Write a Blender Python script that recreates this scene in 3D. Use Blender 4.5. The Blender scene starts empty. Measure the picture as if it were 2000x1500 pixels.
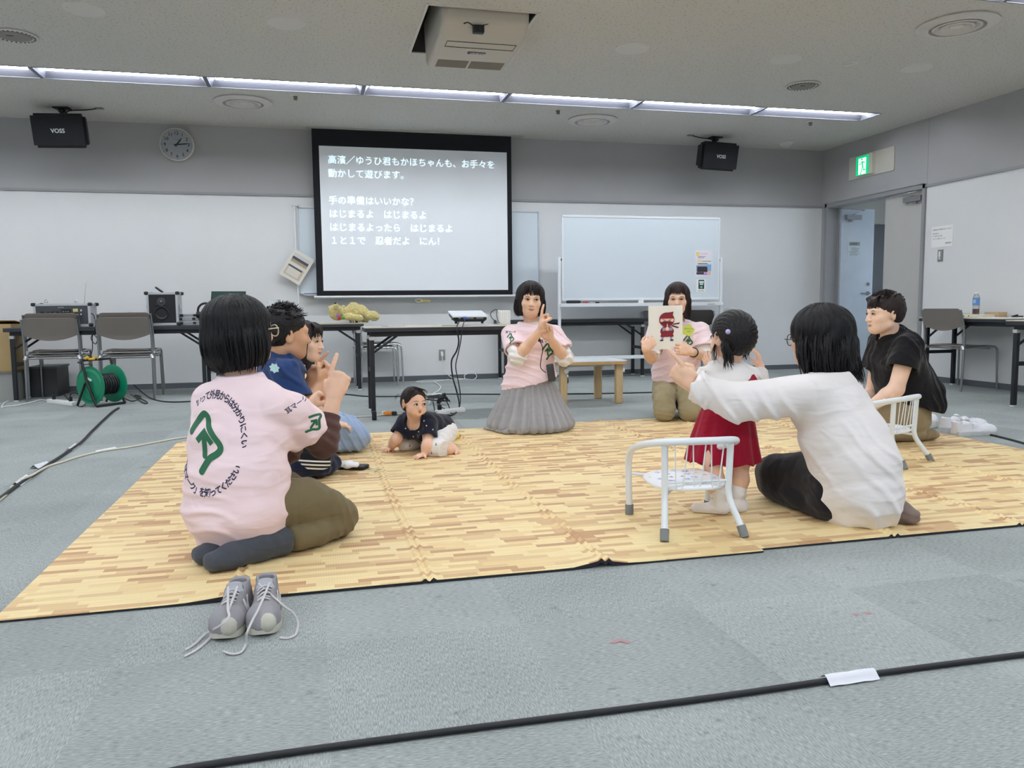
import bpy, bmesh, math, random
import numpy as np
from mathutils import Vector, Matrix, Quaternion
from mathutils.bvhtree import BVHTree

# ---------------------------------------------------------------- camera, world, exposure
SC = bpy.context.scene
COL = SC.collection
F_PX, YAW, PITCH, ROLL, CAM_H = 1558.61, math.radians(13.694), math.radians(-5.449), math.radians(-0.601), 0.84
D, H, RW, PANEL_H, BASE_H = 9.322, 2.82, 6.462, 2.098, 0.06

def cam_axes():
    cy, sy = math.cos(YAW), math.sin(YAW); cp, sp = math.cos(PITCH), math.sin(PITCH)
    fwd = np.array([sy*cp, cy*cp, sp]); right = np.array([cy, -sy, 0.0]); up = np.cross(right, fwd)
    cr, sr = math.cos(ROLL), math.sin(ROLL)
    return np.array([cr*right + sr*up, -sr*right + cr*up, fwd])
MV = cam_axes()
cam_data = bpy.data.cameras.new('camera'); cam = bpy.data.objects.new('camera', cam_data); COL.objects.link(cam)
cam_data.sensor_width = 36.0; cam_data.lens = F_PX/2000*36.0; cam_data.clip_start = 0.05
cm = Matrix.Identity(4)
for i in range(3):
    cm[i][0] = MV[0][i]; cm[i][1] = MV[1][i]; cm[i][2] = -MV[2][i]
cm[2][3] = CAM_H
cam.matrix_world = cm
SC.camera = cam

world = bpy.data.worlds.new('world'); SC.world = world; world.use_nodes = True
world.node_tree.nodes['Background'].inputs[0].default_value = (0.75, 0.85, 1.0, 1)
world.node_tree.nodes['Background'].inputs[1].default_value = 0.35
SC.view_settings.view_transform = 'Standard'; SC.view_settings.look = 'None'
SC.view_settings.gamma = 1.0; SC.view_settings.use_curve_mapping = False
SC.view_settings.exposure = 0.0
LAMP_STRENGTH = 38.0
LAMP_ROWS = (7.56, 4.39, 1.22, -1.95)
SC.cycles.max_bounces = 8; SC.cycles.diffuse_bounces = 6

# ---------------------------------------------------------------- measuring helpers (photo ray -> point in the room)
def ray(x, y): return MV.T @ np.array([(x-1000)/F_PX, (750-y)/F_PX, 1.0])
CAMP = np.array([0, 0, CAM_H])
def G(x, y, z=0.0):
    d = ray(x, y); return Vector(CAMP + d*((z-CAM_H)/d[2]))
def AY(x, y, Y):
    d = ray(x, y); return Vector(CAMP + d*(Y/d[1]))
def AX(x, y, X):
    d = ray(x, y); return Vector(CAMP + d*(X/d[0]))

# ---------------------------------------------------------------- materials
def lin(c):
    out = []
    for v in c[:3]:
        v = v/255.0
        out.append(v/12.92 if v <= 0.04045 else ((v+0.055)/1.055)**2.4)
    return (out[0], out[1], out[2], 1.0)
MATS = {}
def mat(name, rgb, rough=0.6, metal=0.0, spec=0.5, bump=0.0, bscale=200.0, var=0.0, vscale=8.0, emit=0.0, alpha=1.0, trans=0.0, coat=0.0, sheen=0.0, stretch=None, bdist=0.002):
    if name in MATS: return MATS[name]
    m = bpy.data.materials.new(name); m.use_nodes = True
    nt = m.node_tree; b = nt.nodes['Principled BSDF']
    b.inputs['Base Color'].default_value = lin(rgb)
    b.inputs['Roughness'].default_value = rough; b.inputs['Metallic'].default_value = metal
    b.inputs['Specular IOR Level'].default_value = spec
    if coat: b.inputs['Coat Weight'].default_value = coat
    if sheen: b.inputs['Sheen Weight'].default_value = sheen
    if trans: b.inputs['Transmission Weight'].default_value = trans
    if alpha < 1: b.inputs['Alpha'].default_value = alpha
    if emit:
        b.inputs['Emission Color'].default_value = lin(rgb); b.inputs['Emission Strength'].default_value = emit
    if bump or var:
        tc = nt.nodes.new('ShaderNodeTexCoord'); src = tc.outputs['Object']
        if stretch:
            mp = nt.nodes.new('ShaderNodeMapping'); mp.inputs['Scale'].default_value = stretch
            nt.links.new(src, mp.inputs['Vector']); src = mp.outputs['Vector']
        if var:
            n = nt.nodes.new('ShaderNodeTexNoise'); n.inputs['Scale'].default_value = vscale; n.inputs['Detail'].default_value = 4
            nt.links.new(src, n.inputs['Vector'])
            r = nt.nodes.new('ShaderNodeValToRGB')
            c = lin(rgb)
            r.color_ramp.elements[0].position = 0.3; r.color_ramp.elements[1].position = 0.7
            r.color_ramp.elements[0].color = tuple(max(0, v*(1-var)) for v in c[:3]) + (1,)
            r.color_ramp.elements[1].color = tuple(min(1, v*(1+var)) for v in c[:3]) + (1,)
            nt.links.new(n.outputs[0], r.inputs[0]); nt.links.new(r.outputs[0], b.inputs['Base Color'])
        if bump:
            n2 = nt.nodes.new('ShaderNodeTexNoise'); n2.inputs['Scale'].default_value = bscale; n2.inputs['Detail'].default_value = 3
            nt.links.new(src, n2.inputs['Vector'])
            bp = nt.nodes.new('ShaderNodeBump'); bp.inputs['Strength'].default_value = bump; bp.inputs['Distance'].default_value = bdist
            nt.links.new(n2.outputs[0], bp.inputs['Height']); nt.links.new(bp.outputs[0], b.inputs['Normal'])
    MATS[name] = m
    return m

# ---------------------------------------------------------------- object bookkeeping
def tag(o, label=None, cat=None, group=None, kind=None):
    if label: o['label'] = label
    if cat: o['category'] = cat
    if group: o['group'] = group
    if kind: o['kind'] = kind
    return o
def thing(name, label, cat, loc=(0, 0, 0), rotz=0.0, group=None):
    o = bpy.data.objects.new(name, None); COL.objects.link(o)
    o.empty_display_size = 0.1
    o.location = loc; o.rotation_euler = (0, 0, rotz)
    return tag(o, label, cat, group)
def local_matrix(o):
    m = Matrix.LocRotScale(o.location, o.rotation_euler, o.scale)
    return local_matrix(o.parent) @ m if o.parent else m
def link_mesh(name, me, mats, parent=None, world=False, smooth=True, angle=40):
    if world and parent is not None:
        me.transform(local_matrix(parent).inverted())
    for m in (mats if isinstance(mats, (list, tuple)) else [mats]): me.materials.append(m)
    if smooth:
        me.shade_smooth()
        if angle is not None: me.set_sharp_from_angle(angle=math.radians(angle))
    o = bpy.data.objects.new(name, me); COL.objects.link(o)
    if parent is not None: o.parent = parent
    return o
def dup(root, loc=None, rotz=None, label=None, group=None):
    def cp(o, par):
        c = o.copy(); COL.objects.link(c); c.parent = par
        for ch in o.children: cp(ch, c)
        return c
    r = cp(root, None)
    if loc is not None: r.location = loc
    if rotz is not None: r.rotation_euler = (0, 0, rotz)
    if label: r['label'] = label
    if group: r['group'] = group
    return r

def catmull(pts, n=8, closed=False):
    pts = [Vector(p) for p in pts]
    if len(pts) < 3: return pts
    out = []; N = len(pts)
    rng = range(N) if closed else range(N-1)
    for i in rng:
        if closed: p0, p1, p2, p3 = pts[(i-1) % N], pts[i], pts[(i+1) % N], pts[(i+2) % N]
        else: p0, p1, p2, p3 = pts[max(i-1, 0)], pts[i], pts[i+1], pts[min(i+2, N-1)]
        for k in range(n):
            t = k/n
            out.append(0.5*((2*p1) + (p2-p0)*t + (2*p0-5*p1+4*p2-p3)*t*t + (3*p1-p0-3*p2+p3)*t**3))
    if not closed: out.append(pts[-1])
    return out

class MB:
    """collects shapes, then links them as one mesh object"""
    def __init__(s): s.v = []; s.f = []; s.m = []
    def add(s, vs, fs, mi=0):
        o = len(s.v); s.v += [tuple(v) for v in vs]
        s.f += [tuple(i+o for i in f) for f in fs]; s.m += [mi]*len(fs); return s
    def box(s, c, d, mi=0, rot=None, bevel=0.0, seg=2):
        if bevel > 0:
            bm = bmesh.new(); bmesh.ops.create_cube(bm, size=1.0)
            for v in bm.verts: v.co = Vector((v.co.x*d[0], v.co.y*d[1], v.co.z*d[2]))
            bmesh.ops.bevel(bm, geom=bm.edges[:], offset=min(bevel, min(d)*0.49), segments=seg, affect='EDGES', profile=0.5)
            vs = [v.co.copy() for v in bm.verts]; bm.verts.index_update()
            fs = [[v.index for v in f.verts] for f in bm.faces]; bm.free()
        else:
            x, y, z = d[0]/2, d[1]/2, d[2]/2
            vs = [Vector(p) for p in ((-x,-y,-z),(x,-y,-z),(x,y,-z),(-x,y,-z),(-x,-y,z),(x,-y,z),(x,y,z),(-x,y,z))]
            fs = [(0,3,2,1),(4,5,6,7),(0,1,5,4),(1,2,6,5),(2,3,7,6),(3,0,4,7)]
        if rot is not None:
            R = rot if isinstance(rot, Matrix) else Matrix.Rotation(rot, 3, 'Z')
            vs = [R @ v for v in vs]
        c = Vector(c); return s.add([v+c for v in vs], fs, mi)
    def span(s, a, b, mi=0, bevel=0.0):
        a, b = Vector(a), Vector(b)
        return s.box((a+b)/2, [abs(b[i]-a[i]) for i in range(3)], mi, None, bevel)
    def tube(s, pts, r, mi=0, n=10, smooth=0, closed=False, cap=True, flat=1.0):
        P = catmull(pts, smooth, closed) if smooth else [Vector(p) for p in pts]
        N = len(P); rs = r if isinstance(r, (list, tuple)) else None
        def rad(i):
            if rs is None: return r
            t = i/(N-1)*(len(rs)-1); k = min(int(t), len(rs)-2); return rs[k]+(rs[k+1]-rs[k])*(t-k)
        vs = []; prev = None
        for i, p in enumerate(P):
            if closed: t = P[(i+1) % N]-P[i-1]
            else: t = P[min(i+1, N-1)]-P[max(i-1, 0)]
            t = t.normalized() if t.length > 1e-9 else Vector((0, 0, 1))
            if prev is None:
                a = Vector((0, 0, 1)) if abs(t.z) < 0.9 else Vector((1, 0, 0))
                u = t.cross(a).normalized()
            else:
                u = prev-t*prev.dot(t)
                u = u.normalized() if u.length > 1e-6 else t.orthogonal().normalized()
            prev = u; w = t.cross(u)
            for k in range(n):
                a = 2*math.pi*k/n; vs.append(p+(u*math.cos(a)+w*math.sin(a)*flat)*rad(i))
        fs = []
        for i in range(N if closed else N-1):
            j = (i+1) % N
            for k in range(n): fs.append((i*n+k, i*n+(k+1) % n, j*n+(k+1) % n, j*n+k))
        if cap and not closed: fs += [tuple(range(n-1, -1, -1)), tuple((N-1)*n+k for k in range(n))]
        return s.add(vs, fs, mi)
    def cyl(s, a, b, r, mi=0, n=20, r2=None): return s.tube([a, b], [r, r if r2 is None else r2], mi, n)
    def lathe(s, prof, c=(0, 0, 0), axis=(0, 0, 1), mi=0, n=32):
        c = Vector(c); ax = Vector(axis).normalized(); u = ax.orthogonal().normalized(); w = ax.cross(u)
        vs = []
        for (r, h) in prof:
            for k in range(n):
                a = 2*math.pi*k/n; vs.append(c+ax*h+(u*math.cos(a)+w*math.sin(a))*max(r, 1e-5))
        fs = []
        for i in range(len(prof)-1):
            for k in range(n): fs.append((i*n+k, i*n+(k+1) % n, (i+1)*n+(k+1) % n, (i+1)*n+k))
        m = len(prof)-1
        if prof[0][0] > 0.005 and prof[m][0] > 0.005: fs += [(m*n+k, m*n+(k+1) % n, (k+1) % n, k) for k in range(n)]
        else: fs += [tuple(range(n-1, -1, -1)), tuple(m*n+k for k in range(n))]
        return s.add(vs, fs, mi)
    def prism(s, outline, depth, M, mi=0):
        """outline: 2D points (ccw), extruded by depth along local +z, then placed with matrix M"""
        n = len(outline)
        vs = [M @ Vector((p[0], p[1], 0)) for p in outline] + [M @ Vector((p[0], p[1], depth)) for p in outline]
        fs = [tuple(range(n-1, -1, -1)), tuple(range(n, 2*n))] + [(i, (i+1) % n, n+(i+1) % n, n+i) for i in range(n)]
        return s.add(vs, fs, mi)
    def ball(s, c, r, mi=0, n=16, rot=None):
        c = Vector(c); r = (r, r, r) if not isinstance(r, (list, tuple, Vector)) else r
        vs = []; m = n//2
        for i in range(m+1):
            th = math.pi*i/m
            for k in range(n):
                a = 2*math.pi*k/n
                p = Vector((math.sin(th)*math.cos(a)*r[0], math.sin(th)*math.sin(a)*r[1], math.cos(th)*r[2]))
                if rot is not None: p = rot @ p
                vs.append(c+p)
        fs = [(i*n+k, (i+1)*n+k, (i+1)*n+(k+1) % n, i*n+(k+1) % n) for i in range(m) for k in range(n)]
        return s.add(vs, fs, mi)
    def build(s, name, mats, parent=None, world=False, smooth=True, bevel=0.0, angle=40, seg=2):
        me = bpy.data.meshes.new(name); me.from_pydata([tuple(v) for v in s.v], [], s.f)
        me.polygons.foreach_set('material_index', s.m)
        bm = bmesh.new(); bm.from_mesh(me); bmesh.ops.remove_doubles(bm, verts=bm.verts, dist=1e-6)
        bmesh.ops.recalc_face_normals(bm, faces=bm.faces); bm.to_mesh(me); bm.free(); me.update()
        o = link_mesh(name, me, mats, parent, world, smooth, angle)
        if bevel:
            md = o.modifiers.new('bevel', 'BEVEL'); md.width = bevel; md.segments = seg; md.limit_method = 'ANGLE'; md.angle_limit = math.radians(50)
        return o

def struct(o): o['kind'] = 'structure'; return o

def text_verts(body, size, align='LEFT', extrude=0.0, spacing=1.0, line=1.0, bold=0.0):
    cu = bpy.data.curves.new('t', 'FONT'); cu.body = body; cu.size = size; cu.align_x = align
    cu.extrude = extrude; cu.space_character = spacing; cu.space_line = line; cu.resolution_u = 3; cu.offset = bold
    ob = bpy.data.objects.new('t', cu); COL.objects.link(ob)
    dg = bpy.context.evaluated_depsgraph_get()
    me = bpy.data.meshes.new_from_object(ob.evaluated_get(dg))
    vs = [v.co.copy() for v in me.vertices]; fs = [tuple(p.vertices) for p in me.polygons]
    bpy.data.objects.remove(ob); bpy.data.curves.remove(cu); bpy.data.meshes.remove(me)
    return vs, fs
def text(name, body, size, M, m, parent, align='LEFT', **k):
    """flat lettering; M places its local xy plane (world coordinates)"""
    vs, fs = text_verts(body, size, align, **k)
    return MB().add([M @ v for v in vs], fs).build(name, m, parent, world=True, smooth=False)
def frame(o, x, y):
    """4x4 with columns x, y, x cross y at o"""
    x = Vector(x).normalized(); y = Vector(y).normalized(); z = x.cross(y)
    m = Matrix.Identity(4)
    for i in range(3): m[i][0] = x[i]; m[i][1] = y[i]; m[i][2] = z[i]; m[i][3] = o[i]
    return m
WALLF = lambda x, z, y: frame((x, y, z), (1, 0, 0), (0, 0, 1))          # faces the camera, on the back wall
SIDEF = lambda y, z, x: frame((x, y, z), (0, -1, 0), (0, 0, 1))         # on the right wall, faces -x
# ================================================================ the room
M_wall_up = mat('upper_wall_paint', (171, 170, 171), 0.85, bump=0.15, bscale=400, var=0.02, vscale=2)
M_wall_low = mat('white_wall_panel', (222, 223, 224), 0.75, bump=0.08, bscale=300, var=0.012, vscale=3)
M_base = mat('grey_vinyl_baseboard', (92, 97, 104), 0.5)
M_trimgrey = mat('grey_painted_metal_trim', (150, 150, 152), 0.45)
M_black = mat('black_plastic', (20, 21, 26), 0.45)
M_white = mat('white_plastic', (232, 233, 232), 0.4)
M_alu = mat('brushed_aluminium', (205, 208, 212), 0.35, 0.9)
M_chrome = mat('chrome', (210, 212, 215), 0.16, 1.0)
M_paper = mat('white_paper', (240, 240, 238), 0.8)
M_ink = mat('dark_ink', (40, 40, 46), 0.8)

def floor_material():
    m = bpy.data.materials.new('grey_carpet_tiles'); m.use_nodes = True; nt = m.node_tree; N = nt.nodes; L = nt.links
    b = N['Principled BSDF']; b.inputs['Roughness'].default_value = 0.95; b.inputs['Specular IOR Level'].default_value = 0.15
    tc = N.new('ShaderNodeTexCoord')
    def vm(op, a, bb=None):
        n = N.new('ShaderNodeVectorMath'); n.operation = op; L.new(a, n.inputs[0])
        if bb is not None:
            if isinstance(bb, tuple): n.inputs[1].default_value = bb
            else: L.new(bb, n.inputs[1])
        return n.outputs[0]
    cell = vm('FLOOR', vm('MULTIPLY', tc.outputs['Object'], (2.0, 2.0, 0)))
    wn = N.new('ShaderNodeTexWhiteNoise'); wn.noise_dimensions = '3D'; L.new(cell, wn.inputs['Vector'])
    par = N.new('ShaderNodeVectorMath'); par.operation = 'DOT_PRODUCT'; L.new(cell, par.inputs[0]); par.inputs[1].default_value = (0.5, 0.5, 0)
    fr = N.new('ShaderNodeMath'); fr.operation = 'FRACT'; L.new(par.outputs['Value'], fr.inputs[0])
    gt = N.new('ShaderNodeMath'); gt.operation = 'GREATER_THAN'; L.new(fr.outputs[0], gt.inputs[0]); gt.inputs[1].default_value = 0.25
    n1 = N.new('ShaderNodeTexNoise'); L.new(vm('MULTIPLY', tc.outputs['Object'], (60, 420, 1)), n1.inputs['Vector']); n1.inputs['Scale'].default_value = 1; n1.inputs['Detail'].default_value = 2
    n2 = N.new('ShaderNodeTexNoise'); L.new(vm('MULTIPLY', tc.outputs['Object'], (420, 60, 1)), n2.inputs['Vector']); n2.inputs['Scale'].default_value = 1; n2.inputs['Detail'].default_value = 2
    mx = N.new('ShaderNodeMix'); mx.data_type = 'FLOAT'; L.new(gt.outputs[0], mx.inputs[0]); L.new(n1.outputs[0], mx.inputs[2]); L.new(n2.outputs[0], mx.inputs[3])
    big = N.new('ShaderNodeTexNoise'); L.new(tc.outputs['Object'], big.inputs['Vector']); big.inputs['Scale'].default_value = 2.2; big.inputs['Detail'].default_value = 5
    spot = N.new('ShaderNodeTexNoise'); L.new(tc.outputs['Object'], spot.inputs['Vector']); spot.inputs['Scale'].default_value = 9; spot.inputs['Detail'].default_value = 6; spot.inputs['Roughness'].default_value = 0.65
    sr = N.new('ShaderNodeMapRange'); L.new(spot.outputs[0], sr.inputs[0]); sr.inputs[1].default_value = 0.62; sr.inputs[2].default_value = 0.76; sr.inputs[3].default_value = 0; sr.inputs[4].default_value = 0.22
    def ma(op, a, bb):
        n = N.new('ShaderNodeMath'); n.operation = op
        for i, q in enumerate((a, bb)):
            if isinstance(q, (int, float)): n.inputs[i].default_value = q
            else: L.new(q, n.inputs[i])
        return n.outputs[0]
    v = ma('ADD', ma('MULTIPLY', mx.outputs[0], 0.75), ma('MULTIPLY', wn.outputs['Value'], 0.055))
    v = ma('ADD', v, ma('MULTIPLY', big.outputs[0], 0.22))
    v = ma('ADD', v, ma('MULTIPLY', gt.outputs[0], 0.02))
    v = ma('SUBTRACT', v, sr.outputs[0])
    r = N.new('ShaderNodeValToRGB'); L.new(v, r.inputs[0])
    r.color_ramp.elements[0].position = 0.28; r.color_ramp.elements[0].color = lin((114, 119, 118))
    r.color_ramp.elements[1].position = 0.88; r.color_ramp.elements[1].color = lin((198, 205, 203))
    L.new(r.outputs[0], b.inputs['Base Color'])
    bp = N.new('ShaderNodeBump'); bp.inputs['Strength'].default_value = 0.35; bp.inputs['Distance'].default_value = 0.003
    L.new(mx.outputs[0], bp.inputs['Height']); L.new(bp.outputs[0], b.inputs['Normal'])
    return m
def ceiling_material():
    m = bpy.data.materials.new('speckled_ceiling_board'); m.use_nodes = True; nt = m.node_tree; N = nt.nodes; L = nt.links
    b = N['Principled BSDF']; b.inputs['Roughness'].default_value = 0.9
    tc = N.new('ShaderNodeTexCoord')
    n = N.new('ShaderNodeTexNoise'); n.inputs['Scale'].default_value = 55; n.inputs['Detail'].default_value = 3; L.new(tc.outputs['Object'], n.inputs['Vector'])
    r = N.new('ShaderNodeValToRGB'); L.new(n.outputs[0], r.inputs[0])
    r.color_ramp.elements[0].position = 0.30; r.color_ramp.elements[0].color = lin((170, 166, 160))
    r.color_ramp.elements[1].position = 0.43; r.color_ramp.elements[1].color = lin((206, 203, 197))
    L.new(r.outputs[0], b.inputs['Base Color'])
    bp = N.new('ShaderNodeBump'); bp.inputs['Strength'].default_value = 0.4; bp.inputs['Distance'].default_value = 0.004
    L.new(n.outputs[0], bp.inputs['Height']); L.new(bp.outputs[0], b.inputs['Normal'])
    return m
M_ceil = ceiling_material()
XL, YR, XC = -6.5, -3.5, 9.6      # left wall, wall behind the camera, end of the corridor
struct(MB().span((XL, YR, -0.1), (XC, D+0.15, 0)).build('floor', floor_material(), smooth=False))

# ceiling with openings for the lamp troughs and the projector lift
LX0, LSTEP, LN = -2.185-3*1.3325, 1.3325, 9
TW = 0.32
LIFT = (0.775, 1.52, 5.392, 6.40)
def ceiling():
    ys = [YR]
    holes = []
    for y in sorted(LAMP_ROWS): holes.append((LX0, LX0+LN*LSTEP, y-TW/2, y+TW/2))
    holes.append(LIFT)
    xs = sorted({XL, RW+0.12} | {h[0] for h in holes} | {h[1] for h in holes})
    ys = sorted({YR, D+0.15} | {h[2] for h in holes} | {h[3] for h in holes})
    b = MB()
    for i in range(len(xs)-1):
        for j in range(len(ys)-1):
            cx, cy = (xs[i]+xs[i+1])/2, (ys[j]+ys[j+1])/2
            if any(h[0] < cx < h[1] and h[2] < cy < h[3] for h in holes): continue
            b.add([(xs[i], ys[j], H), (xs[i], ys[j+1], H), (xs[i+1], ys[j+1], H), (xs[i+1], ys[j], H)], [(0, 1, 2, 3)])
    # slab above
    b.span((XL, YR, H+0.35), (XC, D+0.15, H+0.45))
    return struct(b.build('ceiling', M_ceil, smooth=False))
ceiling()

# back wall: upper grey strip stands proud of the white panel below
wb = MB().span((XL, D, 0), (RW+0.12, D+0.12, PANEL_H), 0).span((XL, D-0.012, PANEL_H), (RW, D+0.12, H+0.35), 1)
struct(wb.build('wall_back', [M_wall_low, M_wall_up], smooth=False))
struct(MB().span((XL, D-0.02, PANEL_H-0.004), (RW, D-0.001, PANEL_H+0.02)).build('trim_1', M_trimgrey, smooth=False))
struct(MB().span((XL, D-0.008, 0), (RW, D, BASE_H)).build('baseboard_back', M_base, smooth=False))
struct(MB().span((XL-0.1, YR, 0), (XL, D+0.12, H+0.35)).build('wall_left', M_wall_low, smooth=False))
struct(MB().span((XL, YR-0.1, 0), (RW+0.12, YR, H+0.35)).build('wall_rear', M_wall_low, smooth=False))
# right wall with a doorway
DY0, DY1, DZ = 7.50, 9.20, 2.10
wr = MB()
wr.span((RW, YR, 0), (RW+0.12, DY0, PANEL_H), 0)
wr.span((RW-0.012, YR, PANEL_H+0.002), (RW+0.12, D, H+0.35), 1)
wr.span((RW, DY1, 0), (RW+0.12, D, DZ), 1)
struct(wr.build('wall_right', [M_wall_low, M_wall_up], smooth=False))
seam = MB().span((RW-0.0135, DY0-0.045, PANEL_H+0.01), (RW-0.011, DY0-0.041, H))
struct(seam.build('trim_2', M_trimgrey, smooth=False))
struct(MB().span((RW-0.02, YR, PANEL_H-0.004), (RW-0.001, DY0-0.03, PANEL_H+0.02)).build('trim_3', M_trimgrey, smooth=False))
struct(MB().span((RW-0.008, YR, 0), (RW, DY0-0.03, BASE_H)).build('baseboard_right', M_base, smooth=False))
fr = MB().span((RW-0.025, DY0-0.03, 0), (RW+0.14, DY0+0.012, DZ+0.03)).span((RW-0.025, DY1-0.012, 0), (RW+0.14, DY1+0.03, DZ+0.03)).span((RW-0.025, DY0-0.03, DZ-0.02), (RW+0.14, DY1+0.03, DZ+0.03))
struct(fr.build('trim_4', M_trimgrey, smooth=False, bevel=0.003))

# corridor beyond the doorway
M_corr = mat('corridor_beige_wall', (178, 174, 166), 0.8)
M_corrdark = mat('corridor_dark_door', (58, 60, 66), 0.5)
M_green_frame = mat('dark_green_paint', (22, 52, 42), 0.5)
struct(MB().span((RW+0.12, D+0.95, 0), (XC, D+1.05, H)).build('wall_corridor_back', M_corr, smooth=False))
struct(MB().span((XC, DY0-3.6, 0), (XC+0.1, D+1.05, 0.5)).span((XC, DY0-3.6, 2.3), (XC+0.1, D+1.05, H)).span((XC, 9.6, 0.5), (XC+0.1, D+1.05, 2.3)).span((XC, DY0-3.6, 0.5), (XC+0.1, 5.9, 2.3)).build('wall_corridor_side', M_corr, smooth=False))
struct(MB().span((RW+0.12, DY0-3.6, 0), (XC, DY0-3.5, H)).build('wall_corridor_front', M_corr, smooth=False))
struct(MB().span((RW+0.12, DY0-3.6, H), (XC+0.1, D+1.05, H+0.05)).build('ceiling_corridor', mat('corridor_ceiling', (205, 203, 198), 0.9), smooth=False))
struct(MB().span((RW, D, -0.1), (XC+0.1, D+1.05, 0)).span((RW+0.12, D+0.02, 0), (RW+0.14, D+1.0, H)).build('floor_corridor', mat('corridor_floor_grey', (150, 152, 152), 0.6), smooth=False))
win = MB()
for y in (5.9, 7.1, 8.35, 9.56): win.span((XC+0.02, y, 0.5), (XC+0.06, y+0.04, 2.3))
for z in (0.5, 2.26): win.span((XC+0.02, 5.9, z), (XC+0.06, 9.6, z+0.04))
win = struct(win.build('window_1', M_alu, smooth=False))
gl = MB().span((XC+0.035, 5.9, 0.5), (XC+0.04, 9.6, 2.3)).build('pane', mat('window_glass', (240, 245, 250), 0.0, trans=1.0), win, smooth=False)
cd = MB().span((RW+0.75, D+0.92, 0), (RW+1.75, D+0.95, 2.0))
struct(cd.build('door_3', M_corrdark, smooth=False))
sun = bpy.data.lights.new('corridor_daylight', 'AREA'); sun.shape = 'RECTANGLE'; sun.size = 3.6; sun.size_y = 1.8; sun.energy = 230; sun.color = (0.78, 0.89, 1.0)
so = bpy.data.objects.new('corridor_daylight', sun); COL.objects.link(so); so.location = (XC+0.25, 7.75, 1.4); so.rotation_euler = (0, math.radians(90), 0)

# door leaves
M_door = mat('beige_grey_door_paint', (190, 188, 185), 0.5, bump=0.05, bscale=250, var=0.02, vscale=5)
M_steel = mat('satin_steel_door', (206, 214, 224), 0.30, 0.35, bump=0.03, bscale=30, var=0.05, vscale=4)
d1 = struct(MB().span((RW+0.03, DY0+0.015, 0.01), (RW+0.07, 8.155, DZ-0.02)).build('door_1', M_door, smooth=False, bevel=0.003))
cl = MB().span((RW-0.015, DY0+0.05, DZ-0.135), (RW+0.03, DY0+0.32, DZ-0.075), 0).cyl((RW-0.0, DY0+0.14, DZ-0.14), (RW-0.0, DY0+0.14, DZ-0.16), 0.02, 0)
cl.tube([(RW-0.005, DY0+0.14, DZ-0.075), (RW-0.1, DY0+0.42, DZ-0.055), (RW-0.005, DY0+0.10, DZ-0.03)], 0.006, 1, 8)
cl.build('door_closer', [mat('grey_door_closer', (150, 153, 156), 0.4, 0.5), M_chrome], d1, bevel=0.003)
d2 = struct(MB().span((RW+0.17, DY1-0.055, 0.01), (RW+0.66, DY1-0.015, DZ-0.03)).build('door_2', M_steel, smooth=False, bevel=0.003))
cl = MB().span((RW+0.22, DY1-0.10, DZ-0.17), (RW+0.44, DY1-0.055, DZ-0.11), 0).cyl((RW+0.3, DY1-0.08, DZ-0.17), (RW+0.3, DY1-0.08, DZ-0.2), 0.022, 0)
cl.tube([(RW+0.3, DY1-0.085, DZ-0.11), (RW+0.40, DY1-0.20, DZ-0.06), (RW+0.12, DY1-0.09, DZ-0.035)], 0.006, 1, 8)
cl.build('door_closer', [mat('grey_door_closer', (150, 153, 156), 0.4, 0.5), M_chrome], d2, bevel=0.003)
hd = MB().cyl((RW+0.585, DY1-0.055, 0.98), (RW+0.585, DY1-0.105, 0.98), 0.012).cyl((RW+0.585, DY1-0.1, 0.98), (RW+0.45, DY1-0.1, 0.98), 0.01)
hd.cyl((RW+0.585, DY1-0.055, 0.98), (RW+0.585, DY1-0.065, 0.98), 0.028).cyl((RW+0.585, DY1-0.055, 1.10), (RW+0.585, DY1-0.068, 1.10), 0.024)
hd.build('door_handle', M_chrome, d2)
struct(MB().span((RW+0.14, DY1-0.02, 0), (RW+0.165, DY1+0.012, DZ)).build('trim_5', M_trimgrey, smooth=False))

# lamp troughs: recessed V-shaped reflectors with an opal bar along the middle
M_opal = mat('lit_opal_bar', (244, 249, 255), 0.5, emit=LAMP_STRENGTH)
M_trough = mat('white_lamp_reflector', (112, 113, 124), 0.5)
def lamp(x0, y, label, grp):
    L = LSTEP-0.035; t = thing('ceiling_light', label, 'ceiling light', (x0, y, H), 0, grp)
    b = MB(); w = TW/2; d = 0.07
    for s in (-1, 1):
        b.add([(0, s*w, 0), (L, s*w, 0), (L, s*0.045, d), (0, s*0.045, d)], [(0, 1, 2, 3) if s < 0 else (3, 2, 1, 0)])
        b.span((0, s*(w-0.002), -0.003), (L, s*(w+0.012), 0.0))
    for xa, sg in ((0, 1), (L, -1)):
        b.add([(xa, -w, 0), (xa, w, 0), (xa+0.05*sg, 0.045, d), (xa+0.05*sg, -0.045, d)], [(0, 1, 2, 3)])
    b.span((-0.0175, -w, -0.003), (0.0, w, d)).span((L, -w, -0.003), (L+0.0175, w, d))
    b.span((0, -0.05, d), (L, 0.05, d+0.004))
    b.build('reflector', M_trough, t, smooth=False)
    g = MB().add([(0.06, -0.042, 0.05), (L-0.06, -0.042, 0.05), (L-0.05, -0.03, 0.03), (0.05, -0.03, 0.03), (0.05, 0.03, 0.03), (L-0.05, 0.03, 0.03), (L-0.06, 0.042, 0.05), (0.06, 0.042, 0.05)],
        [(0, 3, 2, 1), (3, 4, 5, 2), (4, 7, 6, 5)])
    g.span((0.06, -0.042, 0.05), (L-0.06, 0.042, d))
    g.build('diffuser', M_opal, t, smooth=False)
    return t
first = None
seen_names = ['at the left edge of the photo', 'above the left loudspeaker', 'above the round vent left of the screen', 'above the left half of the screen', 'above the right half of the screen', 'above the rolling whiteboard', 'last of its row beside the right wall']
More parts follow.
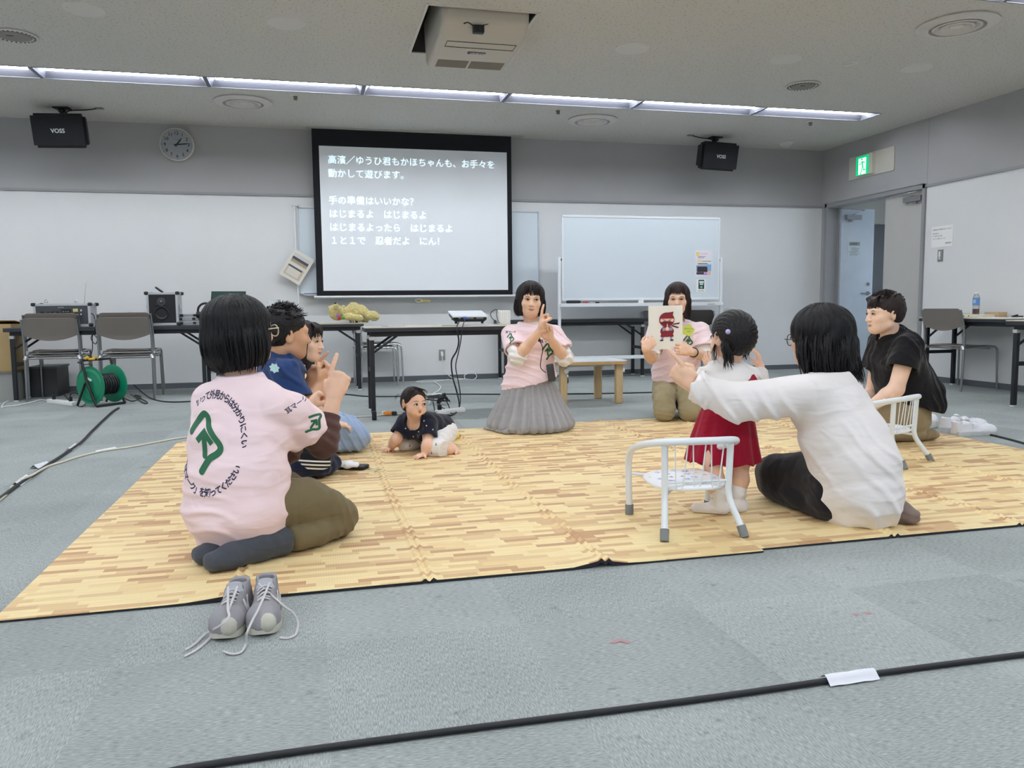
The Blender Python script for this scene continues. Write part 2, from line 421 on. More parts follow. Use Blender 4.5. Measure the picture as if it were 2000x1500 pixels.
for y in LAMP_ROWS:
    for k in range(LN):
        if y == LAMP_ROWS[0] and k >= 2:
            lb = 'recessed white strip ceiling light ' + seen_names[k-2]
        else:
            lb = 'recessed white strip ceiling light in a row across the ceiling'
        g = 'recessed strip lights of the back row' if (y == LAMP_ROWS[0]) else 'recessed strip lights nearer the camera'
        if first is None: first = lamp(LX0+0.0175, y, lb, g)
        else: dup(first, (LX0+0.0175+k*LSTEP, y, H), 0, lb, g)
# ================================================================ on the ceiling
M_cplate = mat('white_ceiling_plate', (210, 208, 203), 0.6)
M_vent = mat('white_vent_metal', (208, 204, 200), 0.5)
M_dark = mat('dark_recess', (38, 37, 40), 0.8)
def round_vent(loc, label):
    t = thing('round_ceiling_vent', label, 'ceiling vent', (loc[0], loc[1], H), 0, 'round ceiling vents')
    MB().lathe([(0.19, 0.0), (0.265, -0.002), (0.268, -0.012), (0.25, -0.018), (0.20, -0.03), (0.185, -0.028), (0.185, 0.0)], n=48).build('outer_ring', M_vent, t)
    for r, z in ((0.15, -0.026), (0.10, -0.024)):
        MB().lathe([(r-0.04, 0.02), (r+0.012, z), (r, z-0.006), (r-0.05, 0.012)], n=40).build('cone_ring', M_vent, t)
    MB().lathe([(0.001, -0.02), (0.045, -0.02), (0.05, -0.014), (0.03, 0.01), (0.001, 0.01)], n=32).build('centre_cone', M_vent, t)
    MB().lathe([(0.001, 0.004), (0.188, 0.004), (0.188, 0.001), (0.001, 0.001)], n=32).build('duct', M_dark, t)
    return t
v1 = round_vent((-0.606, 8.185), 'round ringed ceiling vent between the clock and the projection screen')
dup(v1, (2.92, 8.251, H), 0, 'round ringed ceiling vent above the rolling whiteboard')
dup(v1, (4.508, 4.977, H), 0, 'large-looking round ringed ceiling vent near the upper right corner of the photo')
pl = None
for (x, y), lb in zip([(-1.411, 5.954), (-0.138, 5.944), (2.436, 5.964), (3.757, 5.949), (4.984, 5.935)],
        ['blank white round ceiling plate, leftmost of its line', 'blank white round ceiling plate left of the projector lift', 'blank white round ceiling plate just right of the projector lift', 'blank white round ceiling plate beyond the small sensor on its left', 'blank white round ceiling plate nearest the right wall']):
    if pl is None:
        pl = thing('ceiling_plate', lb, 'ceiling plate', (x, y, H), 0, 'blank round ceiling plates')
        MB().lathe([(0.001, -0.006), (0.125, -0.006), (0.132, 0.0), (0.001, 0.0)], n=40).build('plate', M_cplate, pl)
        MB().lathe([(0.001, -0.0065), (0.008, -0.0065), (0.008, 0), (0.001, 0)], c=(-0.1, -0.03, -0.001), n=12).build('screw', M_vent, pl)
    else: dup(pl, (x, y, H), 0, lb)
t = thing('ceiling_sensor', 'small round white sensor on the ceiling between two blank plates', 'sensor', (4.342, 5.938, H))
MB().lathe([(0.001, -0.012), (0.045, -0.012), (0.066, -0.004), (0.068, 0), (0.001, 0)], n=32).build('cover', M_cplate, t)
MB().lathe([(0.001, -0.016), (0.03, -0.015), (0.032, -0.01), (0.001, -0.01)], n=24).build('lens', M_vent, t)
sp = None
for (x, y), lb in (((4.347, 6.603), 'round recessed ceiling speaker behind the strip lights at the right'), ((-2.03, 6.588), 'round recessed ceiling speaker at the left edge of the photo')):
    if sp is None:
        sp = thing('ceiling_speaker', lb, 'ceiling speaker', (x, y, H), 0, 'round ceiling speakers')
        MB().lathe([(0.115, 0), (0.15, -0.002), (0.152, -0.010), (0.14, -0.014), (0.115, -0.010)], n=40).build('rim', M_vent, sp)
        MB().lathe([(0.001, -0.016), (0.105, -0.016), (0.112, -0.008), (0.001, -0.004)], n=40).build('grille', mat('grey_speaker_grille', (140, 136, 130), 0.7), sp)
        b = MB()
        for k in range(28):
            a = 2*math.pi*k/28; b.box((0.130*math.cos(a), 0.130*math.sin(a), -0.0138), (0.014, 0.010, 0.002), 0, Matrix.Rotation(a, 3, 'Z'))
        b.build('slots', M_dark, sp, smooth=False)
        MB().box((-0.02, -0.03, -0.0165), (0.045, 0.012, 0.001)).build('label_plate', M_dark, sp, smooth=False)
    else: dup(sp, (x, y, H), 0, lb)
sk = None
for (x, y), lb in (((-0.12, 7.88), 'small sprinkler head above the projection screen'), ((2.438, 7.92), 'small sprinkler head left of the middle round vent'), ((5.293, 7.881), 'small sprinkler head under the last strip light')):
    if sk is None:
        sk = thing('sprinkler_head', lb, 'sprinkler', (x, y, H), 0, 'ceiling sprinkler heads')
        MB().lathe([(0.001, -0.006), (0.042, -0.006), (0.045, 0), (0.001, 0)], n=24).build('cover', M_vent, sk)
        MB().lathe([(0.022, -0.006), (0.014, -0.03), (0.020, -0.034), (0.020, -0.037), (0.001, -0.04)], n=20).build('nozzle', mat('dull_brass', (120, 112, 100), 0.5, 0.6), sk)
    else: dup(sk, (x, y, H), 0, lb)
t = thing('smoke_detector', 'white domed smoke detector on the ceiling near the far corner', 'smoke detector', (5.634, 8.882, H))
MB().lathe([(0.001, 0), (0.10, 0), (0.10, -0.012), (0.075, -0.02), (0.001, -0.02)], n=32).build('base', M_cplate, t)
MB().lathe([(0.07, -0.02), (0.065, -0.045), (0.04, -0.06), (0.001, -0.064)], n=32).build('dome', M_cplate, t)

# projector lift in its ceiling opening
LXa, LXb, LYa, LYb = LIFT
t = thing('projector_lift', 'beige projector lift hanging out of a square ceiling opening', 'projector', ((LXa+LXb)/2, (LYa+LYb)/2, H))
M_lift = mat('beige_lift_plastic', (196, 190, 180), 0.5)
b = MB()
for (x0, x1, y0, y1) in ((LXa-0.012, LXa+0.006, LYa-0.012, LYb+0.012), (LXb-0.006, LXb+0.012, LYa-0.012, LYb+0.012), (LXa, LXb, LYa-0.012, LYa+0.006), (LXa, LXb, LYb-0.006, LYb+0.012)):
    b.span((x0, y0, H-0.006), (x1, y1, H+0.004))
b.build('opening_trim', mat('white_opening_trim', (212, 210, 204), 0.5), t, world=True, smooth=False)
b = MB()
b.span((LXa-0.01, LYa-0.01, H+0.002), (LXa, LYb+0.01, H+0.3)).span((LXb, LYa-0.01, H+0.002), (LXb+0.01, LYb+0.01, H+0.3)).span((LXa, LYa-0.01, H+0.002), (LXb, LYa, H+0.3)).span((LXa, LYb, H+0.002), (LXb, LYb+0.01, H+0.3)).span((LXa-0.01, LYa-0.01, H+0.3), (LXb+0.01, LYb+0.01, H+0.31))
b.build('shaft', mat('dark_grey_shaft', (66, 66, 70), 0.7), t, world=True, smooth=False)
xa, xb = 0.865, 1.485
prof = [(5.42, H+0.20), (5.43, 2.735), (5.58, 2.672), (6.18, 2.655), (6.27, 2.68), (6.30, H+0.20)]
bm = bmesh.new()
va = [bm.verts.new((xa+ (0.0 if i in (0, 5) else 0.012), p[0], p[1])) for i, p in enumerate(prof)]
vb = [bm.verts.new((xb- (0.0 if i in (0, 5) else 0.012), p[0], p[1])) for i, p in enumerate(prof)]
bm.faces.new(va); bm.faces.new(vb[::-1])
for i in range(6): bm.faces.new((va[i], vb[i], vb[(i+1) % 6], va[(i+1) % 6]))
bmesh.ops.recalc_face_normals(bm, faces=bm.faces)
me = bpy.data.meshes.new('housing'); bm.to_mesh(me); bm.free()
hs = link_mesh('housing', me, M_lift, t, world=True)
md = hs.modifiers.new('bevel', 'BEVEL'); md.width = 0.035; md.segments = 4
def liftp(u, v, off=0.002):      # point on the underside: u across, v 0 (near) .. 1 (far)
    y = 5.58+0.60*v; z = 2.672-0.017*v
    return Vector((xa+0.012+u*(xb-xa-0.024), y, z-off))
for k, (u0, u1) in enumerate(((0.09, 0.475), (0.505, 0.93))):
    b = MB(); v0, v1 = 0.70, 0.96
    b.add([liftp(u0, v0), liftp(u1, v0), liftp(u1, v1), liftp(u0, v1)] + [liftp(u0, v0, -0.004), liftp(u1, v0, -0.004), liftp(u1, v1, -0.004), liftp(u0, v1, -0.004)], [(3, 2, 1, 0), (0, 1, 5, 4), (1, 2, 6, 5), (2, 3, 7, 6), (3, 0, 4, 7)])
    b.build('intake_grille', mat('brown_grey_grille', (126, 117, 106), 0.8, bump=0.5, bscale=220), t, world=True, smooth=False)
b = MB()
for a, c in (((0.10, 0.06), (0.92, 0.06)), ((0.10, 0.24), (0.92, 0.24)), ((0.10, 0.06), (0.10, 0.24)), ((0.92, 0.06), (0.92, 0.24))): b.tube([liftp(*a), liftp(*c)], 0.002, 0, 6)
b.build('hatch_groove', M_dark, t, world=True)
MB().add([liftp(0.40, 0.36), liftp(0.62, 0.36), liftp(0.62, 0.44), liftp(0.40, 0.44)], [(3, 2, 1, 0)]).build('badge', M_black, t, world=True, smooth=False)
text('badge_lettering', 'VIVIDAL', 0.04, frame(liftp(0.43, 0.43, 0.003), (1, 0, 0), (0, -1, 0.02)), M_white, t, spacing=0.8)
b = MB().box((1.12, 5.445, 2.70), (0.075, 0.05, 0.05), bevel=0.006).cyl((1.12, 5.42, 2.70), (1.12, 5.41, 2.70), 0.012)
b.tube([(1.09, 5.445, 2.72), (1.05, 5.44, 2.74), (1.02, 5.44, 2.73)], 0.004, smooth=4).tube([(1.15, 5.445, 2.73), (1.2, 5.44, 2.75), (1.28, 5.44, 2.84)], 0.003, smooth=4)
cm_ = b.build('lift_camera', M_black, t, world=True)

# ================================================================ loudspeakers on ceiling brackets
def wall_speaker(loc, rz, label, cable_dir):
    t = thing('wall_speaker', label, 'loudspeaker', (loc[0], loc[1], H), rz, 'black loudspeakers hung from the ceiling')
    w, h, d = 0.53, 0.325, 0.22; zc = loc[2]-H
    R = Matrix.Rotation(math.radians(11), 3, 'X')
    b = MB(); bm = bmesh.new(); bmesh.ops.create_cube(bm, size=1)
    for v in bm.verts:
        k = 0.72 if v.co.y > 0 else 1.0
        v.co = Vector((v.co.x*w*k, v.co.y*d, v.co.z*h*(0.86 if v.co.y > 0 else 1)))
    bmesh.ops.bevel(bm, geom=[e for e in bm.edges], offset=0.03, segments=4, affect='EDGES')
    vs = [R @ v.co + Vector((0, 0, zc)) for v in bm.verts]; bm.verts.index_update(); fs = [[v.index for v in f.verts] for f in bm.faces]; bm.free()
    b.add(vs, fs); b.build('cabinet', mat('matt_black_speaker_cabinet', (24, 25, 30), 0.6), t)
    g = MB().box((0, 0, 0), (w-0.05, 0.012, h-0.05), 0, None, 0.02)
    g.v = [tuple(R @ (Vector(v)+Vector((0, -d/2-0.001, 0))) + Vector((0, 0, zc))) for v in g.v]
    g.build('grille', mat('black_speaker_grille', (17, 19, 27), 0.7, bump=0.4, bscale=500), t)
    vs, fs = text_verts('VOSS', 0.055, 'CENTER', bold=0.0012)
    MB().add([R @ Vector((v.x, -d/2-0.010, v.y-0.02)) + Vector((0, 0, zc)) for v in vs], fs).build('lettering', M_white, t, smooth=False)
    MB().span((-0.07, -0.05, -0.012), (0.07, 0.05, 0.0)).box((0, 0, -0.03), (0.05, 0.07, 0.035), bevel=0.006).cyl((0, 0, -0.04), (0, 0.01, zc+h/2-0.02), 0.014).box((0, 0, (zc+h/2)/2-0.02), (0.035, 0.035, 0.05), bevel=0.005).build('bracket', M_black, t)
    s = cable_dir
    MB().box((0.35*s, 0.0, -0.004), (0.07, 0.05, 0.008)).build('junction_plate', mat('grey_junction_plate', (120, 118, 115), 0.6), t, smooth=False)
    MB().tube([(0.32*s, 0, -0.008), (0.22*s, 0, -0.02), (0.06*s, 0, -0.03), (0.04*s, 0.01, -0.07), (0.06*s, 0.03, zc+h/2)], 0.006, 0, 8, 6).build('cable', M_black, t)
    return t
wall_speaker((-2.33, 8.77, 2.60), math.radians(-9), 'black loudspeaker hanging from the ceiling left of the clock', 1)
wall_speaker((4.646, 8.80, 2.60), math.radians(9), 'black loudspeaker hanging from the ceiling above the rolling whiteboard', -1)

# ================================================================ wall clock
ck = thing('wall_clock', 'round white wall clock with black numerals and hands', 'clock', (-1.376, D-0.012, 2.603))
ck.rotation_euler = (0.032, 0, 0)
R_ = 0.172
b = MB().lathe([(R_*0.82, 0.0), (R_*0.98, 0.0), (R_, -0.02), (R_, -0.055), (R_*0.97, -0.066), (R_*0.94, -0.066), (R_*0.93, -0.05), (R_*0.93, -0.03)], axis=(0, 1, 0), n=56)
b.build('case', mat('cream_clock_case', (214, 211, 200), 0.45), ck)
MB().lathe([(0.001, -0.046), (R_*0.93, -0.046), (R_*0.93, -0.03), (0.001, -0.03)], axis=(0, 1, 0), n=56).build('dial', mat('grey_white_dial', (196, 200, 206), 0.6), ck)
nb = MB(); tk = MB()
for n in range(1, 13):
    a = math.radians(90-30*n)
    vs, fs = text_verts(str(n), 0.047, 'CENTER', bold=0.0008)
    nb.add([Vector((v.x+0.118*math.cos(a), -0.0475, v.y-0.016+0.118*math.sin(a))) for v in vs], fs)
for n in range(60):
    a = math.radians(6*n); L_ = 0.010 if n % 5 == 0 else 0.006
    tk.box((0.150*math.cos(a), -0.0472, 0.150*math.sin(a)), (L_, 0.0008, 0.004 if n % 5 == 0 else 0.0015), 0, Matrix.Rotation(-a, 3, 'Y'))
nb.build('numerals', M_ink, ck, smooth=False); tk.build('minute_marks', M_ink, ck, smooth=False)
def hand(name, deg, L, w, back, y):
    a = math.radians(90-deg); c, s = math.cos(a), math.sin(a)
    pts = [(-back, -w*0.6), (-back, w*0.6), (L*0.6, w*0.55), (L, w*0.15), (L, -w*0.15), (L*0.6, -w*0.55)]
    M = frame((0, y, 0), (c, 0, s), (-s, 0, c))
    return MB().prism(pts, 0.0012, M).build(name, M_black, ck, smooth=False)
hand('hour_hand', 37, 0.088, 0.015, 0.025, -0.050); hand('minute_hand', 84, 0.135, 0.011, 0.03, -0.052)
MB().lathe([(0.001, -0.055), (0.008, -0.055), (0.008, -0.046), (0.001, -0.046)], axis=(0, 1, 0), n=16).build('hub', M_black, ck)
cg = bpy.data.materials.new('clock_glass'); cg.use_nodes = True
nt = cg.node_tree; nt.nodes.clear(); out = nt.nodes.new('ShaderNodeOutputMaterial'); mxs = nt.nodes.new('ShaderNodeMixShader'); tr = nt.nodes.new('ShaderNodeBsdfTransparent'); gg = nt.nodes.new('ShaderNodeBsdfGlossy'); gg.inputs['Roughness'].default_value = 0.02; fz = nt.nodes.new('ShaderNodeFresnel'); fz.inputs[0].default_value = 1.5
nt.links.new(fz.outputs[0], mxs.inputs[0]); nt.links.new(tr.outputs[0], mxs.inputs[1]); nt.links.new(gg.outputs[0], mxs.inputs[2]); nt.links.new(mxs.outputs[0], out.inputs[0])
MB().lathe([(0.001, -0.062), (R_*0.95, -0.060), (R_*0.95, -0.0585), (0.001, -0.0595)], axis=(0, 1, 0), n=56).build('glass', cg, ck)
text('maker_line', 'CITIZEN', 0.013, frame((-1.376, D-0.0598, 2.65), (1, 0, 0), (0, 0, 1)), M_ink, ck, 'CENTER')

# ================================================================ projection screen with its text
SY = 9.17
ps = thing('projection_screen', 'lowered projection screen with black border showing white Japanese text', 'screen', (1.15, SY, 1.0))
tl, br = AY(612, 251, SY), AY(1001, 577, SY)
x0, x1, z0, z1 = AY(614, 400, SY).x-0.005, AY(999.5, 400, SY).x, AY(800, 577, SY).z, H-0.004
MB().span((x0, SY, z0), (x1, SY+0.004, z1)).build('border', mat('matt_black_screen_border', (16, 18, 26), 0.85), ps, world=True, smooth=False)
q = [AY(622.5, 284, SY), AY(632, 568, SY), AY(993, 568.5, SY), AY(989, 300, SY)]
xa_, xb_ = (q[0].x+q[1].x)/2, (q[2].x+q[3].x)/2; za_, zb_ = q[1].z, (q[0].z+q[3].z)/2+0.005
MB().span((xa_, SY-0.0015, za_), (xb_, SY-0.0002, zb_)).build('projection_surface', mat('white_screen_fabric', (236, 240, 245), 0.7), ps, world=True, smooth=False)
MB().tube([(x0-0.03, SY, z0-0.012), (x1+0.04, SY, z0-0.012)], 0.014, n=14).build('weight_bar', mat('white_screen_bar', (228, 228, 230), 0.35), ps, world=True)
hx = AY(818, 585, SY)
MB().tube([hx+Vector((0.04*math.cos(math.radians(60*k)), 0, 0.02*math.sin(math.radians(60*k))-0.012)) for k in range(6)], 0.004, 0, 8, 0, True).build('pull_handle', mat('cream_pull_handle', (226, 214, 160), 0.5), ps, world=True)
MB().box(hx+Vector((0.075, 0.0, -0.015)), (0.11, 0.003, 0.022)).build('yellow_tag', mat('dull_yellow_tag', (176, 158, 74), 0.7), ps, world=True, smooth=False)
MB().span((x0-0.06, SY-0.04, H-0.012), (x1+0.15, SY+0.05, H-0.001)).build('casing_slot', mat('pale_screen_casing', (176, 174, 168), 0.6), ps, world=True, smooth=False)
M_glow = mat('projected_white_text', (225, 248, 255), 0.6, emit=0.95)
M_glow2 = mat('projected_blue_text', (176, 214, 236), 0.6, emit=0.7)
lines = ['高濱／ゆうひ君もかほちゃんも、お手々を', '動かして遊びます。', '', '手の準備はいいかな？', 'はじまるよ　はじまるよ', 'はじまるよったら　はじまるよ', '１と１で　忍者だよ　にん！']
pA = AY(640, 318, SY); pB = AY(648, 476, SY)
ends = {0: (AY(967, 332, SY).x, 19), }
cw = (AY(967, 332, SY).x-pA.x)/19*1.0
for i, ln in enumerate(lines):
    if not ln: continue
    z = pA.z+(pB.z-pA.z)*i/6; x = pA.x+(AY(641, 395, SY).x-pA.x)*min(i, 3)/3*0.6
    text('projected_text', ln, cw*1.0, frame((x, SY-0.003, z), (1, 0, 0), (0, 0, 1)), M_glow, ps)

# ================================================================ wall whiteboard half hidden by the screen, with its sun-dried picture and cord
wbx0, wbx1, wbz0, wbz1 = -0.155, 2.60, 1.035, 1.965
wbd = thing('wall_whiteboard', 'wall-mounted whiteboard half hidden behind the projection screen', 'whiteboard', (1.2, D-0.01, 1.0))
M_wbsurf = mat('glossy_whiteboard_enamel', (216, 226, 234), 0.22, coat=0.3)
MB().span((wbx0, D-0.03, wbz0), (wbx1, D-0.002, wbz1)).build('board', M_wbsurf, wbd, world=True, smooth=False)
b = MB()
for a, c in (((wbx0-0.015, wbz1), (wbx1+0.015, wbz1+0.02)), ((wbx0-0.015, wbz0-0.02), (wbx1+0.015, wbz0)), ((wbx0-0.02, wbz0-0.02), (wbx0, wbz1+0.02)), ((wbx1, wbz0-0.02), (wbx1+0.02, wbz1+0.02))):
    b.span((a[0], D-0.042, a[1]), (c[0], D-0.002, c[1]))
b.build('frame', mat('pale_aluminium_frame', (206, 210, 216), 0.4, 0.5), wbd, world=True, smooth=False, bevel=0.003)
MB().span((wbx0+0.03, D-0.11, wbz0-0.035), (wbx1, D-0.03, wbz0-0.02)).build('pen_tray', M_alu, wbd, world=True, smooth=False)
MB().box((0.02, D-0.075, wbz0-0.012), (0.28, 0.05, 0.012), bevel=0.004).build('tray_ruler', mat('blue_grey_tray_strip', (120, 130, 158), 0.5), wbd, world=True)
t = thing('hanging_cord_pole', 'slim white curtain rod hanging down beside the wall whiteboard', 'rod', (-0.19, D-0.06, 0.9))
pa, pb = AY(574.5, 402, D-0.06), AY(584, 612, D-0.06)
MB().tube([pa, pb], 0.009, n=10).build('rod', M_white, t, world=True)
MB().tube([pa+Vector((-0.03, 0, 0)), pa+Vector((0.06, 0, 0.0))], 0.006).tube([pa+Vector((0.05, 0, 0.012)), pa+Vector((0.055, 0, -0.012))], 0.012).build('top_hook', M_alu, t, world=True)
t = thing('photo_frame_print', 'white framed picture hung crooked at the corner of the wall whiteboard', 'picture', (-0.15, D-0.08, 1.3))
pc = AY(580, 521.5, D-0.085)
A = math.radians(-32); ux, uz = Vector((math.cos(A), 0, math.sin(A))), Vector((-math.sin(A), 0, math.cos(A)))
PM = frame(pc, ux, uz)
def prect(b, u0, v0, u1, v1, d, mi=0):
    b.prism([(u0, v0), (u1, v0), (u1, v1), (u0, v1)], d, PM, mi)
fw, fh = 0.125, 0.165
b = MB(); prect(b, -fw, -fh, fw, fh, 0.012)
b.build('mount', mat('ivory_picture_mount', (222, 218, 208), 0.7), t, world=True, smooth=False)
b = MB(); prect(b, -fw+0.03, 0.015, fw-0.03, fh-0.035, 0.0135, 0); prect(b, -fw+0.03, 0.06, fw-0.03, 0.09, 0.0142, 1); prect(b, -fw+0.03, 0.03, fw-0.03, 0.06, 0.0145, 2)
b.build('upper_print', [mat('pale_sky_print', (198, 200, 200), 0.6), mat('dark_print_band', (74, 76, 84), 0.6), mat('tan_print', (170, 150, 122), 0.6)], t, world=True, smooth=False)
b = MB(); prect(b, -fw+0.03, -fh+0.035, fw-0.03, -0.005, 0.0135, 0); prect(b, -fw+0.05, -fh+0.05, fw-0.06, -0.03, 0.0142, 1); prect(b, -fw+0.035, -0.03, fw-0.05, -0.012, 0.0146, 2)
b.build('lower_print', [mat('beige_print', (196, 186, 168), 0.6), mat('pale_box_print', (216, 210, 198), 0.6), mat('dark_print_band', (74, 76, 84), 0.6)], t, world=True, smooth=False)

# ================================================================ exit sign, notice, switch, door notice, outlet
ex = thing('exit_sign', 'lit green emergency exit sign on a cream wall plate above the doorway', 'exit sign', (RW-0.012, 8.38, 2.48))
ey0, ey1, ez0, ez1 = 8.76, 7.97, 2.355, 2.628
b = MB().span((RW-0.026, ey1, ez0), (RW-0.0125, ey0, ez1)); b.build('back_plate', mat('cream_sign_plate', (206, 203, 192), 0.55), ex, world=True, smooth=False, bevel=0.003)
gy0, gy1 = 8.555, 8.335
MB().span((RW-0.075, gy1-0.05, ez0+0.02), (RW-0.026, gy0, ez1-0.02)).build('lamp_box', mat('cream_sign_plate', (206, 203, 192), 0.55), ex, world=True, smooth=False, bevel=0.003)
MB().span((RW-0.08, gy1, ez0+0.022), (RW-0.075, gy0, ez1-0.03)).build('green_panel', mat('lit_exit_green', (0, 190, 120), 0.4, emit=0.9), ex, world=True, smooth=False)
SX = RW-0.081
MB().add([(SX, gy0-0.045, ez0+0.03), (SX, gy1+0.04, ez0+0.03), (SX, gy1+0.04, ez1-0.055), (SX, gy0-0.045, ez1-0.055)], [(0, 1, 2, 3)]).build('white_doorway', mat('lit_exit_white', (235, 250, 246), 0.4, emit=1.1), ex, world=True, smooth=False)
def stick(pts, w, mi=0):
    for a, c in zip(pts[:-1], pts[1:]):
        a, c = Vector(a), Vector(c); d = (c-a).normalized(); n = Vector((-d.y, d.x))*w/2
        mb_.add([fig(p) for p in (a-n-d*w*0.3, c-n+d*w*0.3, c+n+d*w*0.3, a+n-d*w*0.3)], [(0, 1, 2, 3)], mi)
mb_ = MB()
def fig(p): return Vector((SX-0.0012, 8.442-p[0]*0.118, ez0+0.118+p[1]*0.118))
mb_.add([fig((0.02+0.12*math.cos(k*math.pi/8)-0.08, 0.72+0.12*math.sin(k*math.pi/8))) for k in range(16)], [tuple(range(16))])
stick([(0.0, 0.48), (0.08, 0.02)], 0.2); stick([(-0.05, 0.48), (-0.3, 0.25), (-0.42, 0.3)], 0.11); stick([(0.12, 0.48), (0.32, 0.32), (0.42, 0.42)], 0.11)
stick([(0.05, 0.02), (-0.05, -0.4), (-0.25, -0.75)], 0.14); stick([(0.15, 0.0), (0.22, -0.35), (0.5, -0.34)], 0.13)
mb_.build('running_figure', mat('lit_exit_green', (0, 190, 120), 0.4, emit=0.9), ex, world=True, smooth=False)
t = thing('wall_notice', 'white printed notice on the right wall above the switch', 'notice', (RW-0.002, 7.22, 1.55))
MB().span((RW-0.003, 7.075, 1.435), (RW-0.0015, 7.375, 1.655)).build('sheet', M_paper, t, world=True, smooth=False)
for i, (s, z, y0, sz) in enumerate((('使用後は必ず電気を消してください', 1.615, 7.355, 0.0165), ('退室の際には', 1.575, 7.355, 0.015), ('机・椅子を元の位置', 1.548, 7.355, 0.015), ('に戻してから鍵をお返しください', 1.52, 7.355, 0.0125), ('管理事務所', 1.465, 7.175, 0.017))):
    text('printed_line', s, sz, SIDEF(y0, z, RW-0.0042), M_ink, t)
t = thing('light_switch', 'grey wall switch plate with white rocker below the notice', 'switch', (RW, 7.235, 1.34))
MB().box((RW-0.005, 7.235, 1.345), (0.01, 0.072, 0.125), bevel=0.004).build('plate', mat('grey_switch_plate', (132, 134, 134), 0.5), t, world=True)
MB().box((RW-0.012, 7.238, 1.36), (0.008, 0.024, 0.062), bevel=0.003).box((RW-0.012, 7.238, 1.315), (0.008, 0.024, 0.018), bevel=0.003).build('rocker', M_white, t, world=True)
t = thing('door_notice', 'small plastic-covered notice taped on the open steel door', 'notice', (RW+0.36, DY1-0.057, 1.6))
MB().span((RW+0.27, DY1-0.0575, 1.46), (RW+0.47, DY1-0.056, 1.66)).build('sheet', mat('pale_blue_plastic_sheet', (206, 220, 226), 0.15), t, world=True, smooth=False)
b = MB(); rnd = random.Random(3)
for i in range(9): b.span((RW+0.285+rnd.random()*0.05, DY1-0.0585, 1.475+i*0.012), (RW+0.455-rnd.random()*0.06, DY1-0.0577, 1.481+i*0.012))
b.span((RW+0.29, DY1-0.0585, 1.60), (RW+0.45, DY1-0.0577, 1.645))
b.build('printed_line', mat('grey_print', (150, 152, 150), 0.7), t, world=True, smooth=False)
text('heading', '会議室', 0.034, frame((RW+0.31, DY1-0.0592, 1.61), (1, 0, 0), (0, 0, 1)), M_ink, t)
oc = AY(863.5, 693, D-0.005)
t = thing('wall_outlet', 'grey wall outlet with a white plug below the screen', 'outlet', (oc.x, D, oc.z))
MB().box((oc.x, D-0.005, oc.z), (0.074, 0.01, 0.125), bevel=0.004).build('plate', mat('grey_outlet_plate', (150, 150, 146), 0.5), t, world=True)
MB().box((oc.x-0.004, D-0.012, oc.z+0.015), (0.024, 0.008, 0.05), bevel=0.003).build('socket', M_white, t, world=True)
t = thing('outlet_cord', 'white cord running from the wall outlet along the floor', 'cord', (oc.x, D-0.1, 0))
MB().box((oc.x-0.004, D-0.03, oc.z+0.005), (0.026, 0.03, 0.04), bevel=0.006).build('plug', M_white, t, world=True)
P = [Vector((oc.x-0.004, D-0.04, oc.z-0.01)), Vector((oc.x-0.003, D-0.035, oc.z-0.12)), AY(866, 720, D-0.04)]
P += [AY(882, 737, D-0.05), G(905, 739, 0.006), G(925, 741, 0.006), G(929, 733, 0.04), G(915, 725, 0.08), G(903, 731, 0.05), G(905, 740, 0.006), G(870, 742, 0.006), G(830, 743, 0.006), G(812, 746, 0.006), G(840, 746, 0.006), G(876, 741, 0.006)]
for p in P: p.y = min(p.y, D-0.02)
MB().tube(P, 0.0045, 0, 8, 6).build('cord', M_white, t, world=True)
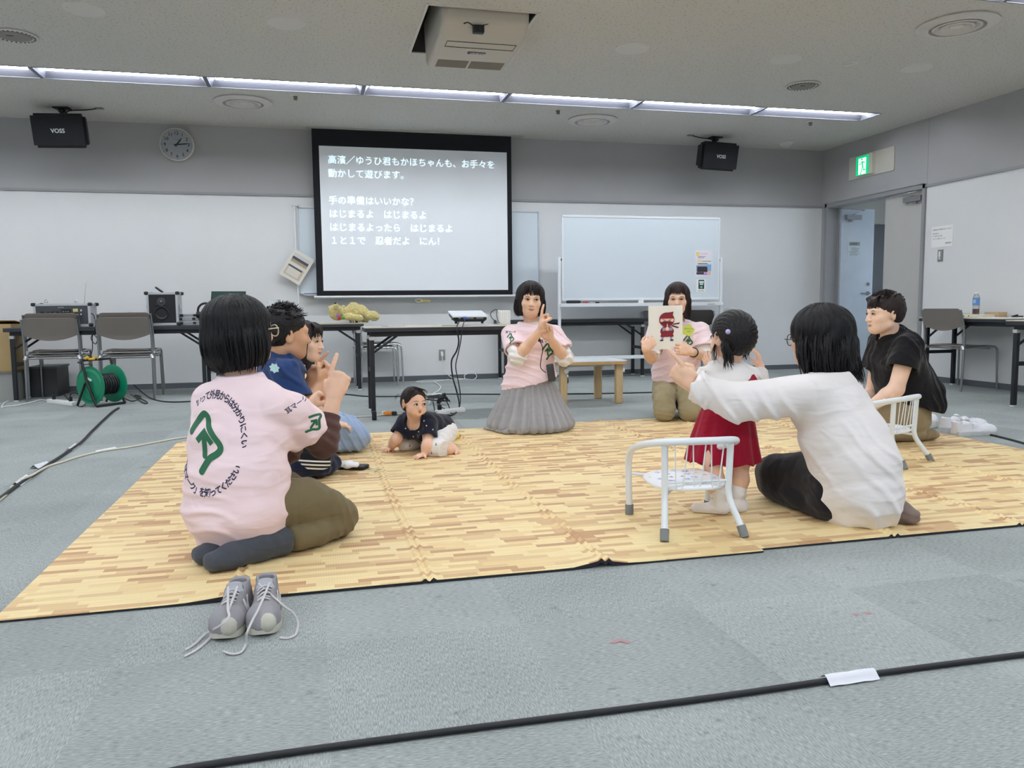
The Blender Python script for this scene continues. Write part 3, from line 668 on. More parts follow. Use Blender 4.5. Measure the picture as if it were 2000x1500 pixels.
# ================================================================ foam mats
def plank_material():
    m = bpy.data.materials.new('wood_print_foam'); m.use_nodes = True; nt = m.node_tree; N = nt.nodes; L = nt.links
    b = N['Principled BSDF']; b.inputs['Roughness'].default_value = 0.5; b.inputs['Specular IOR Level'].default_value = 0.35
    tc = N.new('ShaderNodeTexCoord'); sx = N.new('ShaderNodeSeparateXYZ'); L.new(tc.outputs['Object'], sx.inputs[0])
    def ma(op, a, bb=0.0):
        n = N.new('ShaderNodeMath'); n.operation = op
        for i, q in enumerate((a, bb)):
            if isinstance(q, (int, float)): n.inputs[i].default_value = q
            else: L.new(q, n.inputs[i])
        return n.outputs[0]
    def wn(x, y, z=0.0):
        c = N.new('ShaderNodeCombineXYZ')
        for i, q in enumerate((x, y, z)):
            if isinstance(q, (int, float)): c.inputs[i].default_value = q
            else: L.new(q, c.inputs[i])
        w = N.new('ShaderNodeTexWhiteNoise'); w.noise_dimensions = '3D'; L.new(c.outputs[0], w.inputs['Vector']); return w.outputs['Value']
    row = ma('FLOOR', ma('DIVIDE', sx.outputs[1], 0.029))
    off = wn(row, 3.3)
    ln = ma('ADD', ma('MULTIPLY', wn(row, 9.1), 0.05), 0.10)
    col = ma('FLOOR', ma('ADD', ma('DIVIDE', sx.outputs[0], ln), ma('MULTIPLY', off, 17.0)))
    rnd = wn(row, col, 1.7)
    r = N.new('ShaderNodeValToRGB'); r.color_ramp.interpolation = 'CONSTANT'
    es = r.color_ramp.elements
    es[0].position = 0; es[0].color = lin((246, 226, 172))
    es[1].position = 0.38; es[1].color = lin((239, 213, 157))
    for p, c in ((0.58, (216, 180, 132)), (0.74, (196, 152, 110)), (0.88, (228, 198, 146))):
        e = es.new(p); e.color = lin(c)
    L.new(rnd, r.inputs[0])
    mp = N.new('ShaderNodeMapping'); mp.inputs['Scale'].default_value = (6, 110, 1); L.new(tc.outputs['Object'], mp.inputs['Vector'])
    gn = N.new('ShaderNodeTexNoise'); gn.inputs['Scale'].default_value = 1; gn.inputs['Detail'].default_value = 3; L.new(mp.outputs[0], gn.inputs['Vector'])
    gr = N.new('ShaderNodeMapRange'); L.new(gn.outputs[0], gr.inputs[0]); gr.inputs[1].default_value = 0.3; gr.inputs[2].default_value = 0.75; gr.inputs[3].default_value = 0.0; gr.inputs[4].default_value = 0.4
    mx = N.new('ShaderNodeMix'); mx.data_type = 'RGBA'; L.new(gr.outputs[0], mx.inputs[0]); L.new(r.outputs[0], mx.inputs[6]); mx.inputs[7].default_value = lin((202, 164, 118))
    L.new(mx.outputs[2], b.inputs['Base Color'])
    # embossed ribs
    w1 = ma('SINE', ma('MULTIPLY', sx.outputs[0], 2*math.pi/0.008)); w2 = ma('SINE', ma('MULTIPLY', sx.outputs[1], 2*math.pi/0.008))
    bp = N.new('ShaderNodeBump'); bp.inputs['Strength'].default_value = 0.5; bp.inputs['Distance'].default_value = 0.001
    L.new(ma('MAXIMUM', w1, w2), bp.inputs['Height']); L.new(bp.outputs[0], b.inputs['Normal'])
    return m
M_plank = plank_material(); M_foam_edge = mat('dark_foam_edge', (30, 32, 40), 0.8)
MAT_T = 0.011
def foam_mat(x0, x1, y0, y1, folds, label, kinks=(), flush=''):
    t = thing('foam_play_mat', label, 'play mat', ((x0+x1)/2, (y0+y1)/2, 0), 0, 'wood print foam mats')
    xs = set(np.linspace(x0+0.004, x1-0.004, int((x1-x0)/0.06)))
    for f in folds:
        for d in np.linspace(-0.035, 0.035, 13): xs.add(f+d)
    xs = sorted([x for x in xs if x0+0.003 <= x <= x1-0.003]+([x1] if 'r' in flush else [])+([x0] if 'l' in flush else [])); ys = np.linspace(y0+0.004, y1-0.004, int((y1-y0)/0.012))
    def z(x, y):
        h = MAT_T + 0.002*math.sin(x*3.1+y*1.7)*math.sin(y*2.3)
        for f in folds:
            d = x-f-0.006*math.sin(y*3)
            if abs(d) < 0.04:
                bead = 0.72+0.28*math.sin(y*2*math.pi/0.058)
                h += 0.011*(math.exp(-((d-0.013)/0.0065)**2)+math.exp(-((d+0.013)/0.0065)**2))*bead-0.003*math.exp(-(d/0.006)**2)
        for (kx, ky, r, a) in kinks: h += a*math.exp(-((x-kx)/r)**2-((y-ky)/(r*1.6))**2)
        return max(h, 0.006)
    nx, ny = len(xs), len(ys)
    V = [(x, y, z(x, y)) for y in ys for x in xs]
    Fs = [(j*nx+i, j*nx+i+1, (j+1)*nx+i+1, (j+1)*nx+i) for j in range(ny-1) for i in range(nx-1)]
    MB().add(V, Fs).build('top_sheet', M_plank, t, world=True, angle=None)
    # rounded dark foam edge all around, following the sheet
    ring = [(i, 0) for i in range(nx)] + [(nx-1, j) for j in range(1, ny)] + [(i, ny-1) for i in range(nx-2, -1, -1)] + [(0, j) for j in range(ny-2, 0, -1)]
    vs = []; fs = []
    cx, cy = (x0+x1)/2, (y0+y1)/2
    for (i, j) in ring:
        x, y, zz = V[j*nx+i]
        ox = 0.004*((i == nx-1 and 'r' not in flush)-(i == 0 and 'l' not in flush)); oy = 0.004*((j == ny-1)-(j == 0))
        lift = max(0.0, zz-MAT_T-0.004)
        vs += [(x, y, zz), (x+ox, y+oy, zz-0.003), (x+ox, y+oy, 0.001+lift*0.8), (x, y, 0.001+lift*0.8)]
    n = len(ring)
    for k in range(n):
        a, c = 4*k, 4*((k+1) % n)
        fs += [(a+q, a+q+1, c+q+1, c+q) for q in range(3)]
    eb = MB().add(vs, fs); eb.m = [1 if k % 3 == 0 else 0 for k in range(len(fs))]; eb.build('foam_edge', [M_foam_edge, M_plank], t, world=True)
    return t
foam_mat(-0.885, 1.455, 2.375, 5.40, [-0.26, 0.307, 0.878], 'wood-print foam play mat on the left, under the baby and the kneeling woman', [(0.872, 2.375, 0.06, 0.016), (-0.27, 2.38, 0.08, 0.01)], 'r')
foam_mat(1.455, 3.88, 2.40, 5.47, [1.99, 2.55, 3.12], 'wood-print foam play mat on the right, under the small girl and white chairs', [], 'l')

# ================================================================ folding tables
M_tblack = mat('black_table_steel', (26, 28, 34), 0.45); M_tedge = mat('dark_table_edge', (44, 46, 53), 0.5)
M_ttop = mat('light_wood_laminate', (214, 206, 190), 0.35, var=0.04, vscale=6, stretch=(1, 14, 1))
M_cap = mat('pale_leg_cap', (196, 198, 198), 0.5)
def folding_table(loc, L, W, label, rz=0.0, top=None, h=0.70):
    t = thing('folding_table', label, 'table', loc, rz, 'black folding tables')
    MB().box((0, 0, h-0.004), (L, W, 0.008)).build('tabletop', top or M_ttop, t, bevel=0.002)
    MB().box((0, 0, h-0.023), (L, W, 0.030)).build('edge_band', M_tedge, t, bevel=0.003)
    b = MB()
    for s in (-1, 1): b.box((0, s*(W/2-0.06), h-0.057), (L-0.08, 0.028, 0.038))
    b.build('rail', M_tblack, t, smooth=False)
    for sx in (-1, 1):
        lx = sx*(L/2-0.055)
        for sy in (-1, 1):
            ly = sy*(W/2-0.06)
            lg = MB().box((lx, ly, (h-0.1)/2), (0.036, 0.036, h-0.1)).build('leg', M_tblack, t, bevel=0.005)
            MB().box((lx, ly, h-0.088), (0.042, 0.042, 0.03)).box((lx, ly, 0.008), (0.04, 0.04, 0.016)).build('leg_cap', M_cap, lg, bevel=0.004)
            MB().tube([(lx-sx*0.012, ly, h-0.20), (lx-sx*0.20, ly, h-0.07)], 0.011, n=6).build('brace', M_tblack, t)
        MB().box((lx, 0, 0.35), (0.022, W-0.13, 0.034)).build('crossbar', M_tblack, t, bevel=0.003)
    return t
folding_table((1.115, 6.55, 0), 1.50, 0.45, 'black folding table holding the white projector')
folding_table((-0.275, 8.60, 0), 1.50, 0.45, 'folding table holding the lying plush bear', top=mat('wood_laminate_top', (206, 186, 150), 0.35, var=0.05, vscale=6, stretch=(1, 14, 1)))
folding_table((-1.945, 8.60, 0), 1.80, 0.45, 'long black folding table under the silver amplifier case at the left', top=mat('dark_laminate_top', (60, 60, 64), 0.35))
folding_table((2.95, 9.09, 0), 1.80, 0.42, 'black folding table against the wall behind the rolling whiteboard', top=mat('dark_laminate_top', (60, 60, 64), 0.35))
folding_table((6.20, 6.05, 0), 1.80, 0.45, 'folding table along the right wall with the tea bottle', math.radians(90))
folding_table((5.62, 4.42, 0), 1.80, 0.45, 'folding table at the right edge of the photo, nearest the camera', math.radians(90))

# ================================================================ stacking chairs
M_cplastic = mat('taupe_chair_plastic', (122, 114, 108), 0.5); M_cdark = mat('dark_chair_plastic', (58, 52, 50), 0.5)
M_ctube = mat('grey_chair_tube', (150, 152, 154), 0.28, 0.9)
def stack_chair(loc, rz, label, group=None, plastic=None, tubem=None):
    """faces local +y; back legs at y=-0.2"""
    plastic = plastic or M_cplastic; tubem = tubem or M_ctube
    t = thing('stacking_chair', label, 'chair', loc, rz, group); w = 0.235
    for s in (-1, 1):
        MB().tube([(s*w, -0.22, 0.0), (s*w, -0.205, 0.42), (s*w, -0.215, 0.62), (s*w*0.985, -0.26, 0.775)], 0.0115, 0, 10, 4).build('back_leg', tubem, t)
        MB().tube([(s*w*0.94, -0.205, 0.415), (s*w*0.94, 0.0, 0.418), (s*w*0.94, 0.17, 0.422), (s*w*0.94, 0.215, 0.40), (s*w*0.94, 0.225, 0.35), (s*w*0.96, 0.235, 0.0)], 0.0105, 0, 10, 5).build('front_leg', tubem, t)
        MB().cyl((s*w, -0.212, 0.395), (s*w*0.94, -0.205, 0.432), 0.017).build('joint', M_alu, t)
    MB().tube([(-w*0.94, 0.13, 0.405), (w*0.94, 0.13, 0.405)], 0.009).tube([(-w*0.94, -0.19, 0.408), (w*0.94, -0.19, 0.408)], 0.009).build('stretcher', tubem, t)
    # seat
    nx, ny = 9, 9; V = []; F = []
    for lay in (0, 1):
        for j in range(ny):
            for i in range(nx):
                u = -1+2*i/(nx-1); v = -1+2*j/(ny-1)
                x = 0.205*u*(1-0.06*v*v); y = 0.02+0.2*v
                zz = 0.438-0.012*(1-u*u)*(1-v*v)-0.012*max(0, v)**3 - (0.016 if lay else 0)
                V.append((x, y, zz))
    N_ = nx*ny
    for j in range(ny-1):
        for i in range(nx-1):
            a = j*nx+i; F += [(a, a+1, a+nx+1, a+nx), (N_+a, N_+a+nx, N_+a+nx+1, N_+a+1)]
    for i in range(nx-1):
        F += [(i, N_+i, N_+i+1, i+1), ((ny-1)*nx+i, (ny-1)*nx+i+1, N_+(ny-1)*nx+i+1, N_+(ny-1)*nx+i)]
    for j in range(ny-1):
        F += [(j*nx, (j+1)*nx, N_+(j+1)*nx, N_+j*nx), (j*nx+nx-1, N_+j*nx+nx-1, N_+(j+1)*nx+nx-1, (j+1)*nx+nx-1)]
    MB().add(V, F).build('seat', plastic, t, bevel=0.004)
    # backrest: curved shell, rounded top corners, bowed lower edge
    nu, nv = 21, 9; V = []; F = []
    for lay in (0, 1):
        for j in range(nv):
            for i in range(nu):
                u = -1+2*i/(nu-1); vv = j/(nv-1)
                zb = 0.575+0.055*u*u; zt = 0.79-0.035*max(0, (abs(u)-0.84)/0.16)**2.2
                zz = zb+(zt-zb)*vv
                x = 0.232*u; y = -0.222-0.045*max(0, (zz-0.6)/0.19)-0.016*(1-u*u) + (0.012 if lay else 0)
                V.append((x, y, zz))
    N_ = nu*nv
    for j in range(nv-1):
        for i in range(nu-1):
            a = j*nu+i; F += [(a, a+1, a+nu+1, a+nu), (N_+a, N_+a+nu, N_+a+nu+1, N_+a+1)]
    for i in range(nu-1): F += [(i, N_+i, N_+i+1, i+1), ((nv-1)*nu+i, (nv-1)*nu+i+1, N_+(nv-1)*nu+i+1, N_+(nv-1)*nu+i)]
    for j in range(nv-1): F += [(j*nu, (j+1)*nu, N_+(j+1)*nu, N_+j*nu), (j*nu+nu-1, N_+j*nu+nu-1, N_+(j+1)*nu+nu-1, (j+1)*nu+nu-1)]
    MB().add(V, F).build('backrest', plastic, t, bevel=0.003)
    return t
g = 'taupe chairs stacked by the left table'
c0 = stack_chair((-2.45, 8.60, 0), math.radians(2), 'taupe stacking chair in front of the amplifier case, lower of its stack', g)
dup(c0, (-2.45, 8.655, 0.045), math.radians(2), 'taupe stacking chair in front of the amplifier case, upper of its stack', g)
dup(c0, (-1.765, 8.45, 0), math.radians(-1), 'taupe stacking chair behind the green cable reel, lower of its stack', g)
dup(c0, (-1.762, 8.50, 0.045), math.radians(-1), 'taupe stacking chair behind the green cable reel, upper of its stack', g)
dup(c0, (6.145, 6.58, 0), math.radians(-86), 'taupe stacking chair pushed under the right wall table', 'taupe chair at the right wall')
dup(c0, (4.14, 8.98, 0), math.radians(178), 'taupe stacking chair half hidden behind the woman with the card', 'chairs behind the rolling whiteboard')
stack_chair((4.68, 8.98, 0), math.radians(184), 'dark brown chair beside the wire fan behind the rolling whiteboard', 'chairs behind the rolling whiteboard', M_cdark)
c1 = stack_chair((0.62, 9.02, 0), math.radians(-90), 'chrome-legged chair under the projector table, lower of its stack', 'chrome chairs under the projector table', mat('dark_taupe_seat', (84, 80, 78), 0.5), M_chrome)
dup(c1, (0.675, 9.02, 0.035), math.radians(-90), 'chrome-legged chair under the projector table, upper of its stack')

# ================================================================ rolling whiteboard
WY = 8.66
rw = thing('rolling_whiteboard', 'large blank whiteboard on a white rolling stand', 'whiteboard', (3.3, WY, 0))
pTL, pBR = AY(1097.5, 421, WY), AY(1402.5, 583.5, WY)
bx0, bx1, bz1, bz0 = pTL.x, AY(1404, 424, WY).x, pTL.z, pBR.z
MB().span((bx0, WY-0.008, bz0), (bx1, WY+0.012, bz1)).build('board', M_wbsurf, rw, world=True, smooth=False)
M_wframe = mat('white_enamel_stand', (228, 232, 236), 0.35)
b = MB()
for a, c in (((bx0-0.004, bz1-0.018), (bx1+0.004, bz1+0.008)), ((bx0-0.004, bz0-0.008), (bx1+0.004, bz0+0.016))): b.span((a[0], WY-0.014, a[1]), (c[0], WY+0.016, c[1]))
for x in (bx0, bx1): b.span((x-0.006, WY-0.014, bz0), (x+0.012, WY+0.016, bz1))
b.build('board_frame', M_wframe, rw, world=True, smooth=False, bevel=0.003)
ux0, ux1 = AY(1092.5, 600, WY).x, AY(1407, 600, WY).x; zt = AY(1092, 502, WY).z
for x in (ux0, ux1):
    up = MB().box((x, WY, (zt+0.09)/2), (0.032, 0.03, zt-0.09)).build('upright', M_wframe, rw, world=True, bevel=0.005)
    MB().box((x, WY, 0.085), (0.03, 0.56, 0.03)).build('foot_bar', M_wframe, rw, world=True, bevel=0.005)
    for s in (-1, 1):
        MB().cyl((x-0.012, WY+s*0.26, 0.034), (x+0.012, WY+s*0.26, 0.034), 0.033).build('caster', M_black, rw, world=True)
    s = 1 if x == ux0 else -1
    MB().cyl((x, WY, zt-0.03), (x+s*0.03, WY, zt-0.03), 0.011).build('pivot_bolt', M_black, rw, world=True)
tz = AY(1200, 594, WY).z
MB().span((ux0, WY-0.075, tz-0.028), (ux1, WY+0.01, tz+0.012)).build('pen_tray', M_wframe, rw, world=True, smooth=False, bevel=0.004)
z_ = AY(1200, 698, WY).z
MB().span((ux0, WY-0.015, z_-0.02), (ux1, WY+0.015, z_+0.02)).build('lower_rail', M_wframe, rw, world=True, smooth=False, bevel=0.004)
lx = AY(1251, 590, WY).x
MB().span((lx-0.028, WY-0.03, tz+0.01), (lx+0.028, WY+0.005, bz0+0.012)).build('latch', M_white, rw, world=True, bevel=0.004)
text('tray_marking', 'KOKUYO', 0.022, frame((AY(1376, 594, WY).x, WY-0.077, tz-0.018), (1, 0, 0), (0, 0, 1)), M_ink, rw)
def on_tray(px0, px1, name, label, cat, m, h=0.024, d=0.05):
    a, c = AY(px0, 594, WY-0.04).x, AY(px1, 594, WY-0.04).x
    return tag(MB().box(((a+c)/2, WY-0.045, tz+0.012+h/2), (c-a, d, h), bevel=h*0.35).build(name, m, None), label, cat)
on_tray(1106, 1133, 'board_eraser', 'black whiteboard eraser on the left end of the pen tray', 'eraser', mat('dark_eraser_felt', (46, 50, 60), 0.8), 0.034)
on_tray(1139, 1148, 'board_magnet', 'red magnet on the whiteboard pen tray', 'magnet', mat('red_magnet', (196, 60, 72), 0.4), 0.016, 0.03)
on_tray(1163, 1170, 'board_magnet', 'black magnet on the whiteboard pen tray', 'magnet', M_black, 0.016, 0.03)
on_tray(1151, 1158, 'board_magnet', 'white magnet on the pen tray between the red and black ones', 'magnet', mat('grey_white_magnet', (200, 202, 204), 0.4), 0.012, 0.03)
# posters on the board
def poster(name, label, px, sheet, parts):
    x0, y0, x1, y1 = px
    A_, B_ = AY(x0, y1, WY-0.01), AY(x1, y0, WY-0.01)
    w, h = B_.x-A_.x, B_.z-A_.z
    t = thing(name, label, 'poster', (A_.x+w/2, WY-0.009, A_.z))
    MB().span((A_.x, WY-0.0105, A_.z), (B_.x, WY-0.0088, B_.z)).build('sheet', sheet, t, world=True, smooth=False)
    k = 0
    for nm, u0, v0, u1, v1, m in parts:
        k += 1; y = WY-0.0108-0.0003*k
        if isinstance(m, str):
            text(nm, m, (v1-v0)*h*1.15, frame((A_.x+u0*w, y, A_.z+v0*h), (1, 0, 0), (0, 0, 1)), parts_ink[nm] if nm in parts_ink else M_ink, t, spacing=1.0)
        else: MB().span((A_.x+u0*w, y, A_.z+v0*h), (A_.x+u1*w, y+0.0002, A_.z+v1*h)).build(nm, m, t, world=True, smooth=False)
    return t
parts_ink = {'title': mat('pink_title_ink', (214, 96, 130), 0.7), 'caption': M_white}
poster('event_poster', 'colourful event poster with a dark building photo on the rolling whiteboard', (1358, 489, 1391, 540), mat('pale_lilac_poster', (236, 230, 238), 0.6), [
    ('colour_block', 0.04, 0.78, 0.22, 0.93, mat('poster_yellow', (238, 222, 130), 0.7)),
    ('title', 0.22, 0.85, 0.9, 0.90, 'つながる広場'),
    ('printed_line', 0.14, 0.75, 0.6, 0.78, mat('poster_blue_print', (150, 160, 210), 0.7)),
    ('printed_line', 0.14, 0.70, 0.5, 0.72, mat('poster_red_print', (200, 110, 120), 0.7)),
    ('green_strip', 0.40, 0.57, 0.93, 0.60, mat('poster_green', (130, 190, 130), 0.7)),
    ('colour_block', 0.08, 0.57, 0.36, 0.62, mat('poster_yellow', (238, 222, 130), 0.7)),
    ('pen_picture', 0.14, 0.47, 0.72, 0.50, mat('poster_dark_red', (90, 40, 52), 0.7)),
    ('building_photo', 0.04, 0.19, 0.95, 0.43, mat('poster_sky', (150, 176, 214), 0.6)),
    ('building_photo', 0.10, 0.17, 0.72, 0.38, mat('poster_dark_building', (54, 52, 58), 0.6)),
    ('blue_bubble', 0.70, 0.33, 0.95, 0.46, mat('poster_light_blue', (120, 180, 230), 0.6)),
    ('caption_bar', 0.06, 0.08, 0.5, 0.16, mat('poster_dark_bar', (70, 60, 80), 0.6)),
    ('portrait_spot', 0.74, 0.06, 0.93, 0.22, mat('poster_skin_tone', (228, 196, 178), 0.6)),
    ('purple_spot', 0.5, 0.06, 0.7, 0.15, mat('poster_purple', (190, 150, 214), 0.6))])
poster('green_flyer', 'small white flyer with a dark green panel under the event poster', (1360, 545.5, 1378, 571), M_paper, [
    ('green_panel', 0.22, 0.26, 0.86, 0.96, mat('flyer_dark_green', (26, 74, 60), 0.6)),
    ('heading', 0.30, 0.72, 0.8, 0.86, mat('flyer_white_print', (236, 240, 238), 0.6)),
    ('heading', 0.36, 0.58, 0.74, 0.68, mat('flyer_white_print', (236, 240, 238), 0.6)),
    ('symbol', 0.42, 0.32, 0.66, 0.48, mat('flyer_pale_green', (150, 190, 176), 0.6)),
    ('printed_line', 0.2, 0.10, 0.84, 0.14, mat('grey_print', (150, 152, 150), 0.7))])
# wire fan behind
fc = AY(1424, 640, 9.1)
t = thing('wire_fan', 'white wire-guard fan behind the small girl, only its top showing', 'fan', (fc.x, 9.1, 0))
b = MB(); Rf = 0.225; fz = AY(1424, 600.5, 9.1).z-Rf
for d in (-0.05, 0.0, 0.05):
    r = Rf if d == 0 else Rf*0.93
    b.tube([(fc.x+r*math.cos(2*math.pi*k/40), 9.1+d, fz+r*math.sin(2*math.pi*k/40)) for k in range(40)], 0.007 if d == 0 else 0.003, 0, 6, 0, True)
for k in range(48):
    a = 2*math.pi*k/48
    for s in (-1, 1): b.tube([(fc.x+0.05*math.cos(a), 9.1+s*0.085, fz+0.05*math.sin(a)), (fc.x+Rf*0.7*math.cos(a), 9.1+s*0.07, fz+Rf*0.7*math.sin(a)), (fc.x+Rf*math.cos(a), 9.1, fz+Rf*math.sin(a))], 0.0022, 0, 5, 3)
b.build('guard', M_white, t, world=True)
MB().lathe([(0.001, -0.09), (0.05, -0.088), (0.055, -0.07), (0.001, -0.06)], c=(fc.x, 9.1, fz), axis=(0, 1, 0)).build('hub_cap', M_white, t, world=True)
b = MB()
for k in range(3):
    a = 2*math.pi*k/3
    M_ = frame((fc.x, 9.1, fz), (math.cos(a), 0.25, math.sin(a)), (-math.sin(a), 0.35, math.cos(a)))
    b.prism([(0.03, -0.02), (0.1, -0.07), (0.19, -0.05), (0.2, 0.03), (0.1, 0.05), (0.03, 0.02)], 0.004, M_)
b.build('blade', mat('translucent_fan_blade', (170, 180, 190), 0.3), t, world=True)
MB().cyl((fc.x, 9.12, 0.03), (fc.x, 9.12, fz-0.05), 0.016).cyl((fc.x, 9.05, fz), (fc.x, 9.22, fz), 0.05).build('pole', M_white, t, world=True)
MB().lathe([(0.001, 0.0), (0.16, 0.0), (0.16, 0.02), (0.1, 0.035), (0.001, 0.04)], c=(fc.x, 9.12, 0)).build('base', M_white, t, world=True)

# ================================================================ low white-topped wooden table
lt = thing('low_table', 'low white-topped table with wooden legs beside the woman in the grey skirt', 'table', (2.25, 6.68, 0))
hh = AY(1100, 716, 6.58).z
corner = [G(1081, 716, hh), G(1206, 711, hh), G(1165, 703, hh), G(1096, 703, hh)]
out2 = []
import itertools
def rounded(poly, r, n=6):
    o = []
    N_ = len(poly)
    for i in range(N_):
        p = Vector(poly[i]); a = (Vector(poly[i-1])-p); c = (Vector(poly[(i+1) % N_])-p)
        p0 = p+a.normalized()*r; p1 = p+c.normalized()*r
        for k in range(n+1):
            s = k/n; o.append((1-s)**2*p0+2*s*(1-s)*p+s*s*p1)
    return o
poly = rounded([(1.96, 6.50), (2.62, 6.44), (2.62, 6.95), (1.98, 6.98)], 0.09)
MB().prism([(p[0], p[1]) for p in poly], 0.004, Matrix.Translation((0, 0, 0.372))).build('white_top', mat('white_table_laminate', (226, 230, 236), 0.3), lt, world=True)
MB().prism([(p[0], p[1]) for p in poly], 0.026, Matrix.Translation((0, 0, 0.346))).build('wood_edge', mat('warm_wood_edge', (196, 160, 106), 0.5, var=0.08, vscale=20), lt, world=True)
M_leg = mat('pale_wood_leg', (204, 176, 132), 0.5, var=0.07, vscale=10, stretch=(10, 10, 1))
for (x, y) in ((2.06, 6.585), (2.545, 6.515), (2.50, 6.92), (2.05, 6.92)):
    lg = MB().box((x, y, 0.173), (0.066, 0.05, 0.346)).build('leg', M_leg, lt, world=True, bevel=0.008)
    s = -1 if x < 2.3 else 1
    MB().cyl((x+(0.02 if s < 0 else 0.033), y-(0.025 if s < 0 else 0), 0.29), (x+(0.02 if s < 0 else 0.05), y-(0.042 if s < 0 else 0), 0.29), 0.02).build('knob', M_white, lg, world=True)
MB().span((2.1, 6.56, 0.325), (2.5, 6.60, 0.346)).span((2.1, 6.88, 0.325), (2.46, 6.92, 0.346)).build('under_rail', M_cap, lt, world=True, smooth=False)

# ================================================================ children's chairs
M_kwhite = mat('white_enamel_tube', (228, 234, 238), 0.28); M_rubber = mat('grey_rubber_foot', (126, 130, 132), 0.7)
def star(c, r, a0, R3):
    pts = []
    for k in range(10):
        rr = r if k % 2 == 0 else r*0.45
        pts.append((c[0]+rr*math.cos(a0+math.pi*k/5), c[1]+rr*math.sin(a0+math.pi*k/5)))
    return pts
def kid_chair(loc, rz, label):
    """faces local +y; the hoop's back is at -y"""
    t = thing('child_chair', label, 'child chair', loc, rz, 'white tubular child chairs')
    hoop = [(-0.165, 0.165, 0.0), (-0.168, 0.165, 0.12), (-0.172, 0.155, 0.215), (-0.178, 0.105, 0.268), (-0.184, 0.02, 0.298), (-0.172, -0.08, 0.327), (-0.125, -0.148, 0.343), (-0.05, -0.172, 0.347)]
    hoop = hoop + [(-x, y, z) for x, y, z in hoop[::-1]]
    MB().tube([(p[0], p[1], max(p[2], 0.03)) for p in hoop], 0.0135, 0, 12, 6).build('hoop_rail', M_kwhite, t)
    for s in (-1, 1):
        MB().tube([(s*0.125, -0.14, 0.338), (s*0.122, -0.135, 0.2), (s*0.122, -0.135, 0.145), (s*0.128, -0.155, 0.10), (s*0.145, -0.205, 0.028)], 0.0125, 0, 12, 5).build('back_leg', M_kwhite, t)
        MB().cyl((s*0.143, -0.199, 0.038), (s*0.150, -0.219, 0.0), 0.0165, r2=0.0155).build('rubber_foot', M_rubber, t)
        MB().cyl((s*0.1652, 0.165, 0.042), (s*0.165, 0.165, 0.0), 0.0165).build('rubber_foot', M_rubber, t)
    b = MB().tube([(-0.122, -0.137, 0.192), (0.122, -0.137, 0.192)], 0.005)
    b.build('back_bar', M_kwhite, t)
    for k in range(3):
        xc = -0.068+0.068*k
        MB().tube([(xc-0.024, -0.158, 0.335), (xc-0.013, -0.141, 0.185), (xc, -0.139, 0.168), (xc+0.013, -0.141, 0.185), (xc+0.024, -0.158, 0.335)], 0.0026, 0, 6, 5).build('back_wire', M_kwhite, t)
    MB().tube([(-0.167, 0.163, 0.168), (-0.06, 0.12, 0.163), (0.06, 0.12, 0.163), (0.167, 0.163, 0.168)], 0.006, 0, 8, 4).tube([(-0.12, -0.135, 0.14), (-0.06, -0.06, 0.15), (0.06, -0.06, 0.15), (0.12, -0.135, 0.14)], 0.006, 0, 8, 4).build('seat_support', M_kwhite, t)
    Ms = Matrix.LocRotScale(Vector((0, 0.005, 0.166)), None, Vector((0.142, 0.150, 1)))
    V = []; F = []; n = 40; rings = [(0.0, 0.020), (0.5, 0.0205), (0.8, 0.019), (0.94, 0.013), (1.0, 0.003), (1.0, -0.004), (0.93, -0.008), (0.0, -0.008)]
    for r, z in rings:
        for k in range(n):
            a = 2*math.pi*k/n; sq = 1/(abs(math.cos(a))**3+abs(math.sin(a))**3)**(1/3)
            V.append(Ms @ Vector((r*sq*math.cos(a), r*sq*math.sin(a), z)))
    for i in range(len(rings)-1):
        for k in range(n): F.append((i*n+k, i*n+(k+1) % n, (i+1)*n+(k+1) % n, (i+1)*n+k))
    seat = MB().add(V, F).build('seat', mat('white_star_vinyl', (236, 238, 242), 0.35), t)
    rnd = random.Random(5); cols = [mat('blue_star', (150, 186, 222), 0.5), mat('grey_star', (110, 116, 128), 0.5), mat('yellow_star', (232, 208, 128), 0.5), mat('lilac_star', (200, 190, 216), 0.5)]
    b = MB(); placed = []
    while len(placed) < 22:
        u, v = rnd.uniform(-0.9, 0.9), rnd.uniform(-0.9, 0.9)
        if u*u+v*v > 0.86 or any((u-p)**2+(v-q)**2 < 0.09 for p, q in placed): continue
        placed.append((u, v)); r = rnd.uniform(0.011, 0.021)
        q = math.hypot(u, v); zz = 0.166+0.0205-0.0015*max(0, (q-0.5)/0.3)-0.006*max(0, (q-0.8)/0.14)+0.0006
        pts = star((0.142*u, 0.005+0.150*v), r, rnd.random()*6, None)
        MB().add([(p[0], p[1], zz) for p in pts]+[(0.142*u, 0.005+0.150*v, zz)], [(k, (k+1) % 10, 10) for k in range(10)]).build('star_print', cols[len(placed) % 4], seat, smooth=False)
    return t
ka = (G(1295, 1055)+G(1430, 1050))/2; kb = (G(1224, 1012)+G(1384, 1004))/2
dirv = (kb-ka).normalized()
k1 = kid_chair(((ka.x+kb.x)/2+0.01, (ka.y+kb.y)/2+0.01, MAT_T), math.atan2(dirv.y, dirv.x)-math.pi/2, 'white child chair with star-print seat in front of the small girl')
dup(k1, (2.89, 3.63, MAT_T), math.radians(25), 'white child chair with star-print seat behind the woman in white')
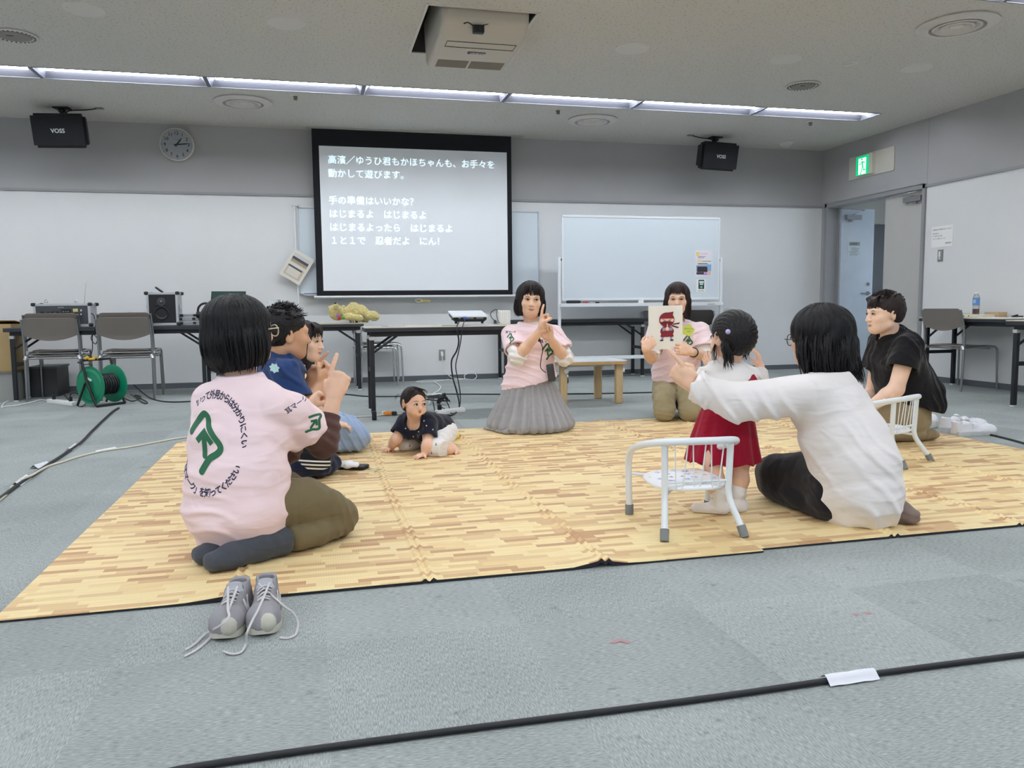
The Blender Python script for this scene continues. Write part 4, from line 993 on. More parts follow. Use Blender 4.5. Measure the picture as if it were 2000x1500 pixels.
# ================================================================ audio gear on the left table
TT = 0.70
M_case = mat('silver_case_panel', (176, 178, 182), 0.45, 0.4); M_ampface = mat('charcoal_amp_face', (66, 68, 72), 0.5)
def road_case(root, x0, x1, y0, y1, z0, z1, face, body=None):
    """aluminium-edged case; front opening on -y shows the face plate"""
    MB().span((x0+0.004, y0+0.006, z0+0.008), (x1-0.004, y1, z1-0.004)).build('body', body or M_case, root, world=True, smooth=False)
    MB().span((x0+0.02, y0+0.001, z0+0.028), (x1-0.02, y0+0.007, z1-0.022)).build('face_plate', face, root, world=True, smooth=False)
    b = MB(); e = 0.02
    for (a, c) in (((x0, y0, z1-e), (x1, y0+e, z1)), ((x0, y0, z0+0.008), (x1, y0+e, z0+e+0.008)), ((x0, y0, z0+0.008), (x0+e, y0+e, z1)), ((x1-e, y0, z0+0.008), (x1, y0+e, z1)), ((x0, y0, z1-0.012), (x0+0.012, y1, z1)), ((x1-0.012, y0, z1-0.012), (x1, y1, z1)), ((x0, y1-e, z1-0.012), (x1, y1, z1)), ((x0, y0, z0+0.008), (x0+0.012, y1, z0+0.02)), ((x1-0.012, y0, z0+0.008), (x1, y1, z0+0.02))): b.span(a, c)
    b.build('edge_trim', M_alu, root, world=True, smooth=False)
    for x in (x0, x1):
        for z in (z0+0.02, z1-0.008):
            for y in (y0+0.008, y1-0.012): MB().box((x, y, z), (0.04, 0.04, 0.034), bevel=0.012).build('corner_guard', mat('black_corner_guard', (34, 35, 38), 0.5), root, world=True)
ax0, ax1, az1 = AY(64, 592, 8.46).x, AY(175, 592, 8.46).x, AY(120, 593, 8.46).z
amp = thing('amplifier_case', 'silver-edged portable amplifier case with knobs and aerial on the left table', 'amplifier', ((ax0+ax1)/2, 8.6, TT))
road_case(amp, ax0, ax1, 8.46, 8.72, TT, az1, M_ampface)
def ampp(u, v): return Vector((ax0+0.03+(ax1-ax0-0.06)*u, 8.459, TT+0.03+(az1-TT-0.06)*v))
for k in range(4):
    MB().lathe([(0.001, -0.016), (0.011, -0.015), (0.013, 0), (0.001, 0)], c=ampp(0.10+0.105*k, 0.66), axis=(0, 1, 0), n=16).build('knob', M_black, amp, world=True)
    if k < 3: MB().lathe([(0.001, -0.010), (0.008, -0.010), (0.009, 0), (0.001, 0)], c=ampp(0.10+0.105*k, 0.36), axis=(0, 1, 0), n=14).build('jack', M_black, amp, world=True)
a, c = ampp(0.49, 0.34), ampp(0.68, 0.86); MB().span(a, c+Vector((0, -0.004, 0))).build('display', M_black, amp, world=True, smooth=False)
b = MB()
for i in range(3):
    for j in range(2): b.box(ampp(0.53+0.05*i, 0.47+0.25*j)+Vector((0, -0.006, 0)), (0.012, 0.004, 0.012))
b.build('button', mat('grey_button', (130, 132, 136), 0.5), amp, world=True, smooth=False)
a, c = ampp(0.725, 0.70), ampp(0.825, 0.88); MB().span(a, c+Vector((0, -0.002, 0))).build('yellow_label', mat('pale_yellow_label', (206, 196, 132), 0.6), amp, world=True, smooth=False)
MB().lathe([(0.001, -0.03), (0.008, -0.03), (0.010, 0), (0.001, 0)], c=ampp(0.90, 0.55), axis=(0, 1, 0), n=14).lathe([(0.001, -0.02), (0.010, -0.02), (0.012, 0), (0.001, 0)], c=ampp(0.90, 0.78), axis=(0, 1, 0), n=14).build('plug', M_chrome, amp, world=True)
t1, t0 = AY(168, 550, 8.52), AY(164.5, 594, 8.52)
MB().tube([t0, t0+(t1-t0)*0.5, t1], [0.004, 0.0022, 0.0016], n=8).ball(t1, 0.005, n=8).build('aerial', M_chrome, amp, world=True)
for px in (90, 149):
    p = AY(px, 591, 8.5); MB().box(p+Vector((0, 0, 0.006)), (0.035, 0.02, 0.016), bevel=0.005).tube([p+Vector((-0.012, 0, 0.01)), p+Vector((0, 0, 0.03)), p+Vector((0.012, 0, 0.01))], 0.003, smooth=4).build('latch', M_chrome, amp, world=True)
text('maker_line', 'UNI-PEX', 0.014, frame(ampp(0.42, 0.93)+Vector((0, -0.001, 0)), (1, 0, 0), (0, 0, 1)), M_alu, amp)

sx0, sx1, sz1 = AY(285, 572, 8.46).x, AY(346, 572, 8.46).x, AY(315, 571, 8.46).z
spk = thing('speaker_case', 'portable loudspeaker built into a silver-edged case on the left table', 'loudspeaker', ((sx0+sx1)/2, 8.6, TT))
road_case(spk, sx0, sx1, 8.46, 8.74, TT, sz1, mat('black_speaker_baffle', (22, 23, 28), 0.6))
cx_, cz_ = sx0+(sx1-sx0)*0.47, TT
MB().lathe([(0.052, 0), (0.06, -0.006), (0.066, 0.0)], c=(cx_, 8.458, TT+0.125), axis=(0, 1, 0), n=32).lathe([(0.001, 0.02), (0.03, 0.02), (0.052, -0.002), (0.03, 0.012), (0.001, 0.006)], c=(cx_, 8.458, TT+0.125), axis=(0, 1, 0), n=32).build('woofer', M_black, spk, world=True)
MB().lathe([(0.001, -0.008), (0.01, -0.007), (0.02, -0.001), (0.036, -0.003), (0.04, 0.0)], c=(cx_, 8.458, TT+0.235), axis=(0, 1, 0), n=28).build('tweeter', mat('dark_grey_plastic', (60, 62, 66), 0.4), spk, world=True)
MB().ball((cx_, 8.452, TT+0.238), 0.009, n=12).build('tweeter_dome', M_chrome, spk, world=True)
for s in (-1, 1): MB().lathe([(0.001, -0.002), (0.012, -0.002), (0.014, 0.0), (0.001, 0)], c=(cx_+s*0.05, 8.458, TT+0.205), axis=(0, 1, 0), n=16).build('port', M_dark, spk, world=True)
MB().box((sx0-0.012, 8.58, TT+0.19), (0.02, 0.06, 0.03), bevel=0.005).box((sx1+0.008, 8.55, TT+0.18), (0.014, 0.03, 0.05), bevel=0.004).build('latch', M_alu, spk, world=True)
t = thing('receiver_phone', 'small dark handset propped on top of the speaker case', 'handset', AY(311, 571, 8.55))
MB().box((AY(311, 566, 8.55)), (0.085, 0.05, 0.016), 0, Matrix.Rotation(math.radians(38), 3, 'Y'), bevel=0.006).build('handset', M_black, t, world=True)
MB().box((AY(310, 567, 8.548))+Vector((0, 0, 0.004)), (0.05, 0.034, 0.012), 0, Matrix.Rotation(math.radians(38), 3, 'Y')).build('screen', mat('grey_handset_screen', (96, 100, 108), 0.2), t, world=True, smooth=False)

x0c, x1c = AY(348, 620, 8.56).x, AY(392, 620, 8.56).x
zc = [TT, TT+0.045, TT+0.083, TT+0.118]
for k, nm in enumerate(('bottom', 'middle', 'top')):
    t = thing('slim_metal_case', 'slim silver metal case in the stack beside the speaker case, %s one' % nm, 'case', ((x0c+x1c)/2, 8.66, zc[k]), 0, 'slim silver cases stacked by the speaker case')
    dx = (0, -0.006, 0.004)[k]
    MB().span((x0c+dx, 8.56, zc[k]+0.002), (x1c+dx, 8.76, zc[k+1]-0.002)).build('shell', mat('brushed_case_silver', (198, 201, 206), 0.3, 0.8), t, world=True, smooth=False, bevel=0.004)
    zz = (zc[k]+zc[k+1])/2
    MB().span((x0c+dx-0.001, 8.558, zz-0.002), (x1c+dx+0.001, 8.561, zz+0.002)).build('lid_seam', M_dark, t, world=True, smooth=False)
    for u in (0.14, 0.72): MB().box((x0c+dx+(x1c-x0c)*u, 8.556, zz), (0.03, 0.008, 0.022), bevel=0.003).build('latch', M_black, t, world=True)
    MB().box((x1c+dx-0.006, 8.556, zz), (0.02, 0.012, zc[k+1]-zc[k]-0.006), bevel=0.004).build('corner_guard', M_black, t, world=True)
t = thing('green_board', 'dark green lidded board standing on the table behind the kneeling woman', 'board', (-0.85, 8.64, TT))
A_, B_, C_, D_ = AY(408, 628, 8.66), AY(482, 628, 8.62), AY(480, 569, 8.66), AY(413, 569, 8.7)
MB().add([A_, B_, C_, D_]+[p+Vector((0, 0.014, 0)) for p in (A_, B_, C_, D_)], [(0, 1, 2, 3), (7, 6, 5, 4), (0, 4, 5, 1), (1, 5, 6, 2), (2, 6, 7, 3), (3, 7, 4, 0)]).build('panel', mat('dark_green_board', (16, 58, 50), 0.4), t, world=True, smooth=False)
MB().box((D_+C_)/2+Vector((-0.05, -0.004, -0.05)), (0.03, 0.004, 0.01)).build('badge', mat('green_badge', (60, 100, 84), 0.4), t, world=True, smooth=False)
p = AY(402, 606, 8.55)
t = thing('headphones', 'black over-ear headphones standing on the table behind the woman in pink', 'headphones', (p.x, 8.55, TT))
MB().tube([p+Vector((0.075*math.cos(a), 0, 0.075*math.sin(a)-0.005)) for a in np.linspace(math.radians(-20), math.radians(200), 14)], 0.011, 0, 10, 3).build('headband', M_black, t, world=True)
for s in (-1, 1): MB().lathe([(0.001, -0.02), (0.03, -0.02), (0.034, 0), (0.03, 0.02), (0.001, 0.02)], c=p+Vector((s*0.07, 0, -0.045)), axis=(1, 0, 0)).build('ear_cup', M_black, t, world=True)
t = thing('clear_case', 'clear plastic document case standing behind the man in navy', 'case', AY(540, 600, 8.7))
A_, B_ = AY(524, 616, 8.7), AY(548, 586, 8.7)
MB().span((A_.x, 8.68, TT), (B_.x, 8.70, B_.z)).build('clear_panel', mat('clear_plastic_sheet', (225, 232, 238), 0.1, alpha=0.35), t, world=True, smooth=False)
MB().span((B_.x-0.03, 8.675, TT), (B_.x, 8.705, B_.z+0.004)).build('grey_spine', mat('grey_spine', (140, 142, 144), 0.5), t, world=True, smooth=False)
def cable(name, label, pts, r, m, sm=6, cat='cable', parts=None, n=8):
    o = MB().tube(pts, r, 0, n, sm).build(name, m, None)
    return tag(o, label, cat)
rnd = random.Random(11)
pts = [AY(212, 618, 8.55)]
base = AY(226, 617, 8.55)
for k in range(26):
    a = k*0.9; pts.append(base+Vector((0.085*math.cos(a)*rnd.uniform(0.4, 1), 0.05*math.sin(a*1.3), max(0.006, 0.05+0.055*math.sin(a)*rnd.uniform(0.4, 1))-base.z+TT)))
pts += [AY(250, 611, 8.55), AY(262, 617, 8.55), AY(272, 615, 8.55), AY(284, 618, 8.5)]
for p in pts: p.z = max(p.z, TT+0.006)
cable('cable_tangle', 'tangled black cable lying between the amplifier and speaker cases', pts, 0.0042, M_black)
pts = [AY(178, 612, 8.36), AY(184, 618, 8.36), AY(186, 640, 8.36), AY(178, 660, 8.35), AY(186, 672, 8.35), AY(190, 662, 8.36), AY(181, 655, 8.36), AY(179, 690, 8.36), AY(160, 705, 8.3), AY(152, 708, 8.3), AY(165, 712, 8.3), AY(178, 712, 8.3), AY(181, 730, 8.3), G(172, 768, 0.02), G(160, 780, 0.01), G(150, 790, 0.006), G(160, 794, 0.006), G(172, 782, 0.02)]
cable('hanging_cable', 'black cable hanging in loops from the left table between the chairs', pts, 0.004, M_black)
strip = thing('power_strip', 'white power strip on the floor in front of the stacked chairs', 'power strip', G(122, 786))
pa, pb = G(96, 783, 0.018), G(146, 789, 0.018); d_ = (pb-pa).normalized()
def strip_parts(root, pa, pb, plugs):
    L_ = (pb-pa).length; mid = (pa+pb)/2; ang = math.atan2((pb-pa).y, (pb-pa).x)
    MB().box((mid.x, mid.y, 0.019), (L_, 0.05, 0.038), 0, Matrix.Rotation(ang, 3, 'Z'), bevel=0.006).build('body', M_white, root, world=True)
    for u in plugs:
        p = pa+(pb-pa)*u; MB().box((p.x, p.y, 0.058), (0.03, 0.026, 0.045), 0, Matrix.Rotation(ang, 3, 'Z'), bevel=0.006).tube([(p.x, p.y, 0.08), (p.x+0.01, p.y, 0.11), (p.x+0.06, p.y+0.03, 0.10), (p.x+0.1, p.y+0.08, 0.02)], 0.004, smooth=5).build('plug', M_black, root, world=True)
strip_parts(strip, pa, pb, (0.2, 0.85))
cable('extension_cord', 'white cord trailing to the left from the front power strip', [G(96, 783, 0.014), G(80, 781, 0.006), G(60, 786, 0.006), G(30, 792, 0.006), G(8, 794, 0.006), G(2, 797, 0.006), G(10, 786, 0.006), G(28, 779, 0.006), G(22, 776, 0.006), G(-6, 785, 0.006)], 0.0055, M_white)

# boxes at the left edge
gb = thing('grey_cabinet', 'low grey cabinet on the floor under the cardboard box at the left edge', 'cabinet', (-3.1, 8.9, 0))
gz = 0.265
MB().span((-3.6, 8.50, 0), (-2.83, 9.26, gz)).build('body', mat('pale_grey_cabinet', (150, 151, 148), 0.6, var=0.03, vscale=4), gb, world=True, smooth=False)
MB().span((-3.61, 8.49, gz-0.001), (-2.825, 9.26, gz+0.014)).build('top', mat('dark_grey_cabinet_top', (110, 106, 102), 0.5), gb, world=True, smooth=False, bevel=0.003)
cz = AY(10, 633, 8.6).z; cxr = AY(24, 680, 8.6).x
cb = thing('cardboard_box', 'brown cardboard box with an open flap on the grey cabinet at the left edge', 'box', (-3.2, 8.8, gz+0.015))
M_card = mat('brown_cardboard', (178, 152, 108), 0.8, var=0.05, vscale=5)
MB().span((-3.5, 8.60, gz+0.015), (cxr, 8.95, cz)).build('body', M_card, cb, world=True, smooth=False)
MB().add([(-3.5, 8.95, cz), (cxr, 8.95, cz), (cxr+0.02, 8.66, cz+0.03), (-3.5, 8.66, cz+0.04), (-3.5, 8.95, cz+0.005), (cxr, 8.95, cz+0.005), (cxr+0.02, 8.66, cz+0.035), (-3.5, 8.66, cz+0.045)], [(0, 3, 2, 1), (4, 5, 6, 7), (0, 1, 5, 4), (1, 2, 6, 5), (2, 3, 7, 6), (3, 0, 4, 7)]).build('flap', M_card, cb, world=True, smooth=False)
db = thing('dark_box', 'dark grey upright box standing under the left table beside the cabinet', 'box', (-2.66, 9.0, 0))
MB().span((-2.80, 8.85, 0), (-2.55, 9.25, 0.30)).build('body', mat('dark_grey_box', (62, 64, 66), 0.6), db, world=True, smooth=False, bevel=0.004)
MB().span((-2.81, 8.84, 0.285), (-2.54, 9.26, 0.305)).build('lid', mat('mid_grey_lid', (92, 94, 94), 0.6), db, world=True, smooth=False)

# ================================================================ cable reel
rl = thing('cable_reel', 'green cable drum in a black tube stand with a yellow plug on top', 'cable reel', G(215, 795))
M_reel = mat('green_reel_plastic', (16, 132, 96), 0.35); axd = Vector((0.60, 0.80, 0)); cen = Vector((-1.90, 7.86, 0.19))
c0_, c1_ = cen-axd*0.12, cen+axd*0.12; Rr = 0.172
for c_, s in ((c0_, -1), (c1_, 1)):
    MB().lathe([(0.001, 0.004*s), (0.05, 0.004*s), (0.06, 0.012*s), (0.13, 0.010*s), (0.14, 0.0), (Rr-0.01, -0.002*s), (Rr, 0.004*s), (Rr, -0.006*s), (Rr-0.012, -0.010*s), (0.06, -0.008*s), (0.001, -0.008*s)], c=c_, axis=axd, n=48).build('flange', M_reel, rl, world=True)
b = MB()
for k in range(9):
    a = c0_+axd*(0.02+0.2*k/8); b.lathe([(0.05, -0.013), (0.092, -0.010), (0.097, 0), (0.092, 0.010), (0.05, 0.013)], c=a, axis=axd, n=32)
b.build('wound_cable', mat('black_rubber_cable', (18, 20, 26), 0.45), rl, world=True)
M_tube = mat('black_steel_tube', (20, 20, 24), 0.35)
nrm = Vector((0.80, -0.60, 0))
for s, c_ in ((-1, c0_-axd*0.03), (1, c1_+axd*0.03)):
    f1, f2 = c_+nrm*0.10, c_-nrm*0.14
    MB().tube([Vector((f2.x, f2.y, 0.012)), c_-nrm*0.03+Vector((0, 0, 0.02)), c_+Vector((0, 0, 0.03)), Vector((c_.x, c_.y, 0.19))+nrm*0.05-Vector((0, 0, 0.1)), Vector((f1.x, f1.y, 0.012))], 0.010, 0, 10, 1).build('foot_tube', M_tube, rl, world=True)
    MB().tube([c_-nrm*0.055+Vector((0, 0, 0.225)), c_-nrm*0.0+Vector((0, 0, 0.02)), Vector((f1.x, f1.y, 0.012))], 0.011, 0, 10, 0).build('side_tube', M_tube, rl, world=True)
p0, p1 = c0_-axd*0.03-nrm*0.055+Vector((0, 0, 0.225)), c1_+axd*0.03-nrm*0.055+Vector((0, 0, 0.225))
MB().tube([p0, p1], 0.011).build('top_handle', M_tube, rl, world=True)
f1, f2 = c0_-axd*0.03+nrm*0.10, c1_+axd*0.03+nrm*0.10
MB().tube([Vector((f1.x, f1.y, 0.012)), Vector((f2.x, f2.y, 0.012))], 0.011).build('base_tube', M_tube, rl, world=True)
MB().tube([p0+Vector((0.03, 0, 0.012)), p0+Vector((0.05, 0, 0.03)), p0+Vector((0.06, 0.01, 0.01)), p0+Vector((0.1, 0.03, 0.012))], 0.011, 0, 8, 3).tube([p0+axd*0.14+Vector((0.018*math.cos(a), 0.012*math.cos(a), 0.012+0.018*math.sin(a))) for a in np.linspace(0, 2*math.pi, 13)[:-1]], 0.006, 0, 8, 0, True).build('yellow_plug', mat('yellow_plug', (222, 176, 40), 0.4), rl, world=True)
MB().box(c0_-axd*0.016+Vector((0.0, 0.0, 0.06)), (0.075, 0.004, 0.018), 0, Matrix.Rotation(math.radians(-37), 3, 'Z') @ Matrix.Rotation(math.radians(20), 3, 'Y')).build('white_label', M_white, rl, world=True, smooth=False)
cable('black_floor_cable', 'thin black cable running along the floor from the reel towards the tables', [G(262, 752, 0.1), G(280, 768, 0.03), G(300, 780, 0.006), G(330, 785, 0.006), G(372, 784, 0.006), G(430, 780, 0.006), G(560, 776, 0.006), G(660, 770, 0.006), G(715, 774, 0.006), G(780, 774, 0.006), G(845, 770, 0.006), G(985, 770, 0.006), G(1150, 769, 0.006), G(1290, 766, 0.006)], 0.0065, M_black)
cable('loose_cord', 'loose black cord coiled on the floor behind the green reel', [G(230, 770, 0.02), G(250, 781, 0.006), G(262, 783, 0.006), G(275, 775, 0.006), G(262, 772, 0.006), G(287, 785, 0.006), G(280, 787, 0.006), G(255, 770, 0.03)], 0.005, M_black)
main_c = [G(232, 797, 0.008), G(222, 803, 0.008), G(205, 818, 0.008), G(180, 842, 0.008), G(165, 858, 0.008), G(148, 872, 0.008), G(118, 892, 0.008), G(90, 910, 0.008), G(60, 930, 0.008), G(20, 958, 0.008), G(-20, 990, 0.008), G(-60, 1030, 0.008)]
cable('reel_cable', 'thick black cable running from the green reel to the left edge of the photo', main_c, 0.009, M_black, n=10)
cable('cream_floor_cord', 'cream twin cord running along the floor from the kneeling woman to the left edge', [G(420, 845, 0.006), G(365, 854, 0.006), G(330, 859, 0.006), G(260, 872, 0.006), G(200, 881, 0.006), G(150, 893, 0.006), G(120, 903, 0.006), G(93, 911, 0.006), G(60, 929, 0.022), G(45, 935, 0.02), G(25, 949, 0.006), G(15, 963, 0.006), G(-10, 985, 0.006), G(-40, 1010, 0.006)], 0.006, mat('cream_cord', (214, 208, 190), 0.5))
def tape(a, b_, w, label, lift=0.014):
    a, b_ = G(*a), G(*b_); d = (b_-a).normalized(); n = Vector((-d.y, d.x, 0)); V = []; F = []; K = 9
    for i in range(7):
        p = a+(b_-a)*i/6
        for k in range(K):
            s = -1+2*k/(K-1); V.append(p+n*(w*s)+Vector((0, 0, 0.0015+lift*math.exp(-(s*w/0.015)**2)+0.0008*math.sin(i*2.1+k))))
    for i in range(6):
        for k in range(K-1): F.append((i*K+k, i*K+k+1, (i+1)*K+k+1, (i+1)*K+k))
    return tag(MB().add(V, F).build('tape_strip', mat('white_floor_tape', (222, 225, 232), 0.35), None, angle=None), label, 'tape')
tape((148, 872), (134, 882), 0.022, 'white tape over the black reel cable, the piece furthest from the camera', 0.02)
tape((92, 908), (66, 916), 0.025, 'white tape where the cream cord joins the reel cable', 0.02)
tape((52, 935), (30, 951), 0.025, 'white tape over both cables near the left edge', 0.021)
tape((225, 877), (186, 885), 0.012, 'white tape along the cream cord before it meets the mat', 0.013)
# big foreground cable with tape
fg = [G(300, 1517, 0.0075), G(360, 1501, 0.0075), G(600, 1465, 0.0075), G(900, 1425, 0.0075), G(1200, 1387, 0.0075), G(1400, 1361, 0.0075), G(1605, 1331, 0.0075), G(1700, 1317, 0.0075), G(1850, 1297, 0.0075), G(2000, 1278, 0.0075), G(2150, 1260, 0.0075)]
cable('foreground_cable', 'thick black cable crossing the bare carpet in the foreground', fg, 0.0068, mat('black_rubber_cable', (18, 20, 26), 0.45), n=12)
tape((1610, 1335), (1706, 1321), 0.022, 'white tape holding down the thick foreground cable', 0.019)
cable('side_cable', 'thin black cable on the carpet beside the white sneakers at the right', [G(1925, 848, 0.006), G(1942, 851, 0.006), G(1990, 863, 0.006), G(2060, 884, 0.006)], 0.007, M_black)

# ================================================================ projector and things on the middle table
px0, px1 = AY(884, 630, 6.50), AY(952, 632, 6.50)
pj = thing('projector', 'white-topped projector standing on the middle black table', 'projector', ((px0.x+px1.x)/2, 6.6, TT))
zt_ = TT+0.066
mx_ = (px0.x+px1.x)/2; w_ = px1.x-px0.x
b = MB(); bm = bmesh.new(); bmesh.ops.create_cube(bm, size=1)
for v in bm.verts: v.co = Vector((mx_+v.co.x*w_*(1.0 if v.co.z > 0 else 0.92), 6.62+v.co.y*0.24*(1.0 if v.co.z > 0 else 0.94), TT+0.018+(v.co.z+0.5)*(zt_-TT-0.026)))
bmesh.ops.bevel(bm, geom=bm.edges[:], offset=0.01, segments=3, affect='EDGES')
bm.verts.index_update(); b.add([v.co.copy() for v in bm.verts], [[v.index for v in f.verts] for f in bm.faces]); bm.free()
b.build('body', mat('glossy_black_projector', (18, 19, 23), 0.3), pj, world=True)
MB().box((mx_, 6.62, zt_-0.001), (w_+0.004, 0.25, 0.016), bevel=0.007).build('top_cover', mat('white_projector_cover', (228, 232, 238), 0.3), pj, world=True)
for sx in (-0.38, 0.38):
    for sy in (-0.08, 0.08): MB().cyl((mx_+sx*w_, 6.62+sy, TT), (mx_+sx*w_, 6.62+sy, TT+0.03), 0.011).build('foot', M_black, pj, world=True)
b = MB()
for k, (u, ww) in enumerate(((-0.30, 0.02), (-0.15, 0.03), (-0.05, 0.02), (0.05, 0.03), (0.28, 0.06))): b.box((mx_+u*w_, 6.505, TT+0.05), (ww, 0.006, 0.012))
b.build('port', mat('grey_port', (120, 124, 130), 0.4), pj, world=True, smooth=False)
bp_ = MB().box((mx_-0.16*w_, 6.49, TT+0.055), (0.03, 0.035, 0.016), bevel=0.003); bp_.build('video_plug', mat('blue_video_plug', (60, 90, 170), 0.4), pj, world=True)
pc1 = [Vector((mx_-0.32*w_, 6.485, TT+0.035)), AY(892, 641, 6.31), AY(896, 665, 6.31), AY(892, 685, 6.32), AY(882, 705, 6.34), AY(884, 735, 6.34), AY(892, 765, 6.34), G(897, 790, 0.02), G(893, 803, 0.008), G(880, 812, 0.008), G(862, 814, 0.008)]
pj.rotation_euler = (0.17, 0, 0); pj.location = (pj.location[0], 6.6, TT+0.026)
cable('projector_power_cord', 'black cord hanging from the projector in front of the table, the thicker of two', pc1, 0.0062, M_black)
pc2 = [Vector((mx_-0.16*w_, 6.47, TT+0.05)), AY(903, 640, 6.31), AY(900, 665, 6.31), AY(895, 690, 6.33), AY(890, 715, 6.33), AY(894, 740, 6.33), AY(899, 770, 6.33), G(897, 796, 0.01), G(885, 808, 0.008), G(872, 800, 0.008), G(855, 792, 0.03)]
cable('projector_video_cable', 'black cable hanging from the projector in front of the table, the thinner of two', pc2, 0.0042, M_black)
tag(MB().span((AY(864, 632, 6.40).x, 6.35, TT+0.001), (AY(893, 632, 6.40).x, 6.46, TT+0.006)).build('green_sheet', mat('green_patterned_sheet', (150, 170, 110), 0.6, var=0.25, vscale=60), None, smooth=False), 'small green sheet on the table edge in front of the projector', 'sheet')
wbx = AY(975, 633, 6.55); wb2 = AY(997, 606, 6.55)
wbo = thing('white_box', 'small ribbed white plastic box at the right end of the middle table', 'box', ((wbx.x+wb2.x)/2, 6.6, TT))
MB().span((wbx.x, 6.55, TT), (wb2.x, 6.66, wb2.z)).build('body', M_white, wbo, world=True, smooth=False, bevel=0.006)
b = MB()
for k in range(5): b.box((wbx.x+(wb2.x-wbx.x)*(0.15+0.175*k), 6.549, (TT+wb2.z)/2), (0.004, 0.004, (wb2.z-TT)*0.9))
b.build('rib', mat('cream_rib', (222, 218, 206), 0.4), wbo, world=True, smooth=False)
cable('box_cord', 'thin black cord looping beside the small white box', [AY(976, 630, 6.53), AY(968, 628, 6.53), AY(959, 618, 6.53), AY(959, 611, 6.53), AY(966, 605, 6.53), AY(971, 606, 6.53), AY(970, 615, 6.53), AY(973, 628, 6.53)], 0.003, M_black)
for k, (px, lb) in enumerate(((735, 'crumpled clear plastic bag lying flat on the left of the middle table'), (770, 'clear plastic sheet lying on the middle table nearer the projector'))):
    V = []; F = []; a = AY(px-26, 633, 6.45).x; c = AY(px+20, 633, 6.45).x; rnd = random.Random(k)
    for i in range(12):
        for j in range(6): V.append((a+(c-a)*i/11, 6.36+0.18*j/5, TT+0.003+rnd.random()*0.008))
    for i in range(11):
        for j in range(5): F.append((i*6+j, i*6+j+1, (i+1)*6+j+1, (i+1)*6+j))
    tag(MB().add(V, F).build('plastic_sheet', mat('crumpled_clear_plastic', (214, 218, 228), 0.15, alpha=0.6), None), lb, 'plastic sheet')
# floor clutter behind the baby
st2 = thing('power_strip', 'long white power strip on the floor behind the baby', 'power strip', G(880, 804))
strip_parts(st2, G(852, 806, 0.018), G(906, 800, 0.018), (0.12,))
pts = [G(832, 780, 0.05)]
rnd = random.Random(4); c_ = G(858, 790, 0.0)
for k in range(18):
    a = k*1.25; pts.append(c_+Vector((0.12*math.cos(a)*rnd.uniform(0.3, 1), 0.16*math.sin(a*0.8)*rnd.uniform(0.3, 1), 0.03+0.05*abs(math.sin(a)))))
pts += [G(850, 812, 0.008), G(835, 815, 0.008), G(845, 810, 0.01), G(880, 811, 0.008)]
cable('coiled_cord', 'bundle of black cord lying on the power strip behind the baby', pts, 0.0055, M_black)
p = G(862, 778, 0.06)
tag(MB().ball(p, (0.025, 0.03, 0.06), rot=Matrix.Rotation(0.7, 3, 'Y')).build('cord_adapter', M_black, None), 'black adapter lump standing in the cord bundle behind the baby', 'adapter')
cable('white_string_cord', 'thin white cord with clips zigzagging on the floor behind the baby', [G(848, 746, 0.006), G(857, 752, 0.006), G(861, 757, 0.006), G(855, 764, 0.006), G(848, 768, 0.006), G(842, 775, 0.006), G(838, 790, 0.006)], 0.007, M_white)
tag(MB().box(G(847, 770, 0.008), (0.16, 0.035, 0.012), bevel=0.004).build('tape_piece', M_white, None), 'white tape patch over the black cable behind the baby', 'tape')
cp = thing('cable_plugs', 'beige cord with an orange plug on the floor under the middle table', 'cord', G(760, 808))
MB().tube([G(630, 818, 0.006), G(700, 814, 0.006), G(724, 813, 0.006), G(750, 810, 0.01), G(785, 808, 0.01), G(800, 806, 0.006)], 0.0065, 0, 8, 5).build('cord', mat('beige_cord', (190, 184, 170), 0.6), cp, world=True)
MB().box(G(757, 807, 0.02), (0.07, 0.03, 0.03), bevel=0.007).build('orange_plug', mat('orange_plug', (226, 140, 50), 0.4), cp, world=True)
MB().box(G(750, 807, 0.02), (0.03, 0.034, 0.032), bevel=0.006).build('white_plug', M_white, cp, world=True)
MB().box(G(770, 807, 0.02), (0.04, 0.034, 0.03), bevel=0.006).build('black_plug', M_black, cp, world=True)
MB().box(G(731, 812, 0.035), (0.035, 0.03, 0.07), bevel=0.008).build('black_plug', M_black, cp, world=True)

# ================================================================ right wall table
bp = AX(1906, 606, 6.28)
BT = Vector((6.28, bp.y, TT+0.03))
tbx = thing('cream_box', 'flat cream box under the tea bottle on the right wall table', 'box', (6.28, bp.y, TT))
MB().box((6.27, BT.y-0.03, TT+0.016), (0.22, 0.36, 0.03), bevel=0.003).build('body', mat('cream_card_box', (226, 220, 200), 0.6), tbx, world=True)
b = MB()
for k in range(3): b.box((6.159, BT.y+0.08-0.06*k, TT+0.016), (0.002, 0.012, 0.012))
b.build('printed_mark', mat('brown_print', (110, 90, 70), 0.7), tbx, world=True, smooth=False)
bo = thing('tea_bottle', 'plastic tea bottle with a blue label on the cream box', 'bottle', (6.28, BT.y, TT+0.031))
hB = AX(1906, 570, 6.28).z-(TT+0.031)
M_pet = mat('clear_pet_plastic', (225, 232, 236), 0.08, trans=0.9, alpha=0.75)
MB().lathe([(0.001, 0.0), (0.028, 0.0), (0.031, 0.008), (0.030, 0.06), (0.031, hB*0.72), (0.022, hB*0.85), (0.013, hB*0.90), (0.013, hB*0.93)], c=bo.location, n=28).build('body', M_pet, bo, world=True)
MB().lathe([(0.001, 0.002), (0.027, 0.002), (0.029, 0.01), (0.029, 0.052), (0.001, 0.052)], c=bo.location, n=24).build('tea', mat('brown_tea', (96, 44, 22), 0.1), bo, world=True)
